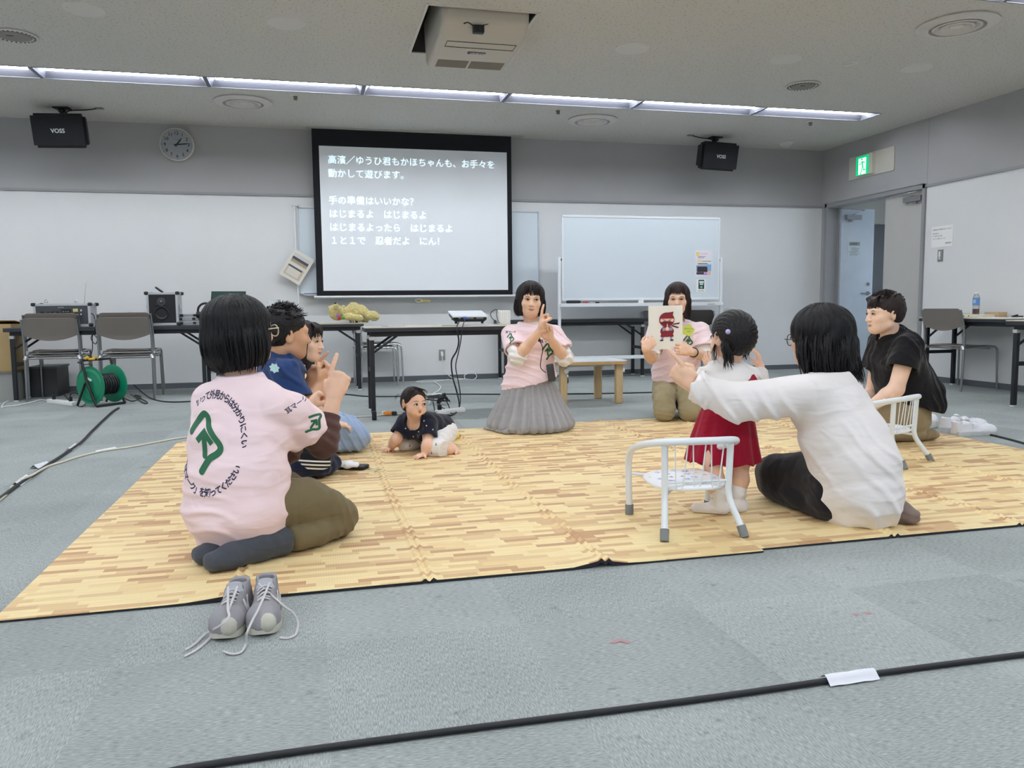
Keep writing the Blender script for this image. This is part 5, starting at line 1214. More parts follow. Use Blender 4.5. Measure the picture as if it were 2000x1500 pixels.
MB().lathe([(0.0316, hB*0.40), (0.0322, hB*0.42), (0.0322, hB*0.70), (0.0316, hB*0.72)], c=bo.location, n=28).build('label', mat('light_blue_label', (96, 152, 214), 0.4), bo, world=True)
MB().lathe([(0.0325, hB*0.36), (0.0327, hB*0.36), (0.0327, hB*0.40), (0.0325, hB*0.40)], c=bo.location, n=28).build('label_band', mat('tan_label_band', (196, 164, 120), 0.4), bo, world=True)
text('label_print', '茶', 0.04, frame(Vector(bo.location)+Vector((-0.0335, 0.008, hB*0.5)), (0, -1, 0), (0, 0, 1)), M_white, bo)
MB().lathe([(0.001, hB), (0.014, hB), (0.0155, hB*0.985), (0.0155, hB*0.92), (0.001, hB*0.92)], c=bo.location, n=20).build('cap', M_white, bo, world=True)
p = AX(1945, 607, 6.35)
tag(MB().box((6.35, p.y, TT+0.026), (0.10, 0.17, 0.05), bevel=0.003).build('tan_box', mat('tan_cardboard', (190, 160, 128), 0.7), None), 'small tan cardboard box behind the cream box on the right wall table', 'box')
p = AX(1876, 606, 6.3)
tag(MB().box((6.3, p.y, TT+0.022), (0.12, 0.12, 0.042), bevel=0.003).build('white_carton', mat('white_carton', (226, 230, 230), 0.6), None), 'small white carton left of the tea bottle behind the chair', 'box')
p = AX(1965, 614, 6.1)
ppr = thing('paper_stack', 'white papers lying on the right wall table', 'papers', (6.1, p.y, TT))
MB().box((6.12, p.y+0.08, TT+0.003), (0.21, 0.30, 0.006), 0, Matrix.Rotation(0.2, 3, 'Z')).box((6.08, p.y-0.18, TT+0.005), (0.21, 0.30, 0.008), 0, Matrix.Rotation(-0.15, 3, 'Z')).build('sheet', M_paper, ppr, world=True, smooth=False)
p = AX(1990, 612, 6.05)
tag(MB().tube([(6.08, p.y+0.1, TT+0.018), (6.03, p.y-0.06, TT+0.018)], 0.007).tube([(6.05, p.y+0.06, TT+0.018), (6.06, p.y+0.02, TT+0.03)], 0.008).build('marker_pen', M_black, None), 'black marker pen on the papers at the right edge', 'pen')

# ================================================================ implicit-surface modelling (limbs, clothes, hair grow as one smooth skin)
def V3(p): return np.array([p[0], p[1], p[2]], dtype=np.float64)
def nrm(v):
    v = V3(v); return v/max(np.linalg.norm(v), 1e-12)
def vnoise(P, seed=0):
    """value noise, -1..1"""
    i = np.floor(P).astype(np.int64); f = P-i; f = f*f*(3-2*f)
    def h(dx, dy, dz):
        n = ((i[:, 0]+dx)*374761393 + (i[:, 1]+dy)*668265263 + (i[:, 2]+dz)*2147483647 + seed*974711) & 0xffffffff
        n = ((n ^ (n >> 13))*1274126177) & 0xffffffff
        return ((n ^ (n >> 16)) & 0xffff)/32767.5-1
    x, y, z = f[:, 0], f[:, 1], f[:, 2]
    a = h(0,0,0)*(1-x)+h(1,0,0)*x; b = h(0,1,0)*(1-x)+h(1,1,0)*x
    c = h(0,0,1)*(1-x)+h(1,0,1)*x; d = h(0,1,1)*(1-x)+h(1,1,1)*x
    return (a*(1-y)+b*y)*(1-z)+(c*(1-y)+d*y)*z
class SDF:
    def __init__(s, res=0.004): s.p = []; s.res = res; s.warps = []
    def _add(s, f, lo, hi, k, op, m): s.p.append((f, np.array(lo), np.array(hi), k, op, m)); return s
    def cone(s, a, b, r1, r2=None, k=0.012, op='add', m=0):
        a, b = V3(a), V3(b); r2 = r1 if r2 is None else r2; ab = b-a; L2 = max(ab @ ab, 1e-12)
        def f(P):
            t = np.clip(((P-a) @ ab)/L2, 0, 1)
            return np.linalg.norm(P-a-t[:, None]*ab, axis=1)-(r1+(r2-r1)*t)
        R = max(r1, r2); return s._add(f, np.minimum(a, b)-R, np.maximum(a, b)+R, k, op, m)
    def chain(s, pts, rs, k=0.012, op='add', m=0):
        for i in range(len(pts)-1): s.cone(pts[i], pts[i+1], rs[i], rs[i+1], k if i == 0 else min(k, 0.01)+0.004, op, m)
        return s
    def ball(s, c, r, k=0.012, op='add', m=0): return s.cone(c, V3(c)+1e-6, r, r, k, op, m)
    def ell(s, c, r, axes=None, k=0.012, op='add', m=0):
        c = V3(c); r = np.array(r, float); A = np.eye(3) if axes is None else np.array([nrm(x) for x in axes])
        def f(P):
            q = (P-c) @ A.T; k0 = np.linalg.norm(q/r, axis=1); k1 = np.linalg.norm(q/(r*r), axis=1)
            return k0*(k0-1)/np.maximum(k1, 1e-9)
        e = np.sqrt(((A*r[:, None])**2).sum(0)); return s._add(f, c-e, c+e, k, op, m)
    def loft(s, st, R, k=0.02, op='add', m=0, pw=2.0):
        """st: [(centre, half width along R, half depth)] - one smooth elliptical trunk through the stations"""
        C = np.array([V3(q[0]) for q in st]); W = np.array([[q[1], q[2]] for q in st])
        fn = []
        lo = (C-W.max(1)[:, None]).min(0); hi = (C+W.max(1)[:, None]).max(0)
        segs = []
        for i in range(len(st)-1):
            ax = nrm(C[i+1]-C[i]); r_ = V3(R); r_ = nrm(r_-ax*(r_ @ ax)); d_ = np.cross(ax, r_); segs.append((C[i], C[i+1]-C[i], r_, d_, W[i], W[i+1]))
        def f(P):
            out = None
            for (c0, ab, r_, d_, w0, w1) in segs:
                L = np.linalg.norm(ab); q = P-c0; t = (q @ ab)/(L*L); tc = np.clip(t, 0, 1); over = (t-tc)*L
                w = w0+(w1-w0)*tc[:, None]; x = (q @ r_)/w[:, 0]; y = (q @ d_)/w[:, 1]; mn = w.min(1)
                e = mn*0.75
                if pw == 2.0: k0 = np.sqrt(x*x+y*y+(over/e)**2)
                else: k0 = (np.abs(x)**pw+np.abs(y)**pw+np.abs(over/e)**pw)**(1/pw)
                k1 = np.sqrt((x/w[:, 0])**2+(y/w[:, 1])**2+(over/(e*e))**2)
                d = k0*(k0-1)/np.maximum(k1, 1e-6)
                d = np.where(k0 < 0.35, -mn*0.6, d)
                if out is None: out = d
                else:
                    h = np.maximum(0.02-np.abs(out-d), 0)/0.02; out = np.minimum(out, d)-h*h*0.005
            return out
        return s._add(f, lo, hi, k, op, m)
    def half(s, p, n, k=0.006, lo=None, hi=None):
        """cut away everything on the side n points to"""
        p, n = V3(p), nrm(n)
        return s._add(lambda P: -((P-p) @ n), lo if lo is not None else (-1e3,)*3, hi if hi is not None else (1e3,)*3, k, 'sub', 0)
    def cap(s, a, ax, R, Lh, k=0.003):
        """cut with a flat-ended cylinder that starts at a and runs along ax"""
        a, ax = V3(a), nrm(ax)
        def f(P):
            t = (P-a) @ ax; q = np.linalg.norm(P-a-t[:, None]*ax, axis=1); return np.maximum(np.maximum(q-R, -t), t-Lh)
        e = a+ax*Lh; return s._add(f, np.minimum(a, e)-R, np.maximum(a, e)+R, k, 'sub', 0)
    def warp(s, f): s.warps.append(f); return s
    def wrinkle(s, amp, scale, seed=0, aniso=None, mask=None):
        sc = np.array(aniso if aniso is not None else (1, 1, 1), float)*scale
        def f(P):
            Q = P*sc; Q = Q+0.35*vnoise(Q*0.6+9, seed+7)[:, None]; n = vnoise(Q, seed); w = amp*(0.5-1.2*np.minimum(np.abs(n)*1.3, 1)+0.5*vnoise(Q*0.8+5.2, seed+3))*0.8
            return w*mask(P) if mask is not None else w
        return s.warp(f)
    def drape(s, amp, e, wl, seed=0, mask=None, sharp=3):
        """raised folds that repeat along e, in patches"""
        e = nrm(e)
        def f(P):
            w = (0.5+0.5*np.sin((P @ e)*(2*math.pi/wl)+3.0*vnoise(P*6, seed)))**sharp*np.clip(vnoise(P*5, seed+1)*1.7+0.45, 0, 1)
            return -amp*w*(mask(P) if mask is not None else 1)
        return s.warp(f)
    def eval(s, P, idx):
        d = np.full(len(P), 1.0)
        for i in idx:
            f, lo, hi, k, op, m = s.p[i]; e = f(P)
            if op == 'add':
                if k > 0: h = np.maximum(k-np.abs(d-e), 0)/k; d = np.minimum(d, e)-h*h*k*0.25
                else: d = np.minimum(d, e)
            else:
                e = -e if op == 'sub' else e
                if k > 0: h = np.maximum(k-np.abs(d-e), 0)/k; d = np.maximum(d, e)+h*h*k*0.25
                else: d = np.maximum(d, e)
        for w in s.warps: d = d+w(P)
        return d
    def mesh(s):
        res = s.res; B = 14
        adds = [q for q in s.p if q[4] == 'add']
        lo = np.min([q[1] for q in adds], 0)-4*res; hi = np.max([q[2] for q in adds], 0)+4*res
        n = np.ceil((hi-lo)/res).astype(int)+1
        nb = np.ceil((n-1)/B).astype(int); n = nb*B+1
        D = np.full(n, 1.0, np.float32)
        g = np.arange(B+1)*res
        off = np.stack(np.meshgrid(g, g, g, indexing='ij'), -1).reshape(-1, 3)
        half_d = B*res*0.5*math.sqrt(3)
        mg = 0.03
        for bx in range(nb[0]):
            for by in range(nb[1]):
                for bz in range(nb[2]):
                    o = lo+np.array([bx, by, bz])*B*res; oh = o+B*res
                    idx = [i for i, q in enumerate(s.p) if np.all(q[1]-mg < oh) and np.all(q[2]+mg > o)]
                    if not any(s.p[i][4] == 'add' for i in idx): continue
                    dc = s.eval((o+B*res*0.5)[None, :], idx)[0]
                    sl = (slice(bx*B, bx*B+B+1), slice(by*B, by*B+B+1), slice(bz*B, bz*B+B+1))
                    if dc < -half_d*1.6: D[sl] = np.minimum(D[sl], dc); continue
                    D[sl] = s.eval(o+off, idx).reshape(B+1, B+1, B+1)
        D[0], D[-1] = 1, 1; D[:, 0] = 1; D[:, -1] = 1; D[:, :, 0] = 1; D[:, :, -1] = 1
        ins = D < 0
        c = [ins[dx:n[0]-1+dx, dy:n[1]-1+dy, dz:n[2]-1+dz] for dx in (0, 1) for dy in (0, 1) for dz in (0, 1)]
        cnt = sum(q.astype(np.int8) for q in c); mix = (cnt > 0) & (cnt < 8)
        I = np.argwhere(mix); vid = np.full(mix.shape, -1, np.int32); vid[mix] = np.arange(len(I))
        acc = np.zeros((len(I), 3)); num = np.zeros(len(I))
        cs = [(dx, dy, dz) for dx in (0, 1) for dy in (0, 1) for dz in (0, 1)]
        for a in range(8):
            for b in range(a+1, 8):
                if sum(abs(cs[a][t]-cs[b][t]) for t in range(3)) != 1: continue
                da = D[I[:, 0]+cs[a][0], I[:, 1]+cs[a][1], I[:, 2]+cs[a][2]]; db = D[I[:, 0]+cs[b][0], I[:, 1]+cs[b][1], I[:, 2]+cs[b][2]]
                x = (da < 0) != (db < 0); t = np.where(x, da/np.where(x, da-db, 1), 0)
                acc += np.where(x[:, None], np.array(cs[a])+t[:, None]*(np.array(cs[b])-np.array(cs[a])), 0); num += x
        P = lo+(I+acc/num[:, None])*res
        Q = []
        for ax in range(3):
            sl0 = [slice(1, -1)]*3; sl1 = [slice(1, -1)]*3
            sl0[ax] = slice(0, -1); sl1[ax] = slice(1, None)
            e0, e1 = ins[tuple(sl0)], ins[tuple(sl1)]
            E_ = np.argwhere(e0 != e1); 
            st = np.array([1, 1, 1]); st[ax] = 0
            flip = e0[E_[:, 0], E_[:, 1], E_[:, 2]]
            E_ = E_+st
            u, w = [(1, 2), (2, 0), (0, 1)][ax]
            du = np.zeros(3, int); du[u] = 1; dw = np.zeros(3, int); dw[w] = 1
            ids = [vid[tuple((E_-q).T)] for q in (du*0, du, du+dw, dw)]
            q = np.stack(ids, 1); q[~flip] = q[~flip][:, ::-1]
            Q.append(q)
        Q = np.concatenate(Q); Q = Q[(Q >= 0).all(1)]
        ms = sorted({q[5] for q in adds})
        mi = np.zeros(len(Q), np.int32)
        if len(ms) > 1:
            best = np.full(len(P), 1e9); bm_ = np.zeros(len(P), np.int32)
            for f, lo_, hi_, k, op, m in adds:
                sel = np.where(np.all(P > lo_-0.012, 1) & np.all(P < hi_+0.012, 1))[0]
                if len(sel) == 0: continue
                e = f(P[sel]); b = (e < best[sel]) & ((m == 0) | (e < 0.0022)); best[sel[b]] = e[b]; bm_[sel[b]] = m
            mi = np.max(bm_[Q], axis=1)
        return P, Q, mi
    def build(s, name, mats, parent, keep=0.02):
        P, Q, mi = s.mesh()
        me = bpy.data.meshes.new(name)
        me.vertices.add(len(P)); me.vertices.foreach_set('co', P.astype(np.float32).ravel())
        me.loops.add(len(Q)*4); me.loops.foreach_set('vertex_index', Q.astype(np.int32).ravel())
        me.polygons.add(len(Q)); me.polygons.foreach_set('loop_start', np.arange(len(Q), dtype=np.int32)*4)
        me.update(calc_edges=True); me.validate()
        if keep:   # drop stray crumbs
            bm = bmesh.new(); bm.from_mesh(me); bm.verts.ensure_lookup_table(); seen = set(); drop = []
            for v in bm.verts:
                if v.index in seen: continue
                st = [v]; comp = [v]; seen.add(v.index)
                while st:
                    x = st.pop()
                    for e in x.link_edges:
                        y = e.other_vert(x)
                        if y.index not in seen: seen.add(y.index); st.append(y); comp.append(y)
                if len(comp) < keep*len(bm.verts): drop += comp
            if drop:
                bmesh.ops.delete(bm, geom=drop, context='VERTS')
                bm.to_mesh(me); mi = None
            bm.free()
        if mi is not None and len(mi) == len(me.polygons): me.polygons.foreach_set('material_index', mi)
        return link_mesh(name, me, mats, parent, world=True, smooth=True, angle=None)

# ---------------------------------------------------------------- figure parts
def skin(name, rgb):
    m = mat(name, rgb, 0.5, spec=0.35, var=0.06, vscale=18)
    b = m.node_tree.nodes['Principled BSDF']; b.inputs['Subsurface Weight'].default_value = 0.12; b.inputs['Subsurface Radius'].default_value = (0.012, 0.005, 0.003); b.inputs['Subsurface Scale'].default_value = 1.0
    return m
def hair_mat(name, rgb, rough=0.46, stretch=(90, 90, 6)):
    return mat(name, rgb, rough, spec=0.32, bump=0.9, bscale=3.0, stretch=stretch, bdist=0.004, var=0.35, vscale=2.0)
def cloth(name, rgb, rough=0.85, bump=0.2, bscale=700, crease=0.4, cscale=9.0):
    """weave on top of soft creases"""
    m = mat(name, rgb, rough, spec=0.2, bump=bump, bscale=bscale, sheen=0.15, bdist=0.0008)
    nt = m.node_tree; N, K = nt.nodes, nt.links; fine = [n for n in N if n.bl_idname == 'ShaderNodeBump'][0]
    tc = [n for n in N if n.bl_idname == 'ShaderNodeTexCoord'][0]
    n1 = N.new('ShaderNodeTexNoise'); n1.inputs['Scale'].default_value = cscale; n1.inputs['Detail'].default_value = 1.5; n1.inputs['Distortion'].default_value = 0.7
    mp = N.new('ShaderNodeMapping'); mp.inputs['Rotation'].default_value = (0.5, 0.4, 0.6); mp.inputs['Scale'].default_value = (0.5, 1.0, 1.9); K.new(tc.outputs['Object'], mp.inputs['Vector']); K.new(mp.outputs[0], n1.inputs['Vector'])
    bp = N.new('ShaderNodeBump'); bp.inputs['Strength'].default_value = crease; bp.inputs['Distance'].default_value = 0.03; K.new(n1.outputs[0], bp.inputs['Height']); K.new(bp.outputs[0], fine.inputs['Normal'])
    return m
class Head:
    """local axes: x = the person's right, y = out of the face, z = crown"""
    def __init__(h, c, fwd, up=(0, 0, 1), s=1.0):
        h.c = V3(c); h.y = nrm(fwd); z = V3(up); h.z = nrm(z-h.y*(z @ h.y)); h.x = np.cross(h.y, h.z); h.s = s
    def p(h, x, y, z): return h.c+(h.x*x+h.y*y+h.z*z)*h.s
    @property
    def ax(h): return (h.x, h.y, h.z)
def add_head(S, h, skin_i=0, lip_i=1, baby=False, mouth_open=0.0, ears=True):
    s = h.s; R = lambda *r: [q*s for q in r]
    if baby:
        S.ell(h.p(0, -0.012, 0.030), R(0.078, 0.092, 0.080), h.ax, k=0.02)
        S.ell(h.p(0, 0.030, -0.030), R(0.062, 0.056, 0.058), h.ax, k=0.03*s)
        for q in (-1, 1): S.ell(h.p(q*0.036, 0.040, -0.048), R(0.034, 0.034, 0.032), h.ax, k=0.02*s)
        S.ell(h.p(0, 0.062, -0.074), R(0.02, 0.018, 0.016), h.ax, k=0.02*s)
        S.cone(h.p(0, 0.083, -0.022), h.p(0, 0.092, -0.034), 0.007*s, 0.0095*s, k=0.012*s)
        for q in (-1, 1): S.ball(h.p(q*0.009, 0.086, -0.036), 0.006*s, k=0.006*s)
        ez, ey, ex, lz, ly = -0.006, 0.084, 0.031, -0.056, 0.080
    else:
        S.ell(h.p(0, -0.014, 0.036), R(0.076, 0.096, 0.080), h.ax, k=0.02)
        S.ell(h.p(0, 0.032, -0.020), R(0.062, 0.060, 0.080), h.ax, k=0.035*s)
        S.ell(h.p(0, 0.046, -0.066), R(0.046, 0.042, 0.042), h.ax, k=0.03*s)
        S.ell(h.p(0, 0.068, -0.090), R(0.020, 0.017, 0.015), h.ax, k=0.025*s)
        for q in (-1, 1):
            S.ell(h.p(q*0.038, 0.058, -0.022), R(0.026, 0.026, 0.024), h.ax, k=0.02*s)
            S.cone(h.p(q*0.047, 0.004, -0.058), h.p(q*0.018, 0.060, -0.088), 0.016*s, 0.013*s, k=0.03*s)
            S.cone(h.p(q*0.012, 0.086, 0.022), h.p(q*0.044, 0.074, 0.024), 0.010*s, 0.008*s, k=0.02*s)
        S.cone(h.p(0, 0.088, 0.010), h.p(0, 0.108, -0.030), 0.0065*s, 0.0105*s, k=0.014*s)
        for q in (-1, 1): S.ball(h.p(q*0.0115, 0.098, -0.033), 0.0075*s, k=0.006*s)
        ez, ey, ex, lz, ly = 0.004, 0.088, 0.031, -0.062, 0.091
    for q in (-1, 1):
        S.ell(h.p(q*ex, ey+0.012, ez), R(0.017, 0.012, 0.011), h.ax, k=0.014*s, op='sub')
        S.ell(h.p(q*ex, ey-0.010, ez), R(0.015, 0.011, 0.009), h.ax, k=0.004*s)
    if mouth_open: S.ell(h.p(0, ly+0.006, lz-0.004), R(0.011, 0.014, 0.006+mouth_open), h.ax, k=0.004, op='sub')
    for q in (-1, 1):
        S.cone(h.p(0, ly-0.002, lz+0.004), h.p(q*0.020, ly-0.012, lz+0.001), 0.0045*s, 0.003*s, k=0.006*s); S.cone(h.p(0, ly-0.003, lz-0.006), h.p(q*0.018, ly-0.012, lz-0.002), 0.0055*s, 0.003*s, k=0.006*s)
    if ears:
        for q in (-1, 1):
            eax = (h.x*q*0.9-h.y*0.45, h.y+h.x*q*0.4, h.z)
            S.ell(h.p(q*(0.080 if baby else 0.076), -0.012, -0.004), R(0.010, 0.023, 0.034) if baby else R(0.009, 0.020, 0.032), eax, k=0.008*s)
            S.ell(h.p(q*0.085, -0.006, 0.0), R(0.006, 0.011, 0.018), eax, k=0.006*s, op='sub')
def face_details(h, parent, baby=False, lid=0.6, gaze=(0, 0), brow=(34, 28, 26), smile=0.002):
    """eyes and brows as small parts of the head"""
    s = h.s; ez, ey, ex = (-0.006, 0.084, 0.031) if baby else (0.004, 0.088, 0.031)
    M = Matrix([h.x, h.y, h.z]).transposed()
    M_ew = mat('eye_white', (204, 196, 190), 0.2, coat=0.5); M_ir = mat('dark_iris', (36, 22, 16), 0.15, coat=0.6); M_br = mat('eyebrow_hair', brow, 0.8); M_la = mat('eyelash', (28, 20, 20), 0.7)
    for q in (-1, 1):
        hh = 0.0068 if baby else 0.0048*lid/0.6
        c = h.p(q*ex, ey-0.0005, ez)
        e = MB().ball(c, (0.0135*s, 0.0065*s, hh*s), rot=M, n=16).build('eye', M_ew, parent, world=True)
        ci = h.p(q*ex+gaze[0], ey+0.0035, ez+gaze[1])
        MB().ball(ci, ((0.0070 if baby else 0.0066)*s, 0.0038*s, hh*1.04*s), rot=M, n=14).build('iris', M_ir, e, world=True)
        MB().tube([h.p(q*(ex-0.015), ey+0.0015, ez-0.001), h.p(q*(ex-0.005), ey+0.0055, ez+hh+0.0012), h.p(q*(ex+0.006), ey+0.004, ez+hh+0.0012), h.p(q*(ex+0.016), ey-0.003, ez+0.0005)], [0.0012*s, 0.0022*s, 0.0024*s, 0.0013*s], 0, 6, 4).build('eyelash', M_la, e, world=True)
        bz = ez+(0.024 if baby else 0.019)
        MB().tube([h.p(q*(ex-0.017), ey+0.006, bz-0.001), h.p(q*(ex), ey+0.004, bz+0.003), h.p(q*(ex+0.019), ey-0.010, bz-0.001)], [0.0020*s, 0.0030*s, 0.0016*s], 0, 8, 5, flat=0.6).build('eyebrow', M_br, parent, world=True)
    # lips laid on the face
    body = [c for c in parent.children if c.name.split('.')[0] == 'body'][0]; bv = bvh_of(body); lz, k = (-0.056, 0.62) if baby else (-0.062, 1.0)
    up_ = [(-0.023, smile), (-0.011, 0.006), (-0.003, 0.0075), (0, 0.006), (0.003, 0.0075), (0.011, 0.006), (0.023, smile), (0.010, -0.0005), (0, -0.001), (-0.010, -0.0005)]
    lo_ = [(-0.022, smile-0.001), (-0.010, -0.0015), (0, -0.002), (0.010, -0.0015), (0.022, smile-0.001), (0.012, -0.0075), (0, -0.0105), (-0.012, -0.0075)]
    ln_ = [(-0.024, smile+0.0008), (-0.010, 0.0003), (0, -0.0002), (0.010, 0.0003), (0.024, smile+0.0008), (0.010, -0.002), (0, -0.0026), (-0.010, -0.002)]
    for nm, pts, m_, of in (('upper_lip', up_, LIPB if baby else LIP, 0.0006), ('lower_lip', lo_, LIPB if baby else LIP, 0.0006), ('mouth_line', ln_, mat('mouth_shadow', (110, 56, 52), 0.7), 0.0011)):
        decal([(q[0]*k, q[1]*(1.25 if baby else 1)) for q in pts], [tuple(range(len(pts)))], lambda x, y: Vector(h.p(x, 0.10, lz+y)), bv, -h.y, of, nm, m_, parent, 0.006)
FINGERS = {'index': (0.031, 0.070), 'middle': (0.010, 0.078), 'ring': (-0.011, 0.072), 'pinky': (-0.030, 0.056)}
def add_hand(S, wrist, d, n, thumb_side, pose, s=1.0, wr=0.026, m=0, thumb=None):
    """d: wrist to knuckles, n: direction the palm faces, thumb_side: towards the thumb. pose: finger -> (mcp, pip, dip, spread) degrees"""
    d = nrm(d); n = V3(n); n = nrm(n-d*(n @ d)); t = np.cross(d, n); t = t if t @ V3(thumb_side) > 0 else -t
    w = V3(wrist)
    P = lambda a, b, c: w+(d*a+t*b+n*c)*s
    S.ell(P(0.046, 0.0, 0.0), (0.050*s, 0.038*s, 0.0165*s), (d, t, n), k=0.016*s, m=m)
    S.cone(P(0.008, 0, 0), P(0.05, 0.018, 0), wr*0.75*s, 0.014*s, k=0.014*s, m=m); S.cone(P(0.008, 0, 0), P(0.06, -0.018, 0), wr*0.75*s, 0.013*s, k=0.012*s, m=m)
    S.ell(P(0.032, 0.026, 0.008), (0.030*s, 0.016*s, 0.016*s), (d+t*0.4, t, n), k=0.012*s, m=m)
    for f, (lat, L) in FINGERS.items():
        mc, pi, di, sp = pose[f]
        base = P(0.084-abs(lat-0.008)*0.22, lat, 0.0); a = math.radians(sp); dr = d*math.cos(a)+t*math.sin(a)
        r = 0.0088 if f != 'pinky' else 0.0075; cur = base; ang = 0
        S.ball(base, (r+0.0008)*s, k=0.010*s, m=m)
        for frac, bend, rr in ((0.46, mc, 1.0), (0.29, pi, 0.92), (0.25, di, 0.82)):
            ang += math.radians(bend); q = dr*math.cos(ang)+n*math.sin(ang); nx = cur+q*L*frac*s
            S.cone(cur, nx, r*rr*1.02*s, r*rr*0.92*s, k=0.0035*s, m=m); cur = nx
    th = thumb or ((0.55, 0.75, 0.25), (0.85, 0.30, 0.35), (0.9, 0.1, 0.35)); cur = P(0.022, 0.030, 0.006)
    for (a, b, c), L, r0, r1 in zip(th, (0.040, 0.032, 0.026), (0.0125, 0.0105, 0.0095), (0.0105, 0.0095, 0.0078)):
        q = nrm(d*a+t*b+n*c); nx = cur+q*L*s; S.cone(cur, nx, r0*s, r1*s, k=0.006*s, m=m); cur = nx
POINT = {'index': (4, 6, 4, 2), 'middle': (78, 92, 55, 0), 'ring': (82, 95, 55, 0), 'pinky': (84, 92, 55, 0)}
FIST = {'index': (70, 90, 50, 0), 'middle': (76, 92, 55, 0), 'ring': (80, 92, 55, 0), 'pinky': (82, 90, 55, 0)}
GRIP = {'index': (48, 40, 25, 3), 'middle': (52, 42, 25, 1), 'ring': (55, 42, 25, -1), 'pinky': (58, 42, 25, -4)}
RELAX = {'index': (18, 22, 14, 4), 'middle': (22, 25, 15, 1), 'ring': (25, 26, 16, -2), 'pinky': (28, 28, 18, -6)}
FLAT = {'index': (4, 6, 4, 7), 'middle': (4, 6, 4, 1), 'ring': (5, 6, 4, -5), 'pinky': (6, 8, 5, -13)}
THUMB_IN = ((0.72, 0.30, 0.62), (0.48, -0.50, 0.70), (0.12, -0.98, 0.12))
def locks(name, m, parent, specs, n=6, flat=0.45):
    """tapered strands of hair: each spec is ([points], radius)"""
    b = MB()
    for pts, r in specs: b.tube([Vector(p) for p in pts], [r*0.75, r, r*0.8, r*0.12], 0, n, 4, flat=flat)
    return b.build(name, m, parent, world=True, angle=None)
def decal(vs, fs, to3d, bvh, direction, off, name, m, parent, cell=0.012):
    """lay flat lettering on a curved garment: cut it fine, then drop every corner onto the cloth"""
    bm = bmesh.new(); bv = [bm.verts.new((v[0], v[1], 0)) for v in vs]
    for f in fs:
        try: bm.faces.new([bv[i] for i in f])
        except ValueError: pass
    xs = [v[0] for v in vs]; ys = [v[1] for v in vs]
    for ax, (lo, hi) in enumerate(((min(xs), max(xs)), (min(ys), max(ys)))):
        c = lo+cell*0.37
        while c < hi:
            co = [0, 0, 0]; no = [0, 0, 0]; co[ax] = c; no[ax] = 1
            bmesh.ops.bisect_plane(bm, geom=bm.verts[:]+bm.edges[:]+bm.faces[:], plane_co=co, plane_no=no, dist=1e-6); c += cell
    d = Vector(direction).normalized(); dead = []
    for v in bm.verts:
        p = to3d(v.co.x, v.co.y); hit = bvh.ray_cast(p-d*0.5, d, 1.0)
        if hit[0] is None: dead.append(v)
        else: v.co = hit[0]-d*off
    bmesh.ops.delete(bm, geom=dead, context='VERTS')
    me = bpy.data.meshes.new(name); bm.to_mesh(me); bm.free()
    return link_mesh(name, me, m, parent, world=True, smooth=True, angle=None)
def bvh_of(o):
    me = o.data; M = local_matrix(o)
    return BVHTree.FromPolygons([M @ v.co for v in me.vertices], [tuple(p.vertices) for p in me.polygons])
def ear_mark(s=1.0):
    """green ear-and-arrow emblem as flat outline strokes: returns verts, faces (x right, y up, about unit height)"""
    b = MB()
    def stroke(pts, w, n=10):
        P = catmull([(p[0], p[1], 0) for p in pts], n); V = []
        for i, p in enumerate(P):
            t = (P[min(i+1, len(P)-1)]-P[max(i-1, 0)]).normalized(); q = Vector((-t.y, t.x, 0))*w/2; V += [p-q, p+q]
        b.add(V, [(2*i, 2*i+2, 2*i+3, 2*i+1) for i in range(len(P)-1)])
        for p in (P[0], P[-1]): b.add([p+Vector((w/2*math.cos(a), w/2*math.sin(a), 0.0)) for a in np.linspace(0, 2*math.pi, 15)[:-1]], [tuple(range(14))])
    stroke([(-0.30, 0.13), (-0.20, 0.28), (-0.06, 0.44), (0.0, 0.455), (0.045, 0.41), (0.07, 0.28), (0.16, 0.15), (0.27, 0.02), (0.28, -0.06), (0.22, -0.13), (0.10, -0.21), (0.03, -0.30), (-0.06, -0.44)], 0.105)
    stroke([(-0.005, -0.19), (-0.01, 0.0), (-0.01, 0.13)], 0.095)
    b.add([(-0.19, 0.045, 0), (-0.125, -0.02, 0), (0.0, 0.12, 0), (-0.01, 0.25, 0)], [(0, 1, 2, 3)]).add([(0.165, 0.045, 0), (0.10, -0.02, 0), (-0.02, 0.12, 0), (-0.01, 0.25, 0)], [(3, 2, 1, 0)])
    return [(v[0]*s, v[1]*s) for v in b.v], b.f
def arc_text(body, R, a0, step, size, outward=True):
    """letters set around a circle; a0, step in degrees"""
    V = []; F = []
    for i, ch in enumerate(body):
        vs, fs = text_verts(ch, size, 'CENTER', bold=0.0008)
        a = math.radians(a0+step*i); rot = a-math.pi/2 if outward else a+math.pi/2
        o = len(V)
        for v in vs:
            y = v.y-size*0.35
            V.append((R*math.cos(a)+v.x*math.cos(rot)-y*math.sin(rot), R*math.sin(a)+v.x*math.sin(rot)+y*math.cos(rot)))
        F += [tuple(q+o for q in f) for f in fs]
    return V, F
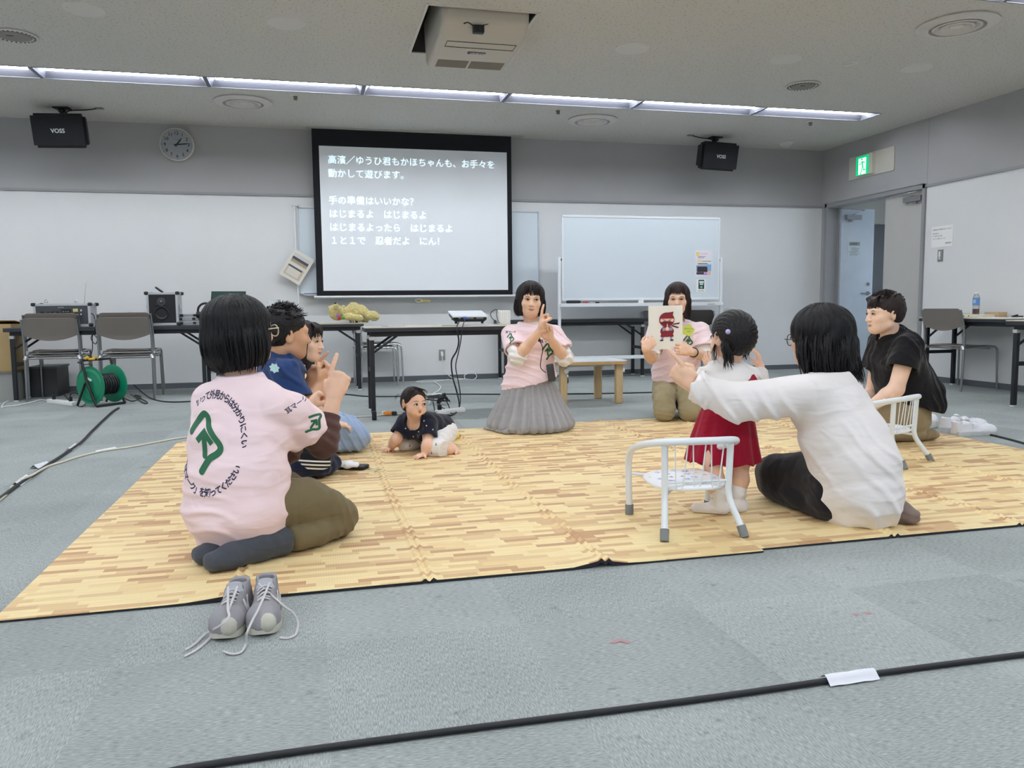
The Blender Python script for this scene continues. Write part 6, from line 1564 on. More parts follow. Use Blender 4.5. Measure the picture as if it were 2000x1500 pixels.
# ================================================================ people
SK_A = skin('skin_warm', (232, 192, 164)); SK_B = skin('skin_tan', (214, 168, 136)); SK_C = skin('skin_pale', (238, 202, 178)); SK_CH = skin('skin_child', (232, 190, 164))
LIP = skin('lips', (206, 148, 132)); LIPB = skin('lips_baby', (206, 120, 112))
M_pinktee = cloth('pale_pink_cotton', (243, 219, 223)); M_whitecot = cloth('white_cotton', (234, 231, 228)); M_khaki = cloth('olive_khaki_twill', (116, 104, 76), bump=0.3); M_beige = cloth('beige_twill', (158, 146, 114), bump=0.3)
M_greenprint = mat('green_shirt_print', (36, 104, 72), 0.7); M_navyprint = mat('navy_shirt_print', (34, 34, 66), 0.7)
M_black_hair = hair_mat('black_hair', (15, 15, 19)); M_brown_hair = hair_mat('dark_brown_hair', (40, 29, 27))
UP = np.array([0, 0, 1.0])
def az(deg):
    a = math.radians(deg); f = np.array([math.sin(a), math.cos(a), 0]); return f, np.array([math.cos(a), -math.sin(a), 0])
def person(label, base, group=None):
    return thing('person', label, 'person', (base[0], base[1], MAT_T), 0, group)
def L(a, b, t): return V3(a)+(V3(b)-V3(a))*t

# ---------------------------------------------------------------- A: woman in pink tee, kneeling with her back to us
def person_a():
    t = person('person kneeling in the left foreground, back turned, green emblem on a pink tee, finger raised', (-0.27, 2.86))
    Ff, Rf = az(60); Ft, Rt = az(41)
    Pc = np.array([-0.272, 2.845, 0.20]); Sc = np.array([-0.268, 2.925, 0.540])
    SL, SR = Sc-Rt*0.148-UP*0.012, Sc+Rt*0.148-UP*0.012
    EL_ = AY(560, 880, 3.22); WL = AY(600, 800, 3.30)
    ER = V3(AY(632, 866, 3.04)); WR = V3(AY(652, 778, 3.10))
    hd = Head(AY(474, 648, 2.97), az(52)[0]+UP*0.05, (0.1, 0.1, 1), 1.02)
    NB = np.array([-0.258, 2.94, 0.60])
    S = SDF(0.004)
    S.loft([(Pc, 0.15, 0.11), (L(Pc, Sc, 0.5), 0.13, 0.095), (Sc, 0.14, 0.085)], Rt)
    S.cone(NB-UP*0.03, hd.p(0, -0.03, -0.05), 0.056, 0.052, k=0.03)
    add_head(S, hd)
    for sh, el, wr in ((SR, ER, WR), (SL, V3(EL_), V3(WL))):
        S.cone(sh, el, 0.042, 0.036, k=0.03); S.cone(el, L(el, wr, 0.35), 0.036, 0.037, k=0.02); S.cone(L(el, wr, 0.35), wr, 0.037, 0.0265, k=0.015)
    hdir = V3(AY(667, 718, 3.12))-WR
    add_hand(S, WR, hdir, (0.25, 1, 0.1), (-1, 0.2, 0.3), dict(POINT, index=(-3, 3, 3, -4)), 1.12, thumb=THUMB_IN)
    add_hand(S, WL, (0.55, 0.3, 0.75), (1, 0.3, 0), (0, 0, 1), FIST, 0.95, thumb=THUMB_IN)
    for q, kn, an, to in ((1, (0.055, 2.935), (-0.16, 2.77), (-0.325, 2.685)), (-1, (-0.02, 3.10), (-0.22, 2.85), (-0.37, 2.77))):
        hp = Pc+Rf*0.085*q-UP*0.02
        S.cone(hp, (kn[0], kn[1], 0.10), 0.075, 0.055, k=0.02); S.cone((kn[0], kn[1], 0.07), (an[0], an[1], 0.05), 0.045, 0.034, k=0.015)
        S.cone((an[0], an[1], 0.055), (to[0], to[1], 0.036), 0.030, 0.018, k=0.02)
    S.build('body', [SK_A, LIP], t)
    # trousers
    S = SDF(0.0045); ks = [(0.055, 2.935), (-0.02, 3.10)]; an = [(-0.10, 2.785), (-0.17, 2.90)]
    S.loft([(Pc-UP*0.06, 0.17, 0.125), (Pc+UP*0.06, 0.165, 0.13)], Rf)
    for i, q in enumerate((1, -1)):
        hp = Pc+Rf*0.085*q
        S.loft([(hp+Ff*0.03-UP*0.015, 0.098, 0.095), (L(hp, (ks[i][0], ks[i][1], 0.13), 0.6), 0.085, 0.088), (np.array([ks[i][0], ks[i][1], 0.125])-Ff*0.03, 0.072, 0.066)], Rf, k=0.03)
        S.ell((ks[i][0], ks[i][1], 0.085), (0.075, 0.068, 0.07), (Ff, Rf, UP), k=0.03)
        S.loft([((ks[i][0], ks[i][1], 0.066), 0.066, 0.05), (L((ks[i][0], ks[i][1], 0.06), (an[i][0], an[i][1], 0.06), 0.6), 0.068, 0.05), ((an[i][0], an[i][1], 0.06), 0.060, 0.046)], Rf, k=0.012)
    S.half((0, 0, MAT_T+0.002), (0, 0, -1), 0.004)
    S.wrinkle(0.0045, 16, 3, (1.3, 1.3, 0.6)); S.drape(0.007, (0.9, 0.4, 0.3), 0.035, 7, mask=lambda P: np.exp(-((P[:, 0]-0.05)**2+(P[:, 1]-2.93)**2)/0.006))
    S.build('trousers', M_khaki, t)
    # socks
    M_sock = cloth('charcoal_sock', (72, 76, 84), bump=0.35, bscale=420)
    for i, (an_, to, hz) in enumerate((((-0.135, 2.755), (-0.350, 2.638), 0.05), ((-0.21, 2.83), (-0.395, 2.725), 0.05))):
        S = SDF(0.0035); a = np.array([an_[0], an_[1], 0.062]); b = np.array([to[0], to[1], 0.042]); dd = nrm(b-a); rr = np.cross(dd, UP)
        S.loft([(a, 0.048, 0.048), (L(a, b, 0.35)+UP*0.008, 0.046, 0.050), (L(a, b, 0.75), 0.050, 0.040), (b, 0.043, 0.030)], rr)
        S.half((0, 0, MAT_T+0.001), (0, 0, -1), 0.004); S.wrinkle(0.002, 30, 5+i)
        S.build('sock', M_sock, t)
    # brown under-sleeve on each arm
    M_brown = cloth('brown_jersey', (92, 66, 62), bump=0.3, bscale=500)
    for sh, el, wr in ((SR, ER, WR), (SL, V3(EL_), V3(WL))):
        S = SDF(0.0035); e0 = L(sh, el, 0.5); w1 = L(el, wr, 0.62)
        S.cone(e0, el, 0.052, 0.053, k=0.02); S.cone(el, L(el, wr, 0.3), 0.053, 0.047, k=0.02); S.cone(L(el, wr, 0.3), w1, 0.047, 0.038, k=0.02)
        S.cone(w1-(w1-el)*0.001, w1+nrm(wr-el)*0.06, 0.033, 0.030, k=0.002, op='sub'); S.half(w1, wr-el, 0.002, w1-0.12, w1+0.12)
        ax_ = nrm(wr-el); S.warp(lambda P, ax_=ax_, el=el: 0.0028*np.sin(((P-el) @ ax_)*150+2*vnoise(P*14, 2)))
        S.build('under_sleeve', M_brown, t)
    # tee
    S = SDF(0.004)
    st = [(Pc-Ft*0.015-UP*0.115, 0.155, 0.130), (Pc-Ft*0.02-UP*0.04, 0.192, 0.160), (Pc-Ft*0.01+UP*0.08, 0.183, 0.148), (L(Pc, Sc, 0.55)-Ft*0.012, 0.183, 0.142), (L(Pc, Sc, 0.82), 0.182, 0.130), (Sc+UP*0.005, 0.150, 0.104), (Sc+UP*0.058+Ft*0.008, 0.085, 0.076)]
    for sh, el, r2 in ((SR, ER, 0.088), (SL, V3(EL_), 0.080)):
        ax_ = nrm(el-sh); e1 = L(sh, el, 0.62)
        S.cone(sh-UP*0.004, L(sh, el, 0.3), 0.062, 0.080, k=0.03); S.cone(L(sh, el, 0.3), L(sh, el, 0.85), 0.080, r2+0.006, k=0.02)
        S.cap(e1, ax_, 0.13, 0.2); S.cone(e1-ax_*0.03, e1+ax_*0.03, r2-0.018, r2-0.010, k=0.003, op='sub')
    S.loft(st, Rt, k=0.05)
    S.cone(NB-UP*0.03, NB+UP*0.028, 0.085, 0.064, k=0.03)
    S.cone(NB-UP*0.01+Ft*0.012, NB+UP*0.12+Ft*0.02, 0.058, 0.062, k=0.004, op='sub')
    S.half(NB+UP*0.027, (-Ft*0.12+UP), 0.003, NB-0.12, NB+0.2)
    hem_n = nrm(-UP+Ft*0.35); S.half(Pc+UP*-0.125, hem_n, 0.004, Pc-0.4, Pc+np.array([0.4, 0.4, 0.0]))
    arm_pit = L(SR, ER, 0.25)-UP*0.09
    S.wrinkle(0.006, 7.5, 11, (1.0, 1.0, 1.9)); S.drape(0.010, (0.25, 0.0, 1), 0.065, 12, lambda P: np.clip((0.40-P[:, 2])/0.14, 0.12, 1)); S.drape(0.009, (-0.55, 0.1, 0.8), 0.055, 15, lambda P: np.exp(-np.sum((P-arm_pit)**2, 1)/0.02))
    S.warp(lambda P: 0.006*np.exp(-np.sum((P-arm_pit)**2, 1)/0.012)*np.sin(((P-arm_pit) @ nrm((0.6, 0.2, 0.75)))*95))
    tee = S.build('t_shirt', M_pinktee, t)
    bv = bvh_of(tee)
    cdir = -(Ft*0.88-Rt*0.30); cdir = nrm((0.12, 0.99, 0.0))            # printing is dropped on from behind
    o = V3(AY(416, 861, 2.80)); rx = nrm(np.cross(cdir, UP)); tilt = math.radians(-6)
    rx2 = rx*math.cos(tilt)+UP*math.sin(tilt); uy2 = UP*math.cos(tilt)-rx*math.sin(tilt)
    rx2 = rx2*1.0
    to3d = lambda x, y: Vector(o+rx2*x+uy2*y-V3(cdir)*0.12)
    ev, ef = ear_mark(0.212)
    ev = [(v[0]*0.92-v[1]*0.16-0.016, v[1]*0.93-0.004) for v in ev]
    decal(ev, ef, to3d, bv, cdir, 0.0015, 'ear_emblem', M_greenprint, tee)
    tv, tf = arc_text('〝いって外見からは分かりにくい', 0.152, 140, -9.7, 0.030)
    tv = [(v[0]*0.76, v[1]) for v in tv]
    decal(tv, tf, to3d, bv, cdir, 0.0015, 'print_lettering', M_navyprint, tee)
    tv, tf = arc_text('「耳マーク」を知ってください', 0.155, 212, 9.4, 0.030, False)
    tv = [(v[0]*0.76, v[1]) for v in tv]
    decal(tv, tf, to3d, bv, cdir, 0.0015, 'print_lettering', M_navyprint, tee)
    # sleeve print
    e1 = L(SR, ER, 0.55); sdir = nrm((0.0, 1.0, -0.12)); o2 = V3(AY(613, 828, 2.85)); rx3 = nrm((0.80, 0.0, -0.62)); uy3 = nrm((0.62, 0, 0.80))
    to3 = lambda x, y: Vector(o2+rx3*x+uy3*y-sdir*0.15)
    ev, ef = ear_mark(0.085); decal(ev, ef, to3, bv, sdir, 0.0015, 'sleeve_emblem', M_greenprint, tee, 0.008)
    vs, fs = text_verts('耳マーク', 0.022, 'CENTER', bold=0.0004); o4 = V3(AY(583, 793, 2.85))
    decal([(v.x, v.y) for v in vs], fs, lambda x, y: Vector(o4+nrm((0.8, 0, 0.6))*x+nrm((-0.6, 0, 0.8))*y-sdir*0.15), bv, sdir, 0.0015, 'sleeve_lettering', M_navyprint, tee, 0.008)
    # bob haircut
    S = SDF(0.004); H_ = hd
    S.ell(H_.p(0, -0.022, 0.040), (0.096, 0.112, 0.092), H_.ax, k=0.02)
    S.loft([(H_.p(0, -0.026, 0.045), 0.102, 0.112), (H_.p(0, -0.030, -0.02), 0.111, 0.116), (H_.p(0, -0.030, -0.07), 0.112, 0.108), (H_.p(0, -0.026, -0.108), 0.092, 0.086)], H_.x, k=0.03)
    S.ell(H_.p(0, 0.105, -0.055), (0.062, 0.075, 0.115), H_.ax, k=0.02, op='sub')
    S.half(H_.p(0, 0, -0.116), -H_.z+H_.y*0.15, 0.01)
    S.ell(H_.p(0, 0.01, -0.123), (0.07, 0.075, 0.045), H_.ax, k=0.01, op='sub')
    c_ = H_.p(0, -0.03, 0); 
    def strands(P):
        q = P-c_; a = np.arctan2(q @ H_.x, q @ H_.y); zz = q @ H_.z
        return 0.0018*np.sin(a*46+2.0*np.sin(zz*22)+3*vnoise(P*12, 4))+0.0016*vnoise(np.stack([a*14, zz*7, zz*0], 1), 9)
    S.warp(strands); hair = S.build('hair', M_black_hair, t)
    rnd = random.Random(8); sp = []
    for k in range(150):
        a = rnd.uniform(math.radians(-118), math.radians(118)); u, v = math.sin(a), -math.cos(a)
        top = rnd.uniform(0.0, 0.09); r1 = 0.104+rnd.uniform(0, 0.006); w = rnd.uniform(-0.008, 0.008)
        zl = -0.116-rnd.uniform(0, 0.022)
        sp.append(([H_.p(u*0.085, -0.024+v*0.10, top), H_.p(u*r1*1.05, -0.028+v*r1*1.06, 0.0), H_.p(u*r1*1.07+w, -0.030+v*r1*1.02, -0.07), H_.p(u*(r1-0.016)+w, -0.028+v*(r1-0.02), zl)], rnd.uniform(0.003, 0.006)))
    locks('hair_locks', M_black_hair, hair, sp)
    # glasses
    M_gl = mat('cream_glasses_frame', (206, 196, 172), 0.3, 0.3)
    b = MB()
    for q in (-1, 1):
        b.tube([H_.p(q*0.033+0.026*math.cos(a), 0.108-0.004*abs(math.cos(a)), -0.004+0.020*math.sin(a)) for a in np.linspace(0, 2*math.pi, 21)[:-1]], 0.0024, 0, 6, 0, True)
        b.tube([H_.p(q*0.058, 0.104, 0.004), H_.p(q*0.082, 0.08, 0.006), H_.p(q*0.086, -0.005, 0.004)], 0.0024, 0, 6, 4)
    b.tube([H_.p(-0.008, 0.109, 0), H_.p(0.008, 0.109, 0)], 0.002)
    b.build('glasses', M_gl, t, world=True)
    face_details(H_, t)
    return t
person_a()
# ---------------------------------------------------------------- shared pieces
def arm(S, sh, el, wr, r=(0.040, 0.035, 0.036, 0.026), m=0):
    S.cone(sh, el, r[0], r[1], k=0.03, m=m); S.cone(el, L(el, wr, 0.3), r[1], r[2], k=0.02, m=m); S.cone(L(el, wr, 0.3), wr, r[2], r[3], k=0.015, m=m)
def sleeves(S, arms, t1, r0, r1, wall=0.010):
    """both sleeves, open-ended; add the trunk afterwards"""
    for sh, el in arms:
        sh, el = V3(sh), V3(el); ax_ = nrm(el-sh); e1 = L(sh, el, t1)
        S.cone(sh, L(sh, el, t1+0.25), r0, r1+(r1-r0)*0.25/max(t1, 0.1), k=0.03)
        S.cap(e1, ax_, r1+0.05, 0.2); S.cone(e1-ax_*0.03, e1+ax_*0.04, r1-wall-0.004, r1-wall, k=0.003, op='sub')
def neck_cut(S, NB, Ft, r=0.056, up=0.02, lean=0.25):
    S.cone(NB-UP*0.012+Ft*0.012, NB+UP*0.12+Ft*0.02, r, r+0.004, k=0.004, op='sub'); S.half(NB+UP*up, (-Ft*lean*-1*0.4+UP), 0.003, NB-0.12, NB+0.2)
def short_bob(t, H_, m, wx=0.096, wy=0.108, low=-0.11, face_w=0.060, fringe=0.062, seed=1, n=90, front=True, flip=0.0):
    S = SDF(0.004)
    S.ell(H_.p(0, -0.020, 0.040), (wx*H_.s*0.95, wy*H_.s, 0.093*H_.s), H_.ax, k=0.02)
    S.loft([(H_.p(0, -0.022, 0.04), wx*H_.s, wy*H_.s*0.98), (H_.p(0, -0.026, -0.02), wx*1.06*H_.s, wy*H_.s*0.98), (H_.p(0, -0.024, low*0.72), (wx*1.04+flip)*H_.s, wy*0.86*H_.s), (H_.p(0, -0.020, low), (wx*0.95+flip)*H_.s, wy*0.70*H_.s)], H_.x, k=0.03)
    S.ell(H_.p(0, 0.100, fringe-0.135), (face_w*H_.s, 0.085*H_.s, 0.135*H_.s), H_.ax, k=0.018, op='sub')
    S.ell(H_.p(0, 0.012, low-0.02), (0.068*H_.s, 0.085*H_.s, 0.06*H_.s), H_.ax, k=0.01, op='sub'); S.half(H_.p(0, 0, low-0.008), -H_.z, 0.01)
    c_ = H_.p(0, -0.03, 0)
    def st(P):
        q = P-c_; a = np.arctan2(q @ H_.x, q @ H_.y); zz = q @ H_.z
        return 0.0018*np.sin(a*44+2*np.sin(zz*20)+3*vnoise(P*12, seed))+0.0015*vnoise(np.stack([a*13, zz*7, zz*0], 1), seed+2)
    S.warp(st); hair = S.build('hair', m, t)
    rnd = random.Random(seed); sp = []
    for k in range(n):
        a = rnd.uniform(math.radians(-128), math.radians(128)); u, v = math.sin(a), -math.cos(a)
        r1 = wx*1.0+rnd.uniform(0, 0.005); w = rnd.uniform(-0.008, 0.008); zl = low-rnd.uniform(0.0, 0.022)
        sp.append(([H_.p(u*wx*0.8, -0.022+v*0.092, rnd.uniform(0.01, 0.09)), H_.p(u*r1*1.07, -0.024+v*wy*1.0, 0.0), H_.p(u*(r1*1.07+flip*0.5)+w, -0.024+v*wy*0.92, low*0.6), H_.p(u*(r1*0.96+flip)+w, -0.022+v*wy*0.76, zl)], rnd.uniform(0.003, 0.0055)*H_.s))
    if front:
        for k in range(int(n*0.4)):
            x = rnd.uniform(-1, 1); xe = x*0.058+rnd.uniform(-0.008, 0.008)
            sp.append(([H_.p(x*0.03, 0.045, 0.122), H_.p(x*0.05, 0.086, 0.094), H_.p(xe*0.95, 0.101-abs(xe)*0.35, 0.060), H_.p(xe, 0.101-abs(xe)*0.42, fringe-0.030-rnd.uniform(0, 0.014))], rnd.uniform(0.003, 0.005)*H_.s))
    locks('hair_locks', m, hair, sp)
    return hair
def crop_hair(t, H_, m, seed=1, n=150, spike=0.016, fringe=0.05, front=46, side=1.0):
    """short men's cut, spiky on top"""
    S = SDF(0.0035); s = H_.s
    S.ell(H_.p(0, -0.020, 0.050), (0.086*s, 0.104*s, 0.086*s), H_.ax, k=0.02)
    S.ell(H_.p(0, -0.046, 0.012), (0.082*s, 0.078*s, 0.082*s), H_.ax, k=0.02)
    S.ell(H_.p(0, 0.090, -0.065), (0.085*s, 0.085*s, (0.065+fringe)*s), H_.ax, k=0.012, op='sub')
    for q in (-1, 1): S.ell(H_.p(q*0.085, 0.02, -0.050-0.02*(1-side)), (0.04*s, 0.062*s*side, 0.052*s), H_.ax, k=0.01, op='sub')
    S.half(H_.p(0, -0.05, -0.055), -H_.z, 0.012); S.wrinkle(0.003, 60, seed)
    hair = S.build('hair', m, t); rnd = random.Random(seed); sp = []
    for k in range(n):
        a = rnd.uniform(-math.pi, math.pi); el = rnd.uniform(0.15, 1.0)**0.8*math.pi/2
        dx, dy, dz = math.sin(a)*math.cos(el), math.cos(a)*math.cos(el), math.sin(el)
        if dy > 0.3 and dz < 0.45: continue
        b = (dx*0.080, -0.020+dy*0.098, 0.048+dz*0.080); tip = 0.018+rnd.random()*spike
        e = (b[0]+dx*tip, b[1]+dy*tip*0.6+0.016, b[2]+dz*tip*0.9-0.004)
        sp.append(([H_.p(*b), H_.p(b[0]+dx*tip*0.45, b[1]+dy*tip*0.4, b[2]+dz*tip*0.5), H_.p(*[(p+q)/2+0.001 for p, q in zip(b, e)]), H_.p(*e)], rnd.uniform(0.004, 0.007)*s))
    for k in range(front):
        x = rnd.uniform(-1, 1); sp.append(([H_.p(x*0.05, 0.045, 0.118), H_.p(x*0.062, 0.078, 0.098), H_.p(x*0.068, 0.096-abs(x)*0.03, 0.072), H_.p(x*0.07+rnd.uniform(-0.01, 0.01), 0.097-abs(x)*0.035, 0.012+fringe-rnd.uniform(0, 0.02))], rnd.uniform(0.004, 0.006)*s))
    locks('hair_locks', m, hair, sp)
    return hair
def seiza_legs(S, Pc, Ff, Rf, thigh, w=0.085, r=(0.098, 0.086, 0.070), spread=0.0, k=0.025, knee_z=0.125, shin=0.40):
    out = []
    for q in (1, -1):
        hp = Pc+Rf*w*q; kn = hp+Ff*thigh+Rf*spread*q; kn = np.array([kn[0], kn[1], knee_z])
        S.loft([(hp+Ff*0.02-UP*0.02, r[0], r[0]*0.95), (L(hp, kn, 0.6), r[1], r[1]), (kn-Ff*0.02, r[2], r[2]*0.92)], Rf, k=k)
        S.ell((kn[0]+Ff[0]*0.005, kn[1]+Ff[1]*0.005, knee_z-0.04), (r[2]*1.05, r[2], r[2]), (Ff, Rf, UP), k=0.03)
        an = kn-Ff*shin; S.loft([((kn[0], kn[1], 0.066), r[2]*0.92, 0.05), ((an[0], an[1], 0.058), r[2]*0.78, 0.044)], Rf, k=0.012)
        out.append((hp, kn, np.array([an[0], an[1], 0.055])))
    return out
def sock_foot(t, a, b, m, w=0.045, name='sock'):
    S = SDF(0.0035); a, b = V3(a), V3(b); rr = np.cross(nrm(b-a), UP)
    S.loft([(a, w, w*0.95), (L(a, b, 0.4), w*0.95, w), (L(a, b, 0.8), w*1.05, w*0.72), (b, w*0.85, w*0.55)], rr); S.half((0, 0, MAT_T+0.001), (0, 0, -1), 0.004); S.wrinkle(0.002, 30, 5)
    return S.build(name, m, t)
M_navy = cloth('navy_shirt', (38, 62, 110)); M_blackpants = cloth('black_track_pants', (24, 24, 30)); M_navysock = cloth('navy_sock', (24, 32, 58), bump=0.35, bscale=420)
M_jeans = cloth('light_blue_denim', (158, 180, 212), bump=0.3); M_blacktop = cloth('black_sleeveless_top', (34, 34, 44)); M_greyskirt = cloth('grey_flecked_linen', (158, 157, 158), bump=0.5, bscale=260)

# ---------------------------------------------------------------- B: man in navy, profile
def person_b():
    t = person('person with short dark hair and navy shirt with pale blue badge, sitting cross-legged in profile', (-0.2, 4.02))
    Ff, Rf = az(82); Pc = np.array([-0.25, 4.17, 0.13]); Sc = np.array([-0.172, 4.15, 0.54])
    SR, SL = Sc+Rf*0.165, Sc-Rf*0.165; hd = Head(AY(560, 653, 4.12), az(70)[0]-UP*0.05, (0.18, 0, 1), 1.07)
    ER, WR = V3(AY(591, 812, 3.94)), V3(AY(627, 748, 4.02)); EL_, WL = V3(AY(583, 792, 4.24)), V3(AY(609, 740, 4.15))
    S = SDF(0.004); NB = Sc+UP*0.065
    S.loft([(Pc, 0.14, 0.11), (L(Pc, Sc, 0.5), 0.13, 0.10), (Sc, 0.14, 0.09)], Rf); S.cone(NB-UP*0.03, hd.p(0, -0.025, -0.05), 0.058, 0.055, k=0.03)
    add_head(S, hd); arm(S, SR, ER, WR, (0.044, 0.040, 0.042, 0.028)); arm(S, SL, EL_, WL, (0.044, 0.040, 0.042, 0.028))
    add_hand(S, WL, V3(AY(634, 712, 4.15))-WL, (0.5, -0.7, 0.3), (-0.3, 0, 1), dict(POINT, index=(8, 6, 4, 0)), 1.05, thumb=THUMB_IN)
    add_hand(S, WR, (0.6, 0.1, 0.8), (-0.6, 0.5, 0.3), (0, 0, 1), FIST, 1.05, thumb=THUMB_IN)
    for q in (1, -1):
        hp = Pc+Rf*0.09*q; kn = hp+Ff*0.20+Rf*0.12*q; kn[2] = 0.13; an = Pc+Ff*0.22-Rf*0.04*q; an[2] = 0.075
        S.cone(hp, kn, 0.07, 0.05); S.cone(kn, an, 0.045, 0.034)
    S.build('body', [SK_B, LIP], t)
    S = SDF(0.0045); S.loft([(Pc-UP*0.05, 0.17, 0.13), (Pc+UP*0.06, 0.165, 0.13)], Rf)
    for q in (1, -1):
        hp = Pc+Rf*0.09*q; kn = hp+Ff*0.20+Rf*0.12*q; kn[2] = 0.115; an = Pc+Ff*0.24-Rf*0.04*q; an[2] = 0.08
        S.cone(hp, kn, 0.095, 0.078, k=0.03); S.cone(kn, an, 0.07, 0.056, k=0.03)
    S.half((0, 0, MAT_T+0.002), (0, 0, -1), 0.004); S.wrinkle(0.004, 16, 3); pants = S.build('trousers', M_blackpants, t)
    bv = bvh_of(pants); q = 1; hp = Pc+Rf*0.09; kn = hp+Ff*0.20+Rf*0.12; kn[2] = 0.115; st0 = hp-Ff*0.02; st0[2] = 0.115; an = kn+Ff*0.06
    for off in (0.018, 0.0, -0.018):
        V = []; 
        for i in range(19):
            p = L(st0, an, i/18); p[2] = 0.10-0.02*i/18; 
            for o in (-0.004, 0.004):
                hit = bv.ray_cast(Vector(p+Rf*0.3+UP*(0.03+off+o)), Vector(nrm(-Rf*0.98-UP*0.1)), 1.0)
                V.append(hit[0]+hit[1]*0.0015 if hit[0] else None)
        F = [(2*i, 2*i+2, 2*i+3, 2*i+1) for i in range(18) if all(V[2*i+j] is not None for j in range(4))]
        MB().add([v or Vector((0, 0, 0)) for v in V], F).build('white_stripe', M_white, pants, world=True)
    an2 = Pc+Ff*0.30-Rf*0.02; sock_foot(t, AY(578, 906, 3.98), AY(638, 915, 3.99), M_navysock, 0.052)
    sock_foot(t, Pc+Ff*0.30+Rf*0.10-UP*0.065, Pc+Ff*0.20+Rf*0.22-UP*0.075, M_navysock, 0.045)
    S = SDF(0.004)
    sleeves(S, ((SR, ER), (SL, EL_)), 0.62, 0.066, 0.078)
    S.loft([(Pc-UP*0.03, 0.18, 0.145), (L(Pc, Sc, 0.4), 0.175, 0.135), (L(Pc, Sc, 0.8), 0.19, 0.125), (Sc+UP*0.01, 0.175, 0.105), (NB, 0.09, 0.08)], Rf)
    neck_cut(S, NB, Ff, 0.062); S.wrinkle(0.006, 9, 21); S.drape(0.009, (0.7, 0, 0.7), 0.055, 22); sh_ = S.build('shirt', M_navy, t)
    p = AY(536, 719, 3.87); pts = []
    b = MB(); C_ = Vector(p); rnd = random.Random(2)
    for k in range(14):
        a = 2*math.pi*k/14; r = 0.026*(1 if k % 2 else 0.72); pts.append((r*math.cos(a), r*0.9*math.sin(a)))
    b.prism(pts, 0.003, frame(C_, (0.9, -0.2, -0.35), (0.25, 0.1, 0.95))); b.build('name_badge', mat('pale_cyan_badge', (186, 226, 228), 0.6), t, world=True, smooth=False)
    crop_hair(t, hd, hair_mat('short_black_hair', (22, 21, 24), stretch=(30, 30, 30)), 5, 230, 0.022, 0.052, 0); face_details(hd, t)
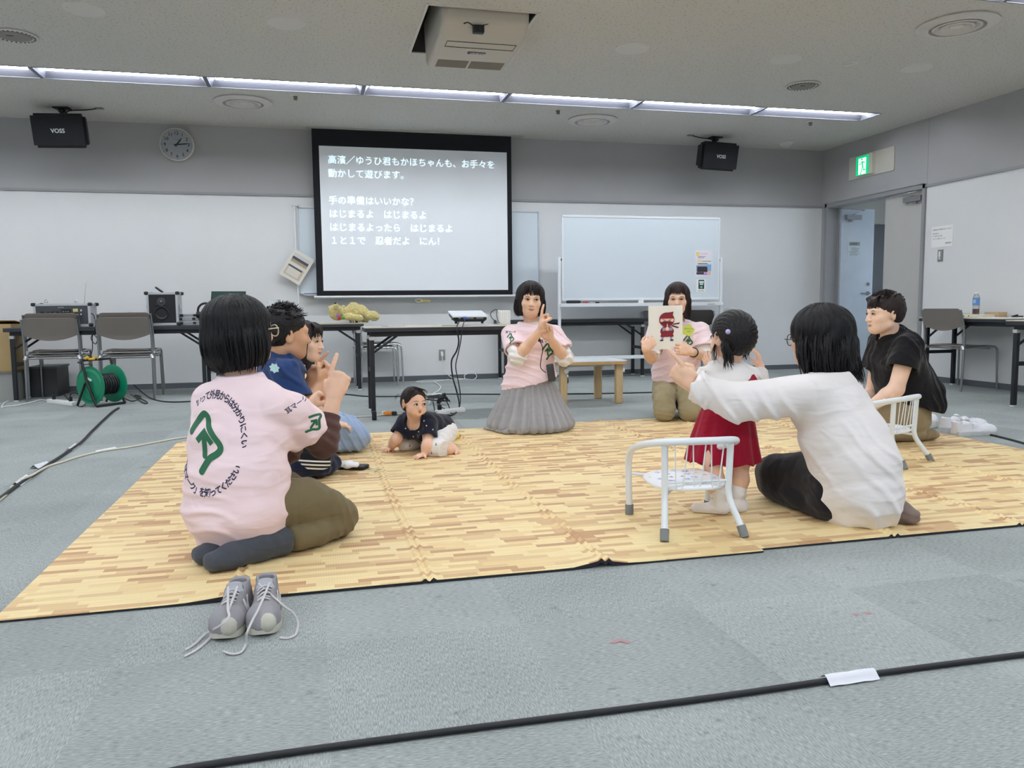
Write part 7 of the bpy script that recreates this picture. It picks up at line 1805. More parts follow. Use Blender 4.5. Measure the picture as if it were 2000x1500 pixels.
# ---------------------------------------------------------------- C: young woman beside him
def person_c():
    t = person('person with long brown hair in light blue jeans, kneeling just beyond the navy shirt', (-0.12, 4.75))
    Ff, Rf = az(88); Pc = np.array([-0.14, 4.78, 0.19]); Sc = np.array([-0.115, 4.74, 0.52])
    SR, SL = Sc+Rf*0.145, Sc-Rf*0.145; hd = Head(AY(597, 668, 4.72), az(118)[0]+UP*-0.03, (0.12, -0.05, 1), 0.97); NB = Sc+UP*0.06
    ER, WR = np.array([-0.06, 4.53, 0.34]), V3(AY(650, 828, 4.62)); EL_, WL = np.array([-0.02, 4.92, 0.34]), V3(AY(655, 826, 4.76))
    S = SDF(0.004); S.loft([(Pc, 0.14, 0.11), (L(Pc, Sc, 0.5), 0.12, 0.09), (Sc, 0.13, 0.08)], Rf); S.cone(NB-UP*0.04, hd.p(0, -0.02, -0.05), 0.046, 0.046, k=0.03)
    add_head(S, hd); arm(S, SR, ER, WR, (0.037, 0.031, 0.032, 0.023)); arm(S, SL, EL_, WL, (0.037, 0.031, 0.032, 0.023))
    add_hand(S, WR, (1, 0.25, -0.12), (0, 0.2, -1), (0, 1, 0), RELAX, 0.9); add_hand(S, WL, (1, -0.35, -0.1), (0, 0.2, -1), (0, -1, 0), RELAX, 0.9)
    S.build('body', [SK_C, LIP], t)
    S = SDF(0.0045); S.loft([(Pc-UP*0.06, 0.165, 0.125), (Pc+UP*0.05, 0.155, 0.125)], Rf); seiza_legs(S, Pc, Ff, Rf, 0.34, 0.082, (0.10, 0.090, 0.075), 0.005, knee_z=0.135)
    S.half((0, 0, MAT_T+0.002), (0, 0, -1), 0.004); S.wrinkle(0.004, 18, 31); S.drape(0.007, (0.8, 0, 0.5), 0.045, 32); S.build('jeans', M_jeans, t)
    for q in (1, -1): sock_foot(t, Pc+Rf*0.08*q-Ff*0.04-UP*0.13, Pc+Rf*0.06*q-Ff*0.24-UP*0.15, M_navysock, 0.04)
    S = SDF(0.004); S.loft([(Pc-UP*0.02, 0.165, 0.135), (L(Pc, Sc, 0.5), 0.14, 0.115), (L(Pc, Sc, 0.85), 0.145, 0.105), (Sc+UP*0.025, 0.105, 0.085), (Sc+UP*0.05, 0.075, 0.06)], Rf)
    S.cone(NB-UP*0.02+Ff*0.02, NB+UP*0.1+Ff*0.03, 0.055, 0.06, k=0.004, op='sub'); S.wrinkle(0.004, 12, 33); S.build('sleeveless_top', M_blacktop, t)
    MB().box(AY(617, 820, 4.60), (0.07, 0.05, 0.08), 0, Matrix.Rotation(0.4, 3, 'Y'), bevel=0.02).build('patterned_cloth', mat('patterned_cloth', (150, 160, 178), 0.8, var=0.5, vscale=60), t, world=True)
    S = SDF(0.004); H_ = hd; S.ell(H_.p(0, -0.020, 0.038), (0.090, 0.106, 0.090), H_.ax, k=0.02); S.loft([(H_.p(0, -0.03, 0.02), 0.094, 0.098), (H_.p(0, -0.04, -0.1), 0.095, 0.082), (H_.p(0, -0.035, -0.20), 0.085, 0.06)], H_.x, k=0.03)
    S.ell(H_.p(0, 0.095, -0.075), (0.062, 0.095, 0.125), H_.ax, k=0.015, op='sub'); S.ell(H_.p(0, 0.04, -0.17), (0.055, 0.07, 0.09), H_.ax, k=0.015, op='sub'); S.wrinkle(0.003, 40, 35, (1, 1, 0.15)); hair = S.build('hair', M_brown_hair, t)
    rnd = random.Random(4); sp = []
    for k in range(90):
        a = rnd.uniform(math.radians(-125), math.radians(125)); u, v = math.sin(a), -math.cos(a)
        sp.append(([H_.p(u*0.08, -0.02+v*0.09, 0.05), H_.p(u*0.10, -0.03+v*0.095, -0.03), H_.p(u*0.098, -0.03+v*0.08, -0.13), H_.p(u*0.085+rnd.uniform(-0.012, 0.012), -0.02+v*0.06, -0.25-rnd.uniform(0, 0.05))], rnd.uniform(0.003, 0.006)))
    for k in range(34):
        x = rnd.uniform(-1, 1); sp.append(([H_.p(x*0.03, 0.045, 0.118), H_.p(x*0.05, 0.085, 0.092), H_.p(x*0.057, 0.101-abs(x)*0.02, 0.055), H_.p(x*0.060, 0.101-abs(x)*0.026, 0.020-rnd.uniform(0, 0.008))], rnd.uniform(0.003, 0.0045)))
    for q in (-1, 1):
        for k in range(8): sp.append(([H_.p(q*0.06, 0.05, 0.08), H_.p(q*0.078, 0.06, 0.02), H_.p(q*(0.080+rnd.uniform(0, 0.01)), 0.05, -0.08), H_.p(q*0.078, 0.05+rnd.uniform(-0.02, 0.02), -0.26)], 0.004))
    locks('hair_locks', M_brown_hair, hair, sp); face_details(hd, t, smile=0.006)
# ---------------------------------------------------------------- D: woman in pink tee and long grey skirt
def person_d():
    t = person('person kneeling upright in pink tee and long grey skirt, facing the camera, index finger raised', (1.42, 5.25))
    Ff, Rf = az(192); Pc = np.array([1.425, 5.30, 0.30]); Sc = np.array([1.425, 5.26, 0.66]); SR, SL = Sc+Rf*0.15, Sc-Rf*0.15
    hd = Head(AY(1036, 586, 5.22), az(189)[0]-UP*0.04, (0.05, 0, 1), 0.98); NB = Sc+UP*0.06
    ER, WR = V3(AY(1011, 697, 5.10)), V3(AY(1058, 643, 4.98)); EL_, WL = V3(AY(1103, 698, 5.14)), V3(AY(1074, 661, 5.00))
    S = SDF(0.004); S.loft([(Pc, 0.14, 0.11), (L(Pc, Sc, 0.5), 0.125, 0.09), (Sc, 0.13, 0.085)], Rf); S.cone(NB-UP*0.04, hd.p(0, -0.02, -0.05), 0.05, 0.05, k=0.03)
    add_head(S, hd); arm(S, SR, ER, WR, (0.038, 0.034, 0.036, 0.025)); arm(S, SL, EL_, WL, (0.038, 0.034, 0.036, 0.025))
    add_hand(S, WR, (0.08, 0.0, 1), (0.8, -0.45, 0), (-0.5, -0.8, 0), POINT, 1.05, thumb=THUMB_IN)
    add_hand(S, WL, (-0.3, -0.05, 0.9), (-0.45, -0.85, 0), (-0.8, 0.5, 0.2), FIST, 1.0, thumb=THUMB_IN)
    for q in (1, -1):
        hp = Pc+Rf*0.08*q; kn = hp+Ff*0.16; kn[2] = 0.10; S.cone(hp, kn, 0.06, 0.045); S.cone(kn, kn-Ff*0.3-UP*0.05, 0.04, 0.03)
    S.build('body', [SK_A, LIP], t)
    # skirt: pleated cone resting on the mat
    V = []; F = []; n = 144; rows = 30
    for j in range(rows+1):
        v = j/rows
        for i in range(n):
            a = 2*math.pi*i/n; ca, sa = math.cos(a), math.sin(a)
            w = 0.140+0.168*v**1.1; dd = 0.110+0.195*v**1.05
            pl = 0.012+0.03*v*(1-0.55*max(0, v-0.75)/0.25); ph = a*13+0.8*math.sin(a*3)+0.5*v
            r = 1+pl/0.2*(abs(math.sin(ph))**1.6-0.5)
            c = Pc+Ff*(0.0+0.05*v)+np.array([-0.005, 0, 0])
            p = c+Rf*ca*w*r+Ff*sa*dd*r; z = 0.37*(1-v)+MAT_T+0.006+0.020*v*(1-v)*math.sin(a*5)
            p[2] = z
            if v > 0.86:                       # cloth settles and rolls under on the floor
                k = (v-0.86)/0.14; p = p-(p-c)*np.array([1, 1, 0])*0.16*k*k; p[2] = max(MAT_T+0.004, z-0.01*k)
            V.append(p)
    for j in range(rows):
        for i in range(n): F.append((j*n+i, j*n+(i+1) % n, (j+1)*n+(i+1) % n, (j+1)*n+i))
    sk = MB().add(V, F)
    sk.build('skirt', M_greyskirt, t, world=True, angle=None)
    S = SDF(0.004); a, b = G(1010, 842, 0.03), G(947, 835, 0.02)
    S.loft([(Vector((a.x+0.12, a.y+0.06, 0.05)), 0.06, 0.10), (Vector((a.x, a.y+0.03, 0.026)), 0.028, 0.10), (Vector((b.x+0.03, b.y, 0.018)), 0.012, 0.05), (Vector((b.x, b.y, 0.018)), 0.009, 0.03)], UP)
    S.wrinkle(0.005, 22, 41); S.half((0, 0, MAT_T+0.001), (0, 0, -1), 0.003); S.build('skirt_hem', M_greyskirt, t)
    for sh, el, wr in ((SR, ER, WR), (SL, EL_, WL)):
        S = SDF(0.004); S.cone(L(sh, el, 0.45), el, 0.054, 0.054); S.cone(el, L(el, wr, 0.16), 0.058, 0.056, k=0.02); ax_ = nrm(wr-el)
        S.cone(L(el, wr, 0.05), L(el, wr, 0.5), 0.046, 0.040, k=0.003, op='sub') if False else None
        S.half(L(el, wr, 0.14), wr-el, 0.004, L(el, wr, 0.14)-0.1, L(el, wr, 0.14)+0.1); S.warp(lambda P, el=el: 0.004*np.sin((P-el) @ nrm((0.3, 0.2, 0.9))*130+3*vnoise(P*15, 4)))
        S.build('rolled_white_sleeve', M_whitecot, t)
    S = SDF(0.004)
    sleeves(S, ((SR, ER), (SL, EL_)), 0.68, 0.062, 0.076)
    S.loft([(Pc-UP*0.06, 0.212, 0.182), (Pc+UP*0.02, 0.192, 0.160), (Pc+UP*0.07, 0.174, 0.140), (Pc+UP*0.12, 0.166, 0.133), (L(Pc, Sc, 0.6), 0.158, 0.122), (L(Pc, Sc, 0.85), 0.168, 0.115), (Sc+UP*0.01, 0.155, 0.098), (NB, 0.085, 0.075)], Rf)
    neck_cut(S, NB, Ff, 0.060); S.half(Pc+UP*0.025, (-UP*1+Rf*-0.24), 0.005, Pc-0.4, Pc+np.array([.4, .4, .2])); S.wrinkle(0.005, 9, 43); S.drape(0.010, (0.5, 0, 0.85), 0.06, 44); tee = S.build('t_shirt', M_pinktee, t)
    S = SDF(0.0035); S.loft([(NB-UP*0.02, 0.080, 0.070), (NB+UP*0.012, 0.064, 0.060)], Rf); S.cone(NB-UP*0.1, NB+UP*0.1, 0.054, k=0.003, op='sub'); S.half(NB+UP*0.018, UP-Ff*0.2, 0.003, NB-0.2, NB+0.2); S.build('white_collar', M_whitecot, t)
    bv = bvh_of(tee); vd = nrm(ray(1040, 680)); rx = nrm(np.cross(vd, UP))
    def put(px, py, sc, txt=None):
        o = V3(AY(px, py, 5.0)); to3 = lambda x, y: Vector(o+rx*x+UP*y)
        ev, ef = ear_mark(sc); decal(ev, ef, to3, bv, vd, 0.0015, 'ear_emblem', M_greenprint, tee, 0.01)
        if txt: 
            vs, fs = text_verts('耳マーク', sc*0.24, 'CENTER', bold=0.0005); decal([(v.x, v.y+sc*0.52) for v in vs], fs, to3, bv, vd, 0.0015, 'print_lettering', M_navyprint, tee, 0.01)
    put(1071, 687, 0.115, 1); put(996, 661, 0.075, 1)
    mic = AY(1052, 657, 5.04); MB().cyl(mic, mic+Vector((0.006, 0, -0.035)), 0.008).build('clip_microphone', M_black, t, world=True)
    MB().tube([AY(1053, 664, 5.06), AY(1060, 680, 5.06), AY(1057, 700, 5.05), AY(1056, 718, 5.06), AY(1066, 728, 5.08)], 0.003, 0, 6, 5).build('microphone_cord', M_black, t, world=True)
    MB().box(AY(1076, 728, 5.13), (0.05, 0.025, 0.12), 0, Matrix.Rotation(-0.15, 3, 'Y'), bevel=0.008).build('belt_pack', mat('dark_grey_plastic', (60, 62, 66), 0.4), t, world=True)
    short_bob(t, hd, hair_mat('near_black_hair', (27, 22, 23)), 0.094, 0.106, -0.104, 0.066, 0.068, 6, 110)
    face_details(hd, t, gaze=(-0.002, 0), smile=0.004)
# ---------------------------------------------------------------- E: woman holding up the card
def person_e():
    t = person('person kneeling in pink tee and beige trousers, holding up the picture card, yellow-green flower badge', (2.62, 5.5))
    Ff, Rf = az(203); Pc = np.array([2.63, 5.56, 0.25]); Sc = np.array([2.63, 5.52, 0.66]); SR, SL = Sc+Rf*0.165, Sc-Rf*0.165
    hd = Head(AY(1323, 585, 5.42), az(206)[0]-UP*0.05, (0, 0, 1), 0.98); NB = Sc+UP*0.055
    ER, WR = V3(AY(1272, 700, 5.30)), V3(AY(1260, 682, 5.08)); EL_, WL = V3(AY(1374, 695, 5.36)), V3(AY(1350, 687, 5.07))
    S = SDF(0.004); S.loft([(Pc, 0.14, 0.11), (L(Pc, Sc, 0.5), 0.13, 0.095), (Sc, 0.14, 0.085)], Rf); S.cone(NB-UP*0.04, hd.p(0, -0.02, -0.05), 0.05, 0.05, k=0.03)
    add_head(S, hd); arm(S, SR, ER, WR, (0.039, 0.036, 0.036, 0.025)); arm(S, SL, EL_, WL, (0.039, 0.036, 0.036, 0.026))
    add_hand(S, WR, (0.62, 0.05, 0.62), (0.3, 0.95, 0.0), (-0.5, 0.1, 0.6), GRIP, 1.0, thumb=((0.4, 0.35, 0.9), (0.8, 0.2, 0.6), (1, 0, 0.3)))
    add_hand(S, WL, (-0.95, 0.0, 0.22), (0.0, 0.98, -0.05), (0, 0, 1), GRIP, 1.0, thumb=((0.4, 0.35, 0.9), (0.8, 0.2, 0.6), (1, 0, 0.3)))
    legs = []
    for q in (1, -1):
        hp = Pc+Rf*0.085*q; kn = hp+Ff*0.30+Rf*0.01*q; kn[2] = 0.11; S.cone(hp, kn, 0.07, 0.05); S.cone(kn, kn-Ff*0.4-UP*0.05, 0.045, 0.03)
    S.build('body', [SK_A, LIP], t)
    S = SDF(0.0045); S.loft([(Pc-UP*0.08, 0.165, 0.13), (Pc+UP*0.06, 0.16, 0.125)], Rf); seiza_legs(S, Pc+UP*0.0, Ff, Rf, 0.30, 0.083, (0.092, 0.085, 0.078), 0.006, 0.006, knee_z=0.125)
    S.half((0, 0, MAT_T+0.002), (0, 0, -1), 0.004); S.wrinkle(0.004, 18, 51); S.drape(0.006, (0.2, 0.2, 1), 0.03, 52, lambda P: np.clip((0.12-P[:, 2])/0.06, 0.1, 1)); S.build('trousers', M_beige, t)
    for q in (1, -1): sock_foot(t, Pc+Rf*0.08*q-Ff*0.08-UP*0.19, Pc+Rf*0.06*q-Ff*0.28-UP*0.21, M_navysock, 0.04)
    S = SDF(0.004)
    sleeves(S, ((SR, ER), (SL, EL_)), 0.68, 0.064, 0.082)
    S.loft([(Pc+UP*0.02, 0.172, 0.142), (Pc+UP*0.09, 0.176, 0.142), (L(Pc, Sc, 0.6), 0.170, 0.130), (L(Pc, Sc, 0.85), 0.178, 0.120), (Sc+UP*0.01, 0.165, 0.098), (NB, 0.085, 0.075)], Rf)
    neck_cut(S, NB, Ff, 0.060); S.half(Pc+UP*0.025, -UP, 0.006, Pc-0.4, Pc+np.array([.4, .4, .15])); S.wrinkle(0.005, 9, 53); S.drape(0.010, (-0.45, 0, 0.9), 0.06, 54); tee = S.build('t_shirt', M_pinktee, t)
    for sh, el, wr in ((SL, EL_, WL), (SR, ER, WR)):
        S = SDF(0.004); S.cone(L(sh, el, 0.55), L(sh, el, 0.93), 0.060, 0.055); S.half(L(sh, el, 0.93), el-sh, 0.003, L(sh, el, 0.93)-0.1, L(sh, el, 0.93)+0.1); S.warp(lambda P, el=el: 0.002*np.sin((P-el) @ UP*300)); S.build('white_cuff', M_whitecot, t)
    bv = bvh_of(tee); vd = nrm(ray(1345, 670)); rx = nrm(np.cross(vd, UP)); o = V3(AY(1344, 668, 5.2)); ev, ef = ear_mark(0.105)
    ev = [(v[0], v[1]) for v in ev]; decal(ev, ef, lambda x, y: Vector(o+rx*x+UP*y), bv, vd, 0.0015, 'ear_emblem', M_greenprint, tee, 0.01)
    o = AY(1344, 645, 5.345); FM = frame(o, rx, UP); pts = []
    for k in range(60):
        a = 2*math.pi*k/60; r = 0.036+0.008*abs(math.cos(2.5*a)); pts.append((r*math.cos(a), r*math.sin(a)))
    MB().prism(pts, 0.003, FM).build('flower_badge', mat('yellow_green_badge', (206, 218, 96), 0.6), t, world=True, smooth=False)
    text('badge_writing', 'ゆきちゃん', 0.013, FM @ Matrix.Translation((-0.028, 0.006, 0.004)), M_ink, t)
    text('badge_writing', 'きほ', 0.013, FM @ Matrix.Translation((-0.008, -0.014, 0.004)), M_ink, t)
    MB().tube([Vector(L(EL_, WL, 0.82)+nrm(np.cross(nrm(WL-EL_), (0.3, 0.2, 1)))*0.030*math.cos(a)+nrm((0.2, 0.1, 1))*0.030*math.sin(a)) for a in np.linspace(0, 2*math.pi, 17)[:-1]], 0.0065, 0, 8, 0, True).build('wristwatch', M_black, t, world=True)
    short_bob(t, hd, hair_mat('dark_brown_bob', (44, 32, 32)), 0.089, 0.104, -0.135, 0.060, 0.085, 9, 110, front=True)
    face_details(hd, t, lid=0.45)
    # the card is a thing of its own
    c = thing('picture_card', 'white picture card showing a cartoon ninja in dark red, held by the kneeling woman', 'card', (2.37, 5.1, 0.55))
    A_, B_, C_ = AY(1267, 683, 5.135), AY(1333, 681, 5.11), AY(1261.5, 598, 5.135); ux, uy = (B_-A_), (C_-A_); w, h = ux.length, uy.length; CM = frame(A_, ux, uy-ux.normalized()*uy.dot(ux.normalized()))
    b = MB(); b.prism([(0, 0), (w, 0), (w, h), (0, h)], -0.006, CM); b.build('card_sheet', mat('cream_white_card', (236, 234, 226), 0.6), c, world=True, smooth=False)
    lay = [0]
    def sh(name, pts, m):
        lay[0] += 1; MB().add([CM @ Vector((p[0]*w, p[1]*h, 0.0006+0.0003*lay[0])) for p in pts], [tuple(range(len(pts)))]).build(name, m, c, world=True, smooth=False)
    def oval(x, y, rx_, ry_, a0=0, a1=360, n=28): return [(x+rx_*math.cos(math.radians(a0+(a1-a0)*k/n)), y+ry_*math.sin(math.radians(a0+(a1-a0)*k/n))) for k in range(n+(0 if a1-a0 == 360 else 1))]
    Mr = mat('card_dark_red', (134, 28, 46), 0.6); Mrd = mat('card_deeper_red', (104, 20, 36), 0.6); Mf = mat('card_skin_tone', (244, 198, 176), 0.6); Mg = mat('card_blue_grey', (150, 152, 178), 0.6); Mk = mat('card_line_black', (40, 30, 34), 0.6)
    sh('scarf_tail', [(0.70, 0.58), (0.92, 0.61), (0.90, 0.57), (0.72, 0.555)], Mrd); sh('scarf_tail', [(0.68, 0.56), (0.90, 0.50), (0.85, 0.475), (0.66, 0.53)], Mrd)
    sh('ninja_leg', [(0.36, 0.34), (0.72, 0.34), (0.74, 0.29), (0.66, 0.27), (0.54, 0.31), (0.44, 0.27), (0.34, 0.29)], Mr)
    for x in (0.40, 0.66): sh('ninja_leg_wrap', [(x-0.035, 0.28), (x+0.035, 0.28), (x+0.03, 0.215), (x-0.03, 0.215)], Mg); sh('ninja_foot', oval(x-0.02 if x < 0.5 else x+0.02, 0.205, 0.055, 0.018), Mk)
    sh('ninja_body', oval(0.54, 0.41, 0.20, 0.13), Mr)
    sh('ninja_head', oval(0.53, 0.68, 0.225, 0.165), Mr); sh('hood_peak', [(0.55, 0.84), (0.73, 0.86), (0.70, 0.76), (0.6, 0.74)], Mr)
    sh('ninja_face', [(0.345, 0.70), (0.73, 0.70), (0.74, 0.66), (0.70, 0.625), (0.36, 0.625), (0.33, 0.66)], Mf); sh('face_mask', oval(0.53, 0.605, 0.19, 0.04), Mrd)
    for x, s_ in ((0.45, 1), (0.62, -1)): sh('ninja_eyebrow', [(x-0.05*s_, 0.69), (x+0.05*s_, 0.665), (x+0.05*s_, 0.656), (x-0.05*s_, 0.68)], Mk); sh('ninja_eye', oval(x, 0.65, 0.03, 0.006), Mk)
    for x0, x1 in ((0.40, 0.53), (0.55, 0.70)): sh('ninja_arm_guard', [(x0, 0.50), (x1, 0.49), (x1, 0.43), (x0, 0.42)], Mg)
    sh('ninja_hand', oval(0.54, 0.47, 0.05, 0.045), Mf); sh('ninja_finger', [(0.52, 0.47), (0.56, 0.47), (0.555, 0.585), (0.53, 0.585)], Mf)
person_b(); person_c(); person_d(); person_e()
M_redskirt = cloth('deep_red_cotton', (158, 18, 48)); M_blackshirt = cloth('black_shirt', (22, 22, 27)); M_ivory = cloth('ivory_jersey', (233, 228, 226)); M_blackwide = cloth('black_trousers', (28, 27, 32))
M_browns = cloth('brown_striped_sock', (128, 112, 104), bump=0.4, bscale=400); M_khakih = cloth('khaki_trousers', (150, 134, 104), bump=0.3); M_whitesock = cloth('white_sock', (232, 229, 228), bump=0.4, bscale=420)
# ---------------------------------------------------------------- F: small girl
def person_f():
    t = person('small child standing back turned in white top and red skirt, black ponytail with lilac bobbles', (1.60, 2.93))
    Ff, Rf = az(8); Yg = 2.93
    hd = Head(AY(1428, 658, Yg-0.01), az(-12)[0], (0, 0.05, 1), 0.92); NB = V3(AY(1429, 712, Yg)); Sc = V3(AY(1423, 735, Yg)); Pc = V3(AY(1414, 818, Yg))
    SR, SL = Sc+Rf*0.098, Sc-Rf*0.098
    ER, WR = V3(AY(1492, 765, Yg+0.10)), V3(AY(1484, 715, Yg+0.2)); EL_, WL = V3(AY(1365, 770, Yg+0.10)), V3(AY(1392, 722, Yg+0.22))
    S = SDF(0.0038); S.loft([(Pc, 0.088, 0.075), (L(Pc, Sc, 0.5), 0.085, 0.07), (Sc, 0.085, 0.06)], Rf); S.cone(NB-UP*0.03, hd.p(0, -0.02, -0.05), 0.034, 0.036, k=0.02)
    add_head(S, hd, baby=True); arm(S, SR, ER, WR, (0.030, 0.027, 0.026, 0.02)); arm(S, SL, EL_, WL, (0.030, 0.027, 0.026, 0.02))
    add_hand(S, WR, (-0.2, -0.1, 0.9), (-0.6, 0.6, 0), (-0.5, 0, 0.3), RELAX, 0.58, 0.02); add_hand(S, WL, (-0.3, 0.2, 0.6), (0.8, 0.6, 0), (0.5, 0, 0.3), RELAX, 0.58, 0.02)
    feet = ((1, G(1441, 990, 0.03), G(1426, 996, 0.025), (1446, 900)), (-1, G(1402, 994, 0.03), G(1376, 997, 0.025), (1392, 900)))
    for q, an, to, kn in feet:
        an = V3(an); hp = Pc+Rf*0.045*q; k_ = V3(AY(kn[0], kn[1], an[1]+0.012)); 
        S.cone(hp, k_, 0.045, 0.036, k=0.02); S.cone(k_, L(k_, an, 0.4)-Ff*0.006, 0.035, 0.034, k=0.02); S.cone(L(k_, an, 0.4)-Ff*0.006, an+UP*0.02, 0.034, 0.022, k=0.02)
    S.build('body', [SK_CH, LIPB], t)
    for q, an, to, kn in feet:
        an, to = V3(an), V3(to); S = SDF(0.003); dd = nrm((to-an)*[1, 1, 0]+Ff*0.02); tip = an+dd*0.085; tip[2] = 0.028
        heel = an-dd*0.018; heel[2] = 0.032
        S.cone(an+UP*0.072, an+UP*0.015, 0.030, 0.026, k=0.015); S.cone(heel, tip, 0.026, 0.021, k=0.025); S.cone(an+UP*0.075, an+UP*0.060, 0.033, 0.032, k=0.008); S.half((0, 0, MAT_T+0.001), (0, 0, -1), 0.003); S.wrinkle(0.0015, 40, 3)
        so_ = S.build('sock', M_whitesock, t); MB().ball(an+UP*0.048+Rf*0.026*(-1)-Ff*0.01, 0.0045, n=8).build('sock_motif', M_ink, so_, world=True)
    # skirt
    V = []; F = []; n = 120; rows = 22
    top = V3(AY(1420, 790, Yg)); hem_z = AY(1414, 898, Yg).z
    for j in range(rows+1):
        v = j/rows
        for i in range(n):
            a = 2*math.pi*i/n; w = 0.094+0.058*v**0.8; dd = 0.080+0.065*v**0.8
            r = 1+(0.012+0.055*v)*(0.6*math.sin(a*9+0.7*math.sin(a*2)+v)+0.4*math.sin(a*17+1)); c = top+(Pc-top)*min(v*1.5, 1)*np.array([1, 1, 0])
            p = c+Rf*math.cos(a)*w*r+Ff*math.sin(a)*dd*r; p[2] = top[2]+(hem_z-top[2])*v+0.006*math.sin(a*9+1)*v; V.append(p)
    for j in range(rows): F += [(j*n+i, j*n+(i+1) % n, (j+1)*n+(i+1) % n, (j+1)*n+i) for i in range(n)]
    o = MB().add(V, F).build('skirt', M_redskirt, t, world=True, angle=None); md = o.modifiers.new('thickness', 'SOLIDIFY'); md.thickness = 0.003
    S = SDF(0.0038)
    for sh, el, wr in ((SR, ER, WR), (SL, EL_, WL)):
        S.cone(sh, el, 0.040, 0.036, k=0.03); S.cone(el, L(el, wr, 0.8), 0.036, 0.030, k=0.02); S.cap(L(el, wr, 0.78), wr-el, 0.06, 0.1)
    S.loft([(top-UP*0.03, 0.094, 0.080), (L(top, Sc, 0.5), 0.100, 0.084), (Sc-UP*0.005, 0.104, 0.076), (Sc+UP*0.022, 0.085, 0.062), (NB-UP*0.004, 0.050, 0.046)], Rf, k=0.03)
    S.cone(NB-UP*0.02, NB+UP*0.1, 0.041, k=0.003, op='sub'); S.wrinkle(0.004, 14, 61); S.drape(0.006, (0.6, 0, 0.8), 0.04, 62); top_ = S.build('long_sleeve_top', M_whitecot, t)
    S = SDF(0.003); S.cone(NB-UP*0.012, NB+UP*0.004, 0.050, 0.046); S.cone(NB-UP*0.1, NB+UP*0.1, 0.0405, k=0.002, op='sub'); S.build('neckband', M_whitecot, t)
    bv = bvh_of(top_); vd = nrm(ray(1465, 745)); rx = nrm(np.cross(vd, UP)); o = V3(AY(1471, 742, 2.7)); to3 = lambda x, y: Vector(o+rx*x+UP*y)
    pts = [(-0.028, -0.02), (0.02, -0.024), (0.022, -0.006), (0.012, 0.012), (0.004, 0.024), (-0.004, 0.02), (-0.012, 0.004), (-0.022, -0.006)]
    decal(pts, [tuple(range(8))], to3, bv, vd, 0.0015, 'red_motif', M_redskirt, top_, 0.008)
    o2 = V3(AY(1372, 729, 2.75)); to3 = lambda x, y: Vector(o2+rx*x+UP*y)
    decal([(-0.010, 0.008), (-0.004, -0.004), (0.010, -0.008), (0.012, -0.002), (0.004, 0.002), (0.002, 0.010), (-0.004, 0.004)], [tuple(range(7))], to3, bv, vd, 0.0015, 'dark_motif', M_ink, top_, 0.006)
    # hair: rounded cap gathered into a low ponytail to the left
    S = SDF(0.0035); H_ = hd; s = H_.s
    S.ell(H_.p(0, -0.018, 0.030), (0.088*s, 0.102*s, 0.090*s), H_.ax, k=0.02); S.ell(H_.p(0, -0.050, -0.008), (0.078*s, 0.066*s, 0.072*s), H_.ax, k=0.03)
    S.ell(H_.p(0, 0.10, -0.06), (0.075*s, 0.085*s, 0.115*s), H_.ax, k=0.012, op='sub')
    for q in (-1, 1): S.ell(H_.p(q*0.085, 0.005, -0.045), (0.03*s, 0.04*s, 0.045*s), H_.ax, k=0.01, op='sub')
    knot = V3(AY(1423, 655, 2.865))
    def st(P):
        q = P-knot; r = np.linalg.norm(q, axis=1); a = np.arctan2(q @ H_.z, q @ H_.x); return 0.0016*np.sin(a*30+3*vnoise(P*14, 2))*np.clip(r/0.05, 0, 1)
    S.warp(st); hair = S.build('hair', hair_mat('girl_black_hair', (22, 20, 22), stretch=(60, 60, 30)), t)
    rnd = random.Random(12); sp = []
    for k in range(44):
        e = AY(1432+rnd.uniform(-20, 2), 716+rnd.uniform(-22, 8), 2.86+rnd.uniform(-0.02, 0.02))
        m1 = V3(AY(1416+rnd.uniform(-7, 6), 672, 2.84)); m2 = L(m1, e, 0.5)+np.array([rnd.uniform(-0.012, 0.006), -0.008, 0])
        sp.append(([knot+np.array([rnd.uniform(-.006, .006), 0, rnd.uniform(-.006, .006)]), m1, m2, V3(e)], rnd.uniform(0.003, 0.006)))
    for k in range(26):
        q = rnd.choice((-1, 1)); sp.append(([H_.p(q*0.07, -0.03, 0.03), H_.p(q*(0.083), 0.0, -0.02), H_.p(q*(0.080+rnd.uniform(0, 0.015)), 0.005+rnd.uniform(-0.03, 0.02), -0.07), H_.p(q*(0.074+rnd.uniform(0, 0.02)), rnd.uniform(-0.03, 0.02), -0.085-rnd.uniform(0, 0.04))], rnd.uniform(0.0014, 0.003)))
    for k in range(40):
        a = rnd.uniform(0, 2*math.pi); sp.append(([H_.p(0.085*math.sin(a)*s, -0.05, 0.03+0.085*math.cos(a)*s), L(H_.p(0.08*math.sin(a), -0.085, 0.03+0.07*math.cos(a)), knot, 0.3), L(H_.p(0.05*math.sin(a), -0.115, 0.02+0.05*math.cos(a)), knot, 0.6), knot], rnd.uniform(0.003, 0.005)))
    locks('hair_locks', MATS['girl_black_hair'], hair, sp)
    M_lil = mat('lilac_bobble', (190, 178, 222), 0.3, coat=0.4)
    MB().ball(AY(1422, 648, 2.84), 0.0105, n=16).build('hair_bobble', M_lil, t, world=True); MB().ball(AY(1432, 655, 2.845), 0.008, n=14).build('hair_bobble', M_lil, t, world=True)
    MB().tube([Vector(knot)+Vector((0.012*math.cos(a), 0.002, 0.012*math.sin(a))) for a in np.linspace(0, 2*math.pi, 13)[:-1]], 0.004, 0, 8, 0, True).build('hair_tie', M_lil, t, world=True)
    face_details(hd, t, baby=True)
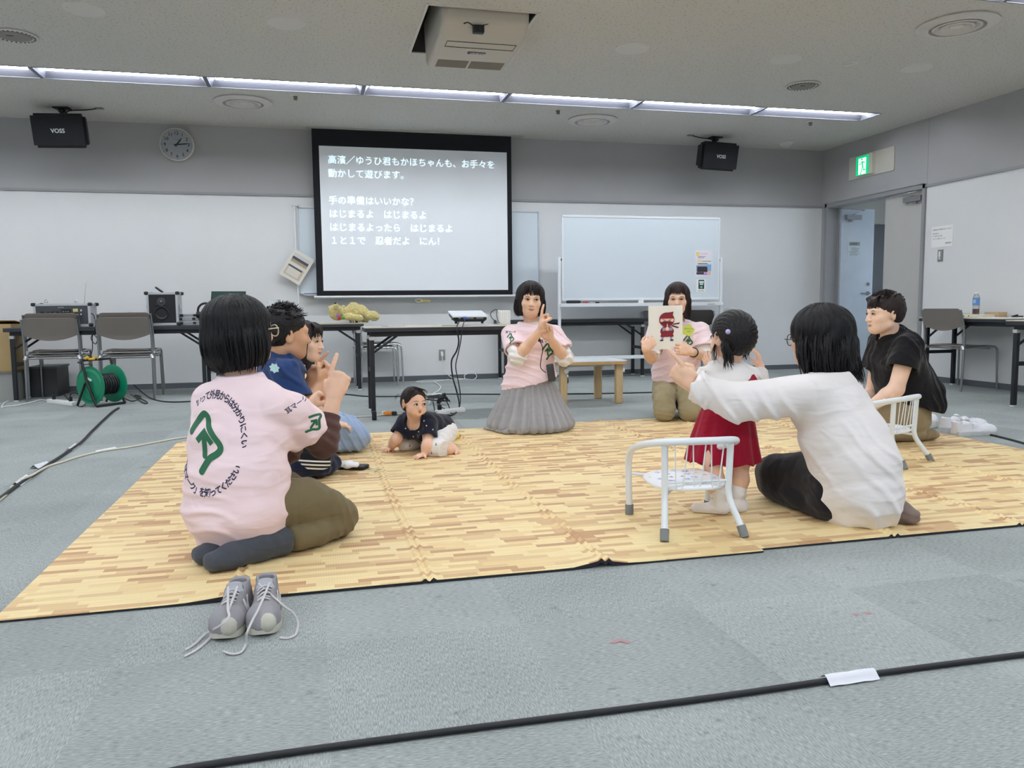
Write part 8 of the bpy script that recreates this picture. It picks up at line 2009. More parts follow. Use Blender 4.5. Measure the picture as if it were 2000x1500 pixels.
# ---------------------------------------------------------------- G: woman in ivory top, arm stretched out
def person_g():
    t = person('person sitting back turned in an ivory long-sleeved top, left arm stretched out and pointing', (1.95, 2.72))
    Ft, Rt = az(-32); Pc = np.array([2.00, 2.67, 0.15]); Sc = np.array([1.945, 2.74, 0.505])
    SL, SR = Sc-Rt*0.150, Sc+Rt*0.150; hd = Head(AY(1596, 660, 2.84), az(-24)[0]-UP*0.05, (-0.12, 0.05, 1), 1.03); NB = Sc+UP*0.055+Ft*0.02
    EL_, WL = V3(AY(1440, 785, 2.72)), V3(AY(1350, 752, 2.80)); ER, WR = np.array([2.20, 2.88, 0.28]), np.array([2.16, 3.06, 0.19])
    S = SDF(0.004); S.loft([(Pc, 0.14, 0.12), (L(Pc, Sc, 0.5), 0.13, 0.10), (Sc, 0.135, 0.085)], Rt); S.cone(NB-UP*0.03, hd.p(0, -0.03, -0.05), 0.054, 0.05, k=0.03)
    add_head(S, hd); arm(S, SL, EL_, WL, (0.042, 0.035, 0.034, 0.026)); arm(S, SR, ER, WR, (0.042, 0.035, 0.034, 0.026))
    add_hand(S, WL, (-0.52, 0.30, 0.62), (0.55, 0.75, 0.10), (0.2, -0.4, 0.9), dict(POINT, index=(-6, 4, 3, 2)), 1.02, thumb=THUMB_IN)
    add_hand(S, WR, (-0.2, 0.8, -0.2), (0, 0.2, -1), (-1, 0, 0), RELAX, 1.0)
    S.build('body', [SK_A, LIP], t)
    # black trousers: left thigh and shin folded forward-left, right shin back to the right
    kn = V3(AY(1514, 958, 2.98)); kn[2] = 0.125
    S = SDF(0.0045); S.loft([(Pc-UP*0.06, 0.185, 0.15), (Pc+UP*0.06, 0.17, 0.14)], Rt)
    S.loft([(Pc-Rt*0.08+UP*0.0, 0.11, 0.10), (L(Pc, kn, 0.6), 0.098, 0.092), (kn, 0.085, 0.078)], UP, k=0.03)
    an = V3(G(1600, 990, 0.055)); S.cone(kn-UP*0.045, an, 0.066, 0.044, k=0.012)
    kr = Pc+Ft*0.36+Rt*0.10; kr[2] = 0.12; S.cone(Pc+Rt*0.06, kr, 0.10, 0.078, k=0.03); S.cone(kr-UP*0.04, (2.08, 2.66, 0.065), 0.07, 0.05, k=0.012)
    S.half((0, 0, MAT_T+0.002), (0, 0, -1), 0.004); S.wrinkle(0.004, 13, 71); S.build('trousers', M_blackwide, t)
    S = SDF(0.0033); a, b = V3(G(1725, 990, 0.055)), V3(G(1782, 1010, 0.040)); b = b+(b-a)*0.02
    S.loft([(a-(b-a)*0.4, 0.050, 0.055), (a, 0.050, 0.054), (L(a, b, 0.55), 0.052, 0.044), (b, 0.036, 0.028)], nrm(np.cross(nrm(b-a), UP))); S.half((0, 0, MAT_T+0.001), (0, 0, -1), 0.004)
    ax_ = nrm(b-a+UP*0.35); S.warp(lambda P: 0.0022*np.sin(((P-a) @ ax_)*230+2*vnoise(P*18, 3))); sk = S.build('sock', M_browns, t)
    # loose top with curved tail
    S = SDF(0.004)
    S.cone(SL, EL_, 0.080, 0.072, k=0.03); S.cone(EL_, L(EL_, WL, 0.75), 0.072, 0.056, k=0.02); S.cone(L(EL_, WL, 0.75), WL, 0.056, 0.050, k=0.01); ax_ = nrm(WL-EL_)
    S.cone(L(EL_, WL, 0.90), L(EL_, WL, 0.93), 0.056, 0.055, k=0.01)
    S.cap(L(EL_, WL, 0.97), ax_, 0.09, 0.12); S.cone(L(EL_, WL, 0.90), L(EL_, WL, 1.1), 0.043, 0.045, k=0.003, op='sub')
    S.drape(0.012, ax_*0.75-UP*0.65, 0.07, 70, lambda P: np.clip((1.86-P[:, 0])/0.12, 0, 1)); S.drape(0.008, ax_, 0.04, 75, lambda P: np.clip((1.50-P[:, 0])/0.1, 0, 1))
    S.cone(SR, ER, 0.072, 0.062, k=0.03); S.cone(ER, WR, 0.062, 0.045, k=0.02)
    S.loft([(Pc-Ft*0.085-Rt*0.055-UP*0.125, 0.070, 0.100), (Pc-Ft*0.08-Rt*0.055-UP*0.09, 0.112, 0.138), (Pc-Ft*0.06-Rt*0.048-UP*0.03, 0.152, 0.160), (Pc-Ft*0.04-Rt*0.036+UP*0.06, 0.164, 0.164), (L(Pc, Sc, 0.5)-Ft*0.02, 0.182, 0.156), (L(Pc, Sc, 0.8), 0.184, 0.136), (Sc+UP*0.002, 0.158, 0.108), (Sc+UP*0.05, 0.088, 0.078)], Rt, k=0.05)
    S.cone(NB-UP*0.03, NB+UP*0.02, 0.082, 0.066, k=0.03); S.cone(NB-UP*0.01, NB+UP*0.12, 0.056, k=0.004, op='sub'); S.half(NB+UP*0.020, UP, 0.003, NB-0.15, NB+0.2)
    S.half((0, 0, MAT_T+0.003), (0, 0, -1), 0.004)
    S.wrinkle(0.006, 7, 73, (1, 1, 1.4)); S.drape(0.011, (0.75, 0, 0.65), 0.075, 74, lambda P: np.clip((0.46-P[:, 2])/0.2, 0.12, 1)*np.clip((P[:, 0]-1.80)/0.1, 0, 1)); top = S.build('long_sleeve_top', M_ivory, t)
    short = SDF(0.004); H_ = hd
    S = short; S.ell(H_.p(0, -0.022, 0.040), (0.104, 0.118, 0.098), H_.ax, k=0.02)
    S.loft([(H_.p(0, -0.03, 0.03), 0.110, 0.116), (H_.p(0, -0.04, -0.05), 0.118, 0.110), (H_.p(0.01, -0.05, -0.12), 0.118, 0.092), (H_.p(0.03, -0.055, -0.165), 0.100, 0.066)], H_.x, k=0.03)
    S.ell(H_.p(0, 0.105, -0.06), (0.062, 0.080, 0.115), H_.ax, k=0.02, op='sub')
    c_ = H_.p(0, -0.03, 0)
    def st(P):
        q = P-c_; a = np.arctan2(q @ H_.x, q @ H_.y); zz = q @ H_.z; return 0.004*np.sin(a*16+2.4*np.sin(zz*30)+3*vnoise(P*10, 4))+0.002*vnoise(np.stack([a*14, zz*9, zz*0], 1), 9)
    S.warp(st); hair = S.build('hair', hair_mat('wavy_black_hair', (15, 14, 18)), t)
    rnd = random.Random(18); sp = []
    for k in range(190):
        a = rnd.uniform(math.radians(-122), math.radians(122)); u, v = math.sin(a), -math.cos(a); w1, w2, w3 = (rnd.uniform(-0.016, 0.016) for _ in range(3)); out = rnd.uniform(0, 0.02)
        sp.append(([H_.p(u*0.085, -0.024+v*0.10, rnd.uniform(-0.01, 0.09)), H_.p(u*0.116+w1, -0.03+v*0.114, -0.02), H_.p(u*(0.120+out)+w2, -0.04+v*0.10, -0.10), H_.p(u*(0.112+out*1.5)+w3+0.012, -0.05+v*(0.085+out), -0.165-rnd.uniform(0, 0.035))], rnd.uniform(0.003, 0.007)))
    locks('hair_locks', MATS['wavy_black_hair'], hair, sp)
    b = MB()
    for q in (-1, 1):
        b.tube([H_.p(q*0.033+0.025*math.cos(a), 0.100-0.004*abs(math.cos(a)), -0.002+0.022*math.sin(a)) for a in np.linspace(0, 2*math.pi, 21)[:-1]], 0.0018, 0, 6, 0, True); b.tube([H_.p(q*0.057, 0.107, 0.006), H_.p(q*0.080, 0.08, 0.006), H_.p(q*0.084, -0.005, 0.004)], 0.0018, 0, 6, 4)
    b.build('glasses', mat('dark_metal_glasses', (60, 56, 54), 0.3, 0.6), t, world=True); face_details(hd, t)
# ---------------------------------------------------------------- H: man in black, profile
def person_h():
    t = person('person kneeling in profile at the right in a loose black shirt and khaki trousers', (3.38, 4.15))
    Ff, Rf = az(-78); Pc = np.array([3.50, 4.16, 0.21]); Sc = np.array([3.385, 4.13, 0.60]); SR, SL = Sc+Rf*0.165, Sc-Rf*0.165
    hd = Head(AY(1727, 614, 4.10), az(-84)[0]-UP*0.03, (-0.05, 0, 1), 1.0); NB = Sc+UP*0.06+Ff*0.02
    EL_, WL = V3(AY(1750, 760, 3.96)), V3(AY(1692, 800, 4.02)); ER, WR = V3(AY(1705, 765, 4.34)), V3(AY(1682, 795, 4.25))
    S = SDF(0.004); S.loft([(Pc, 0.145, 0.115), (L(Pc, Sc, 0.5), 0.135, 0.10), (Sc, 0.14, 0.09)], Rf); S.cone(NB-UP*0.04, hd.p(0, -0.025, -0.05), 0.055, 0.056, k=0.03)
    add_head(S, hd); arm(S, SL, EL_, WL, (0.052, 0.044, 0.044, 0.029)); arm(S, SR, ER, WR, (0.050, 0.043, 0.043, 0.029))
    add_hand(S, WL, (-0.8, 0.3, -0.35), (0.2, 0.5, -0.8), (-0.3, 0.9, 0), RELAX, 1.05); add_hand(S, WR, (-0.8, -0.2, -0.35), (0.2, -0.3, -0.8), (-0.3, -0.9, 0), RELAX, 1.05)
    S.build('body', [SK_C, LIP], t)
    S = SDF(0.0045); S.loft([(Pc-UP*0.08, 0.175, 0.14), (Pc+UP*0.05, 0.17, 0.135)], Rf); seiza_legs(S, Pc, Ff, Rf, 0.36, 0.088, (0.105, 0.095, 0.078), 0.01, knee_z=0.135); S.half((0, 0, MAT_T+0.002), (0, 0, -1), 0.004); S.wrinkle(0.0045, 15, 81); S.build('trousers', M_khakih, t)
    for q in (1, -1): sock_foot(t, Pc+Rf*0.085*q-Ff*0.02-UP*0.15, Pc+Rf*0.06*q-Ff*0.16-UP*0.165, M_khakih, 0.042)
    S = SDF(0.004)
    for sh, el in ((SL, EL_), (SR, ER)):
        ax_ = nrm(el-sh); S.cone(sh+UP*0.0, L(sh, el, 0.85), 0.072, 0.098, k=0.03); S.cap(L(sh, el, 0.50), ax_-UP*0.1, 0.16, 0.2); S.cone(L(sh, el, 0.36), L(sh, el, 0.7), 0.070, 0.084, k=0.003, op='sub')
    S.loft([(Pc+UP*0.02-Ff*0.03, 0.215, 0.185), (Pc+UP*0.08-Ff*0.025, 0.205, 0.175), (L(Pc, Sc, 0.5)-Ff*0.012, 0.190, 0.150), (L(Pc, Sc, 0.8), 0.195, 0.130), (Sc+UP*0.01, 0.168, 0.105), (NB-UP*0.01, 0.085, 0.080)], Rf, k=0.04)
    S.half(Pc+UP*0.01-Ff*0.03, -UP+Ff*0.22, 0.005, Pc-0.5, Pc+np.array([.5, .5, .1])); S.cone(NB-UP*0.02+Ff*0.03, NB+UP*0.12+Ff*0.05, 0.058, k=0.004, op='sub'); S.wrinkle(0.005, 8, 83); S.drape(0.012, (0.85, 0.4, 0.2), 0.06, 84); sh_ = S.build('shirt', M_blackshirt, t)
    S = SDF(0.0035); S.loft([(NB-UP*0.035-Ff*0.01, 0.082, 0.080), (NB+UP*0.02-Ff*0.012, 0.066, 0.066)], Rf); S.cone(NB-UP*0.1, NB+UP*0.1, 0.057, k=0.003, op='sub'); S.half(NB+UP*0.020-Ff*0.012, UP+Ff*0.75, 0.003, NB-0.2, NB+0.2); S.build('collar', M_blackshirt, t)
    MB().ball(AY(1727, 780, 3.93), 0.006, n=8).build('button', M_white, t, world=True)
    crop_hair(t, hd, hair_mat('mens_dark_brown_hair', (38, 28, 27), stretch=(30, 30, 30)), 15, 170, 0.014, 0.030, 46, 0.5); face_details(hd, t, brow=(50, 38, 34))
# ---------------------------------------------------------------- baby
def person_baby():
    t = person('baby crawling on the mat in a navy polo shirt and white shorts, white hair clip', (0.58, 4.58))
    s = 0.90; hd = Head(AY(809, 787, 4.50), az(158)[0]+UP*0.02, (0.03, 0.02, 1), 0.80)
    hip = np.array([0.70, 4.76, 0.095]); ch = np.array([0.545, 4.575, 0.175]); Ff = nrm((ch-hip)*[1, 1, 0]); Rf = np.array([Ff[1], -Ff[0], 0]); NB = V3(AY(806, 818, 4.53))
    SR, SL = ch+Rf*0.075+UP*0.01, ch-Rf*0.075+UP*0.01
    # the arm at the left of the photo is the baby's right arm
    ER, WR = V3(AY(774, 858, 4.585)), V3(G(763, 874, 0.03)); EL_, WL = V3(AY(836, 868, 4.43)), V3(G(829, 886, 0.03))
    S = SDF(0.0034); S.loft([(hip, 0.095, 0.085), (L(hip, ch, 0.5), 0.085, 0.08), (ch, 0.085, 0.07)], Rf); S.cone(L(ch, NB, 0.4), hd.p(0, -0.01, -0.05), 0.040, 0.042, k=0.02)
    add_head(S, hd, baby=True, mouth_open=0.004)
    arm(S, SR, ER, WR, (0.036, 0.030, 0.031, 0.020)); arm(S, SL, EL_, WL, (0.036, 0.030, 0.031, 0.020))
    add_hand(S, WR, (-0.55, -0.7, -0.15), (0.1, 0.1, -1), (0.9, -0.5, 0), dict(RELAX, index=(45, 60, 40, 6)), 0.56, 0.020); add_hand(S, WL, (-0.75, -0.55, -0.12), (0, 0.1, -1), (0.6, -0.8, 0), FLAT, 0.56, 0.020)
    kl = V3(G(848, 874, 0.055)); kr = V3(G(794, 866, 0.05))
    S.cone(hip-Rf*0.05, kl, 0.055, 0.045, k=0.02); S.cone(kl, V3(G(878, 878, 0.04)), 0.036, 0.030, k=0.02)
    a, b = V3(G(874, 868, 0.05)), V3(G(893, 884, 0.018)); S.cone(a, L(a, b, 0.6), 0.028, 0.024, k=0.02); S.cone(L(a, b, 0.5), b, 0.024, 0.017, k=0.02)
    for k in range(4): S.ball(b+np.array([0.012-0.009*k, 0.010-0.014*k, 0.0])*0.8, 0.0075, k=0.006)
    S.cone(hip+Rf*0.05, kr, 0.055, 0.042, k=0.02); S.cone(kr, kr-Ff*0.10, 0.032, 0.026, k=0.02)
    S.half((0, 0, MAT_T), (0, 0, -1), 0.002); S.build('body', [SK_CH, LIPB], t)
    S = SDF(0.0035); S.loft([(hip-Ff*0.04, 0.095, 0.08), (hip+Ff*0.05, 0.10, 0.085)], Rf); S.cone(hip-Rf*0.05, kl, 0.070, 0.058, k=0.03); S.cone(kl, V3(G(868, 878, 0.05)), 0.056, 0.050, k=0.02); S.cap(V3(G(868, 878, 0.05)), V3(G(868, 878, 0.05))-kl, 0.08, 0.1); S.cone(hip+Rf*0.05, kr, 0.068, 0.055, k=0.03); S.half((0, 0, MAT_T+0.001), (0, 0, -1), 0.003); S.wrinkle(0.003, 22, 91); sh_ = S.build('shorts', M_whitecot, t)
    bv = bvh_of(sh_); vd = nrm(ray(830, 870)); rx = nrm(np.cross(vd, UP))
    for px, py in ((820, 876), (843, 884), (852, 867), (798, 870), (836, 866)):
        o = V3(AY(px, py, 4.3)); to3 = lambda x, y, o=o: Vector(o+rx*x+UP*y)
        b = MB(); b.add([(-0.0015, -0.007, 0), (0.0015, -0.007, 0), (0.0015, 0.007, 0), (-0.0015, 0.007, 0)], [(0, 1, 2, 3)]); b.add([(0.006*math.cos(a), -0.003+0.006*math.sin(a), 0) for a in np.linspace(math.pi, 2*math.pi, 7)]+[(0.004*math.cos(a), -0.003+0.003*math.sin(a), 0) for a in np.linspace(2*math.pi, math.pi, 7)], [tuple(range(14))])
        decal([(v[0], v[1]) for v in b.v], b.f, to3, bv, vd, 0.0012, 'anchor_print', M_ink, sh_, 0.01)
    M_polo = cloth('navy_polo', (24, 27, 44)); S = SDF(0.0035)
    for sh, el in ((SR, ER), (SL, EL_)):
        sh, el = V3(sh), V3(el); ax_ = nrm(el-sh); S.cone(sh, L(sh, el, 0.95), 0.052, 0.056, k=0.03); S.cap(L(sh, el, 0.72), ax_, 0.09, 0.1); S.cone(L(sh, el, 0.66), L(sh, el, 0.9), 0.044, 0.046, k=0.003, op='sub')
    S.loft([(hip-Ff*0.02+UP*0.02, 0.102, 0.088), (L(hip, ch, 0.5), 0.102, 0.095), (ch, 0.100, 0.085), (L(ch, NB, 0.75), 0.060, 0.055)], Rf, k=0.04); nf = nrm(hd.y*0.6+UP*0.8)
    S.cone(NB-UP*0.02, NB+UP*0.1+hd.y*0.03, 0.047, k=0.004, op='sub'); S.ell(NB+hd.y*0.055-UP*0.035, (0.026, 0.05, 0.05), (hd.x, hd.y, hd.z), k=0.004, op='sub'); S.wrinkle(0.004, 16, 93); polo = S.build('polo_shirt', M_polo, t)
    bv = bvh_of(polo); rnd = random.Random(6)
    for px, py in ((833, 830), (817, 842), (840, 853), (806, 852), (822, 863), (790, 835), (846, 838), (800, 838), (828, 820), (856, 848)):
        o = V3(AY(px, py, 4.3)); to3 = lambda x, y, o=o: Vector(o+rx*x+UP*y); q = 0.0045
        decal([(-q, -q*0.3), (0, -q), (q, 0), (q*0.4, q), (-q*0.5, q*0.6)], [(0, 1, 2, 3, 4)], to3, bv, vd, 0.0012, 'pale_motif', mat('pale_motif', (206, 206, 210), 0.7), polo, 0.01)
    S = SDF(0.003); H_ = hd; s = H_.s
    S.ell(H_.p(0, -0.016, 0.034), (0.084*s, 0.098*s, 0.084*s), H_.ax, k=0.02); S.ell(H_.p(0, -0.045, -0.005), (0.078*s, 0.066*s, 0.070*s), H_.ax, k=0.02)
    S.ell(H_.p(0.004, 0.092, -0.045), (0.082*s, 0.085*s, 0.108*s), H_.ax, k=0.010, op='sub')
    for q in (-1, 1): S.ell(H_.p(q*0.085, 0.012, -0.040), (0.035*s, 0.045*s, 0.040*s), H_.ax, k=0.008, op='sub')
    S.wrinkle(0.002, 60, 95); hair = S.build('hair', hair_mat('baby_dark_hair', (40, 32, 30), 0.5), t); sp = []; rnd = random.Random(7)
    for k in range(90):
        x = rnd.uniform(-1, 1); sp.append(([H_.p(0.02+x*0.01, -0.02+rnd.uniform(-0.03, 0.03), 0.112), H_.p(0.0-abs(x)*0.0+x*0.045, 0.02+rnd.uniform(-0.04, 0.04), 0.112-abs(x)*0.012), H_.p(x*0.072, 0.045+rnd.uniform(-0.05, 0.02), 0.080), H_.p(x*0.084, 0.045+rnd.uniform(-0.08, 0.012), 0.042-rnd.uniform(0, 0.03))], rnd.uniform(0.002, 0.0035)))
    for k in range(14): sp.append(([H_.p(0.07, -0.05, 0.06), H_.p(0.085, -0.06, 0.06), H_.p(0.098, -0.07, 0.055), H_.p(0.112+rnd.uniform(-0.01, 0.01), -0.07, 0.035+rnd.uniform(-0.02, 0.01))], 0.0018))
    locks('hair_locks', MATS['baby_dark_hair'], hair, sp)
    MB().tube([H_.p(-0.050, 0.052, 0.088), H_.p(-0.066, 0.058, 0.062)], 0.005, 0, 8).build('hair_clip', M_white, t, world=True)
    face_details(hd, t, baby=True, gaze=(-0.003, 0))
    MB().box(AY(846, 815, 4.62), (0.012, 0.05, 0.006), 0, Matrix.Rotation(0.6, 3, 'Z')).build('yellow_tag', mat('yellow_tag', (226, 210, 110), 0.6), t, world=True)
person_f(); person_g(); person_h(); person_baby()
# ================================================================ lying plush bear with its bright toy
M_plush = mat('tan_plush_fur', (212, 196, 132), 0.95, bump=1.0, bscale=70, var=0.14, vscale=45, sheen=0.4, bdist=0.015)
def plush_bear():
    t = thing('plush_bear', 'tan plush bear lying on its side, one foot hanging over the table edge', 'plush toy', (0.25, 8.55, 0.70))
    P = lambda x, y, Y=8.52: V3(AY(x, y, Y))
    S = SDF(0.005)
    S.ell(P(659, 612), (0.085, 0.08, 0.075), None, k=0.02); S.ell(P(654, 606, 8.50), (0.06, 0.05, 0.06), None, k=0.02)
    S.cone(P(662, 606, 8.47), P(656, 598, 8.42), 0.042, 0.030, k=0.03); S.ball(P(671, 600, 8.55), 0.022, k=0.012); S.ball(P(645, 601, 8.56), 0.022, k=0.012)
    S.loft([(P(680, 613), 0.070, 0.070), (P(691, 608), 0.095, 0.085), (P(702, 611), 0.075, 0.075)], UP, k=0.008)
    S.cone(P(676, 618, 8.44), P(703, 621, 8.40), 0.036, 0.034, k=0.004)
    S.cone(P(705, 604), P(720, 617, 8.48), 0.052, 0.046, k=0.008); S.ell(P(729, 617, 8.46), (0.066, 0.050, 0.052), (nrm((1, 0, -0.3)), (0, 1, 0), nrm((0.3, 0, 1))), k=0.02)
    S.cone(P(704, 618, 8.58), P(714, 622, 8.62), 0.05, 0.045, k=0.02)
    S.wrinkle(0.006, 60, 3); S.half((0, 0, 0.702), (0, 0, -1), 0.004, (-9, -9, 0.5), (0.466, 99, 0.75)); body = S.build('body', M_plush, t)
    MB().ball(AY(655, 592.5, 8.41), (0.014, 0.012, 0.010), n=12).build('nose', M_black, t, world=True)
    MB().lathe([(0.001, 0), (0.042, 0), (0.045, -0.006), (0.001, -0.008)], c=AY(737, 617, 8.49), axis=(1, -0.3, 0.1), n=24).build('sole_patch', mat('brown_grey_suede', (136, 128, 108), 0.9), t, world=True)
    s = thing('fabric_toy', 'small bright green, red and purple fabric toy under the plush bear', 'toy', AY(680, 621, 8.44))
    b = MB()
    b.tube([AY(667, 621, 8.43), AY(678, 619.5, 8.43), AY(692, 621, 8.43)], [0.018, 0.022, 0.010], 0, 10, 4).build('green_part', mat('bright_green_fabric', (96, 160, 66), 0.8), s, world=True)
    MB().ball(AY(662.5, 621, 8.42), 0.019, n=14).build('red_part', mat('red_fabric', (186, 50, 66), 0.8), s, world=True)
    MB().ball(AY(660, 617, 8.44), 0.020, n=14).build('purple_part', mat('purple_fabric', (150, 110, 190), 0.8), s, world=True)
plush_bear()
# ================================================================ shoes
def shoe(name, label, group, toe, heel, cols, wide=0.048, high=0.075, tongue=0.1, laces='loose', logo=None, chunky=0.0):
    """toe and heel are floor points; local u runs heel to toe"""
    toe, heel = V3(toe), V3(heel); toe[2] = heel[2] = 0; Lg = np.linalg.norm(toe-heel); u = nrm(toe-heel); w = np.cross(u, UP)     # w: to the right when looking along u
    t = thing(name, label, 'shoe', heel, 0, group); P = lambda a, b, c: heel+u*a*Lg+w*b+UP*c
    M_up, M_sole, M_in, M_lace, M_toe = cols
    # sole: outline swept
    V = []; F = []; n = 28
    def half_w(a): return wide*(0.72+0.06*math.cos(a*5)) * (1 if a < 0.55 else 1.0) + wide*0.30*math.exp(-((a-0.68)/0.22)**2)
    ring = []
    for k in range(n+1): a = k/n; ring.append((a, half_w(a)*math.sqrt(max(0.0, min(1, a/0.10)*(2-min(1, a/0.10))))*math.sqrt(max(0.0, min(1, (1-a)/0.20)*(2-min(1, (1-a)/0.20))))))
    pts = [(a, b) for a, b in ring]+[(a, -b) for a, b in ring[::-1][1:-1]]
    m = len(pts)
    def lift(a): return 0.012*max(0, (a-0.8)/0.2)**2
    lev = [(0.0, 0.94), (0.004, 1.0), (0.022+chunky, 1.03+chunky*4), (0.028+chunky, 1.0)]
    for z, sc in lev:
        for a, b in pts: V.append(P(a*(1 if a < 0.5 else 1), b*sc, z+lift(a)+(0.006*(1-a) if z > 0.02 else 0)))
    for i in range(len(lev)-1):
        for k in range(m): F.append((i*m+k, i*m+(k+1) % m, (i+1)*m+(k+1) % m, (i+1)*m+k))
    F += [tuple(range(m))[::-1], tuple(3*m+k for k in range(m))]
    so = MB().add(V, F).build('sole', M_sole, t, world=True)
    S = SDF(0.0028); z0 = 0.024+chunky
    st = [(P(0.05, 0, z0+0.035), wide*0.62, 0.055), (P(0.22, 0, z0+0.036), wide*0.72, 0.052), (P(0.45, 0, z0+0.028), wide*0.80, 0.048)]
    S.cone(P(0.10, 0, z0+0.0), P(0.09, 0, z0+high*0.85), wide*0.72, wide*0.60, k=0.03); S.cone(P(0.30, 0, z0+0.005), P(0.30, 0, z0+high*0.62), wide*0.74, wide*0.66, k=0.04)
    S.cone(P(0.52, 0, z0+0.008), P(0.50, 0, z0+high*0.45), wide*0.84, wide*0.60, k=0.04); S.ell(P(0.76, 0, z0+0.006), (Lg*0.24, wide*0.98, 0.044), (u, w, UP), k=0.03); S.cone(P(0.5, 0, z0+0.01), P(0.75, 0, z0+0.01), wide*0.86, wide*0.9, k=0.03) if False else None
    # opening
    S.cone(P(0.14, 0, z0+0.012), P(0.13, 0, z0+high+0.06), wide*0.42, wide*0.50, k=0.006, op='sub'); S.cone(P(0.14, 0, z0+0.012), P(0.36, 0, z0+0.015), wide*0.42, wide*0.42, k=0.006, op='sub'); S.cone(P(0.34, 0, z0+0.02), P(0.36, 0, z0+high+0.06), wide*0.42, wide*0.48, k=0.006, op='sub')
    S.half(P(0.1, 0, z0-0.002), -UP, 0.002); S.half(P(0.1, 0, z0+high*0.98), (UP*0.94-u*0.0), 0.004, P(0, 0, 0)-0.3, P(0, 0, 0)+0.5); S.wrinkle(0.0018, 35, 5)
    if M_toe is not M_up: S.ell(P(0.91, -0.010, z0+0.010), (Lg*0.10, wide*0.50, 0.026), (u, w, UP), k=0.002, m=1)
    up = S.build('upper', [M_up, M_toe], t)
    bv = bvh_of(up)
    S = SDF(0.0028); S.loft([(P(0.50, 0, z0+high*0.50), wide*0.40, 0.009), (P(0.38, 0, z0+high*0.72), wide*0.44, 0.009), (P(0.32, 0, z0+high*0.92+tongue*0.10), wide*0.40, 0.008)], w); S.build('tongue', M_in, t)
    def drop(a, b):
        hit = bv.ray_cast(Vector(P(a, b, 0.3)), Vector((0, 0, -1)), 0.4); return (hit[0].z if hit[0] else z0+0.04)
    for k in range(5):
        a = 0.47+0.055*k; ww = wide*(0.40-0.02*k); b = MB(); pts_ = []
        for s_ in np.linspace(-1, 1, 7): pts_.append(P(a+0.02*s_, s_*ww, drop(a+0.02*s_, s_*ww)+0.004+0.004*(1-abs(s_))))
        b.tube(pts_, 0.0036, 0, 8, 3, flat=0.5); b.build('lace', M_lace, t, world=True)
    if isinstance(laces, list):
        for path in laces: MB().tube([Vector(P(0.44, path[0], drop(0.46, 0)+0.012))]+[Vector(q) for q in path[1]], 0.0034, 0, 8, 6, flat=0.6).build('lace', M_lace, t, world=True)
    if logo:
        d = nrm(-w*logo-UP*0.35); o = P(0.46, logo*wide*1.2, z0+high*0.42); rx = u*logo; to3 = lambda x, y: Vector(o+rx*x+UP*y-d*0.05)
        vs, fs = text_verts('N', 0.058, 'CENTER', bold=0.004); decal([(v.x+v.y*0.25, v.y-0.02) for v in vs], fs, to3, bv, d, 0.0018, 'letter_patch', mat('white_shoe_letter', (236, 236, 238), 0.5), up, 0.008)
    return t
M_gs = mat('grey_suede', (146, 144, 148), 0.9, bump=0.4, bscale=120, var=0.06, vscale=25); M_gsole = mat('dirty_cream_sole', (206, 204, 190), 0.7, var=0.06, vscale=40); M_gin = mat('pale_grey_lining', (172, 174, 182), 0.9); M_glace = mat('pale_grey_lace', (196, 194, 196), 0.9); M_gtoe = mat('dirty_white_toe', (190, 188, 174), 0.7, var=0.08, vscale=30)
cols = (M_gs, M_gsole, M_gin, M_glace, M_gtoe)
shoe('sneaker', 'grey lace-up sneaker by the mat edge, left of its twin, both laces trailing left', 'grey sneakers by the mat', G(434, 1256), G(474, 1184), cols, 0.047, 0.066, 0.1,
     [(-0.012, [G(447, 1190, 0.07), G(436, 1205, 0.05), G(420, 1225, 0.03), G(410, 1246, 0.006), G(385, 1268, 0.004), G(360, 1282, 0.004)]), (0.012, [G(445, 1188, 0.075), G(447, 1205, 0.07), G(430, 1222, 0.055), G(402, 1238, 0.01), G(380, 1258, 0.004), G(362, 1269, 0.004)])], -1)
shoe('sneaker', 'grey lace-up sneaker by the mat edge, right of its twin, laces spread apart', 'grey sneakers by the mat', G(513, 1248), G(524, 1176), cols, 0.047, 0.066, 0.1,
     [(-0.014, [G(507, 1185, 0.07), G(495, 1208, 0.06), G(483, 1235, 0.04), G(480, 1258, 0.006), G(470, 1274, 0.004), G(452, 1277, 0.004), G(437, 1272, 0.004)]), (0.016, [G(553, 1182, 0.05), G(572, 1196, 0.03), G(582, 1215, 0.006), G(578, 1238, 0.004), G(563, 1246, 0.004), G(547, 1245, 0.004)])], -1)
M_ws = mat('white_leather', (232, 233, 238), 0.5, var=0.02, vscale=20); M_wsole = mat('off_white_rubber', (206, 206, 206), 0.7, var=0.05, vscale=30); M_wlace = mat('white_lace', (236, 237, 240), 0.8)
cols = (M_ws, M_wsole, M_ws, M_wlace, M_ws)
shoe('white_sneaker', 'plain white low sneaker behind its twin at the right mat edge', 'white sneakers on the right', G(1925, 836), G(1838, 845), cols, 0.048, 0.078, 0.12, logo=None)
shoe('white_sneaker', 'plain white low sneaker in front of its twin at the right mat edge', 'white sneakers on the right', G(1944, 848), G(1860, 853), cols, 0.048, 0.075, 0.16, logo=None)
shoe('chunky_sneaker', 'chunky white sneaker with a thick sole behind the man in black', 'chunky sneaker', G(1832, 836), G(1780, 832), (M_ws, mat('cream_chunky_sole', (222, 220, 214), 0.6), M_ws, M_wlace, M_ws), 0.048, 0.075, 0.1, chunky=0.02)
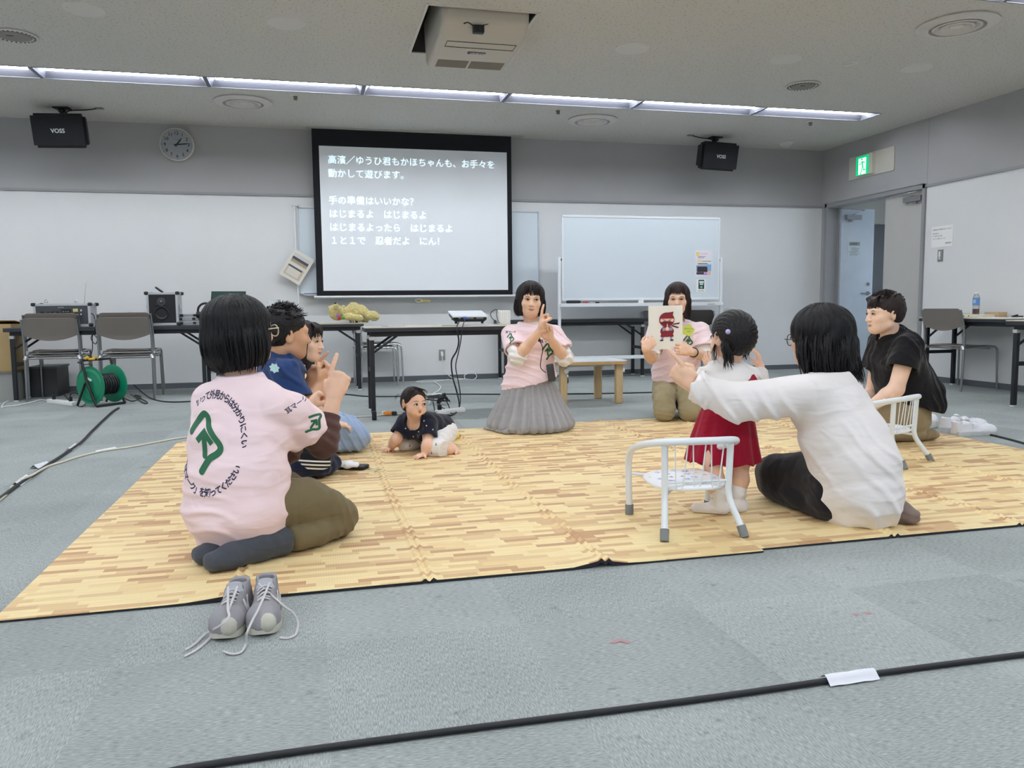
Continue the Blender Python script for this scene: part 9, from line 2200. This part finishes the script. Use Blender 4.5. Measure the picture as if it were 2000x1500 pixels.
# ================================================================ things lying on the mat
pa, pb = G(656, 911, 0.02), G(716, 913, 0.02); d_ = (pb-pa).normalized(); ang = math.atan2(d_.y, d_.x)
ph = thing('phone_case', 'black phone pouch lying on the mat beside the man in navy', 'phone', ((pa.x+pb.x)/2, (pa.y+pb.y)/2, MAT_T))
MB().box(((pa.x+pb.x)/2, (pa.y+pb.y)/2, MAT_T+0.011), ((pb-pa).length, 0.085, 0.02), 0, Matrix.Rotation(ang, 3, 'Z'), bevel=0.007).build('pouch', M_black, ph, world=True)
MB().tube([G(716, 912, 0.02), G(721, 913, 0.022)], 0.004).build('strap_ring', M_chrome, ph, world=True)
V = []; F = []
for k in range(13):
    u = k/12; c = G(720+26*u, 912+6*u+2*math.sin(u*4), MAT_T+0.004+0.014*abs(math.sin(u*5))); n_ = Vector((-0.3, 1, 0.1*math.sin(u*7))).normalized()
    V += [c-n_*0.012, c+n_*0.012]
for k in range(12): F.append((2*k, 2*k+2, 2*k+3, 2*k+1))
MB().add(V, F).build('strap', mat('pale_green_strap', (170, 196, 186), 0.4), ph, world=True)
tp = thing('tissue_pack', 'rolled white tissue pack lying on the black phone pouch', 'tissue', ((pa.x+pb.x)/2-0.02, (pa.y+pb.y)/2, MAT_T+0.022))
S = SDF(0.003); a, b = V3(G(663, 907, 0.050)), V3(G(697, 907.5, 0.050)); S.loft([(a, 0.034, 0.012), (L(a, b, 0.5), 0.036, 0.015), (b, 0.034, 0.012)], (0, 1, 0)); S.wrinkle(0.003, 50, 4); S.build('wrapper', mat('white_tissue_wrapper', (238, 240, 244), 0.5), tp)
# yellow toy behind the baby
ty = thing('yellow_toy', 'small yellow squeaky toy on wheels behind the baby', 'toy', G(882, 850, MAT_T))
P = lambda x, y, z=None: V3(AY(x, y, 5.0)) if z is None else V3(G(x, y, z))
S = SDF(0.0035); S.ell(P(874, 848, 0.04), (0.038, 0.035, 0.032), None, k=0.015); S.ell(P(886, 850, 0.04), (0.040, 0.032, 0.026), None, k=0.015)
for x, y in ((868, 842), (875, 839), (881, 841)): S.cone(P(874, 846, 0.05), P(x, y, 0.07), 0.014, 0.009, k=0.01)
S.build('body', mat('bright_yellow_vinyl', (240, 222, 50), 0.4), ty)
MB().ball(P(888, 851, 0.045), (0.016, 0.012, 0.012)).build('white_patch', M_white, ty, world=True)
for x, y in ((875, 854), (895, 851)): MB().ball(P(x, y, 0.026), (0.014, 0.012, 0.014)).build('wheel', M_black, ty, world=True)
MB().ball(P(891, 850, 0.05), 0.009).build('red_patch', mat('red_fabric', (186, 50, 66), 0.8), ty, world=True)
# small red marks left on the bare carpet
b = MB(); rnd = random.Random(9)
for px, py in ((1672, 1200), (1696, 1197), (1200, 1254), (1222, 1253), (1210, 1250)):
    c = G(px, py, 0.0012); b.add([c+Vector((0.012*math.cos(a)*rnd.uniform(0.6, 1.3), 0.009*math.sin(a)*rnd.uniform(0.6, 1.3), 0)) for a in np.linspace(0, 2*math.pi, 10)[:-1]], [tuple(range(9))])
tag(b.build('red_floor_mark', mat('faded_red_stain', (176, 138, 138), 0.95), None, smooth=False), 'faint red stains on the bare carpet in the foreground', 'stain', kind='stuff')
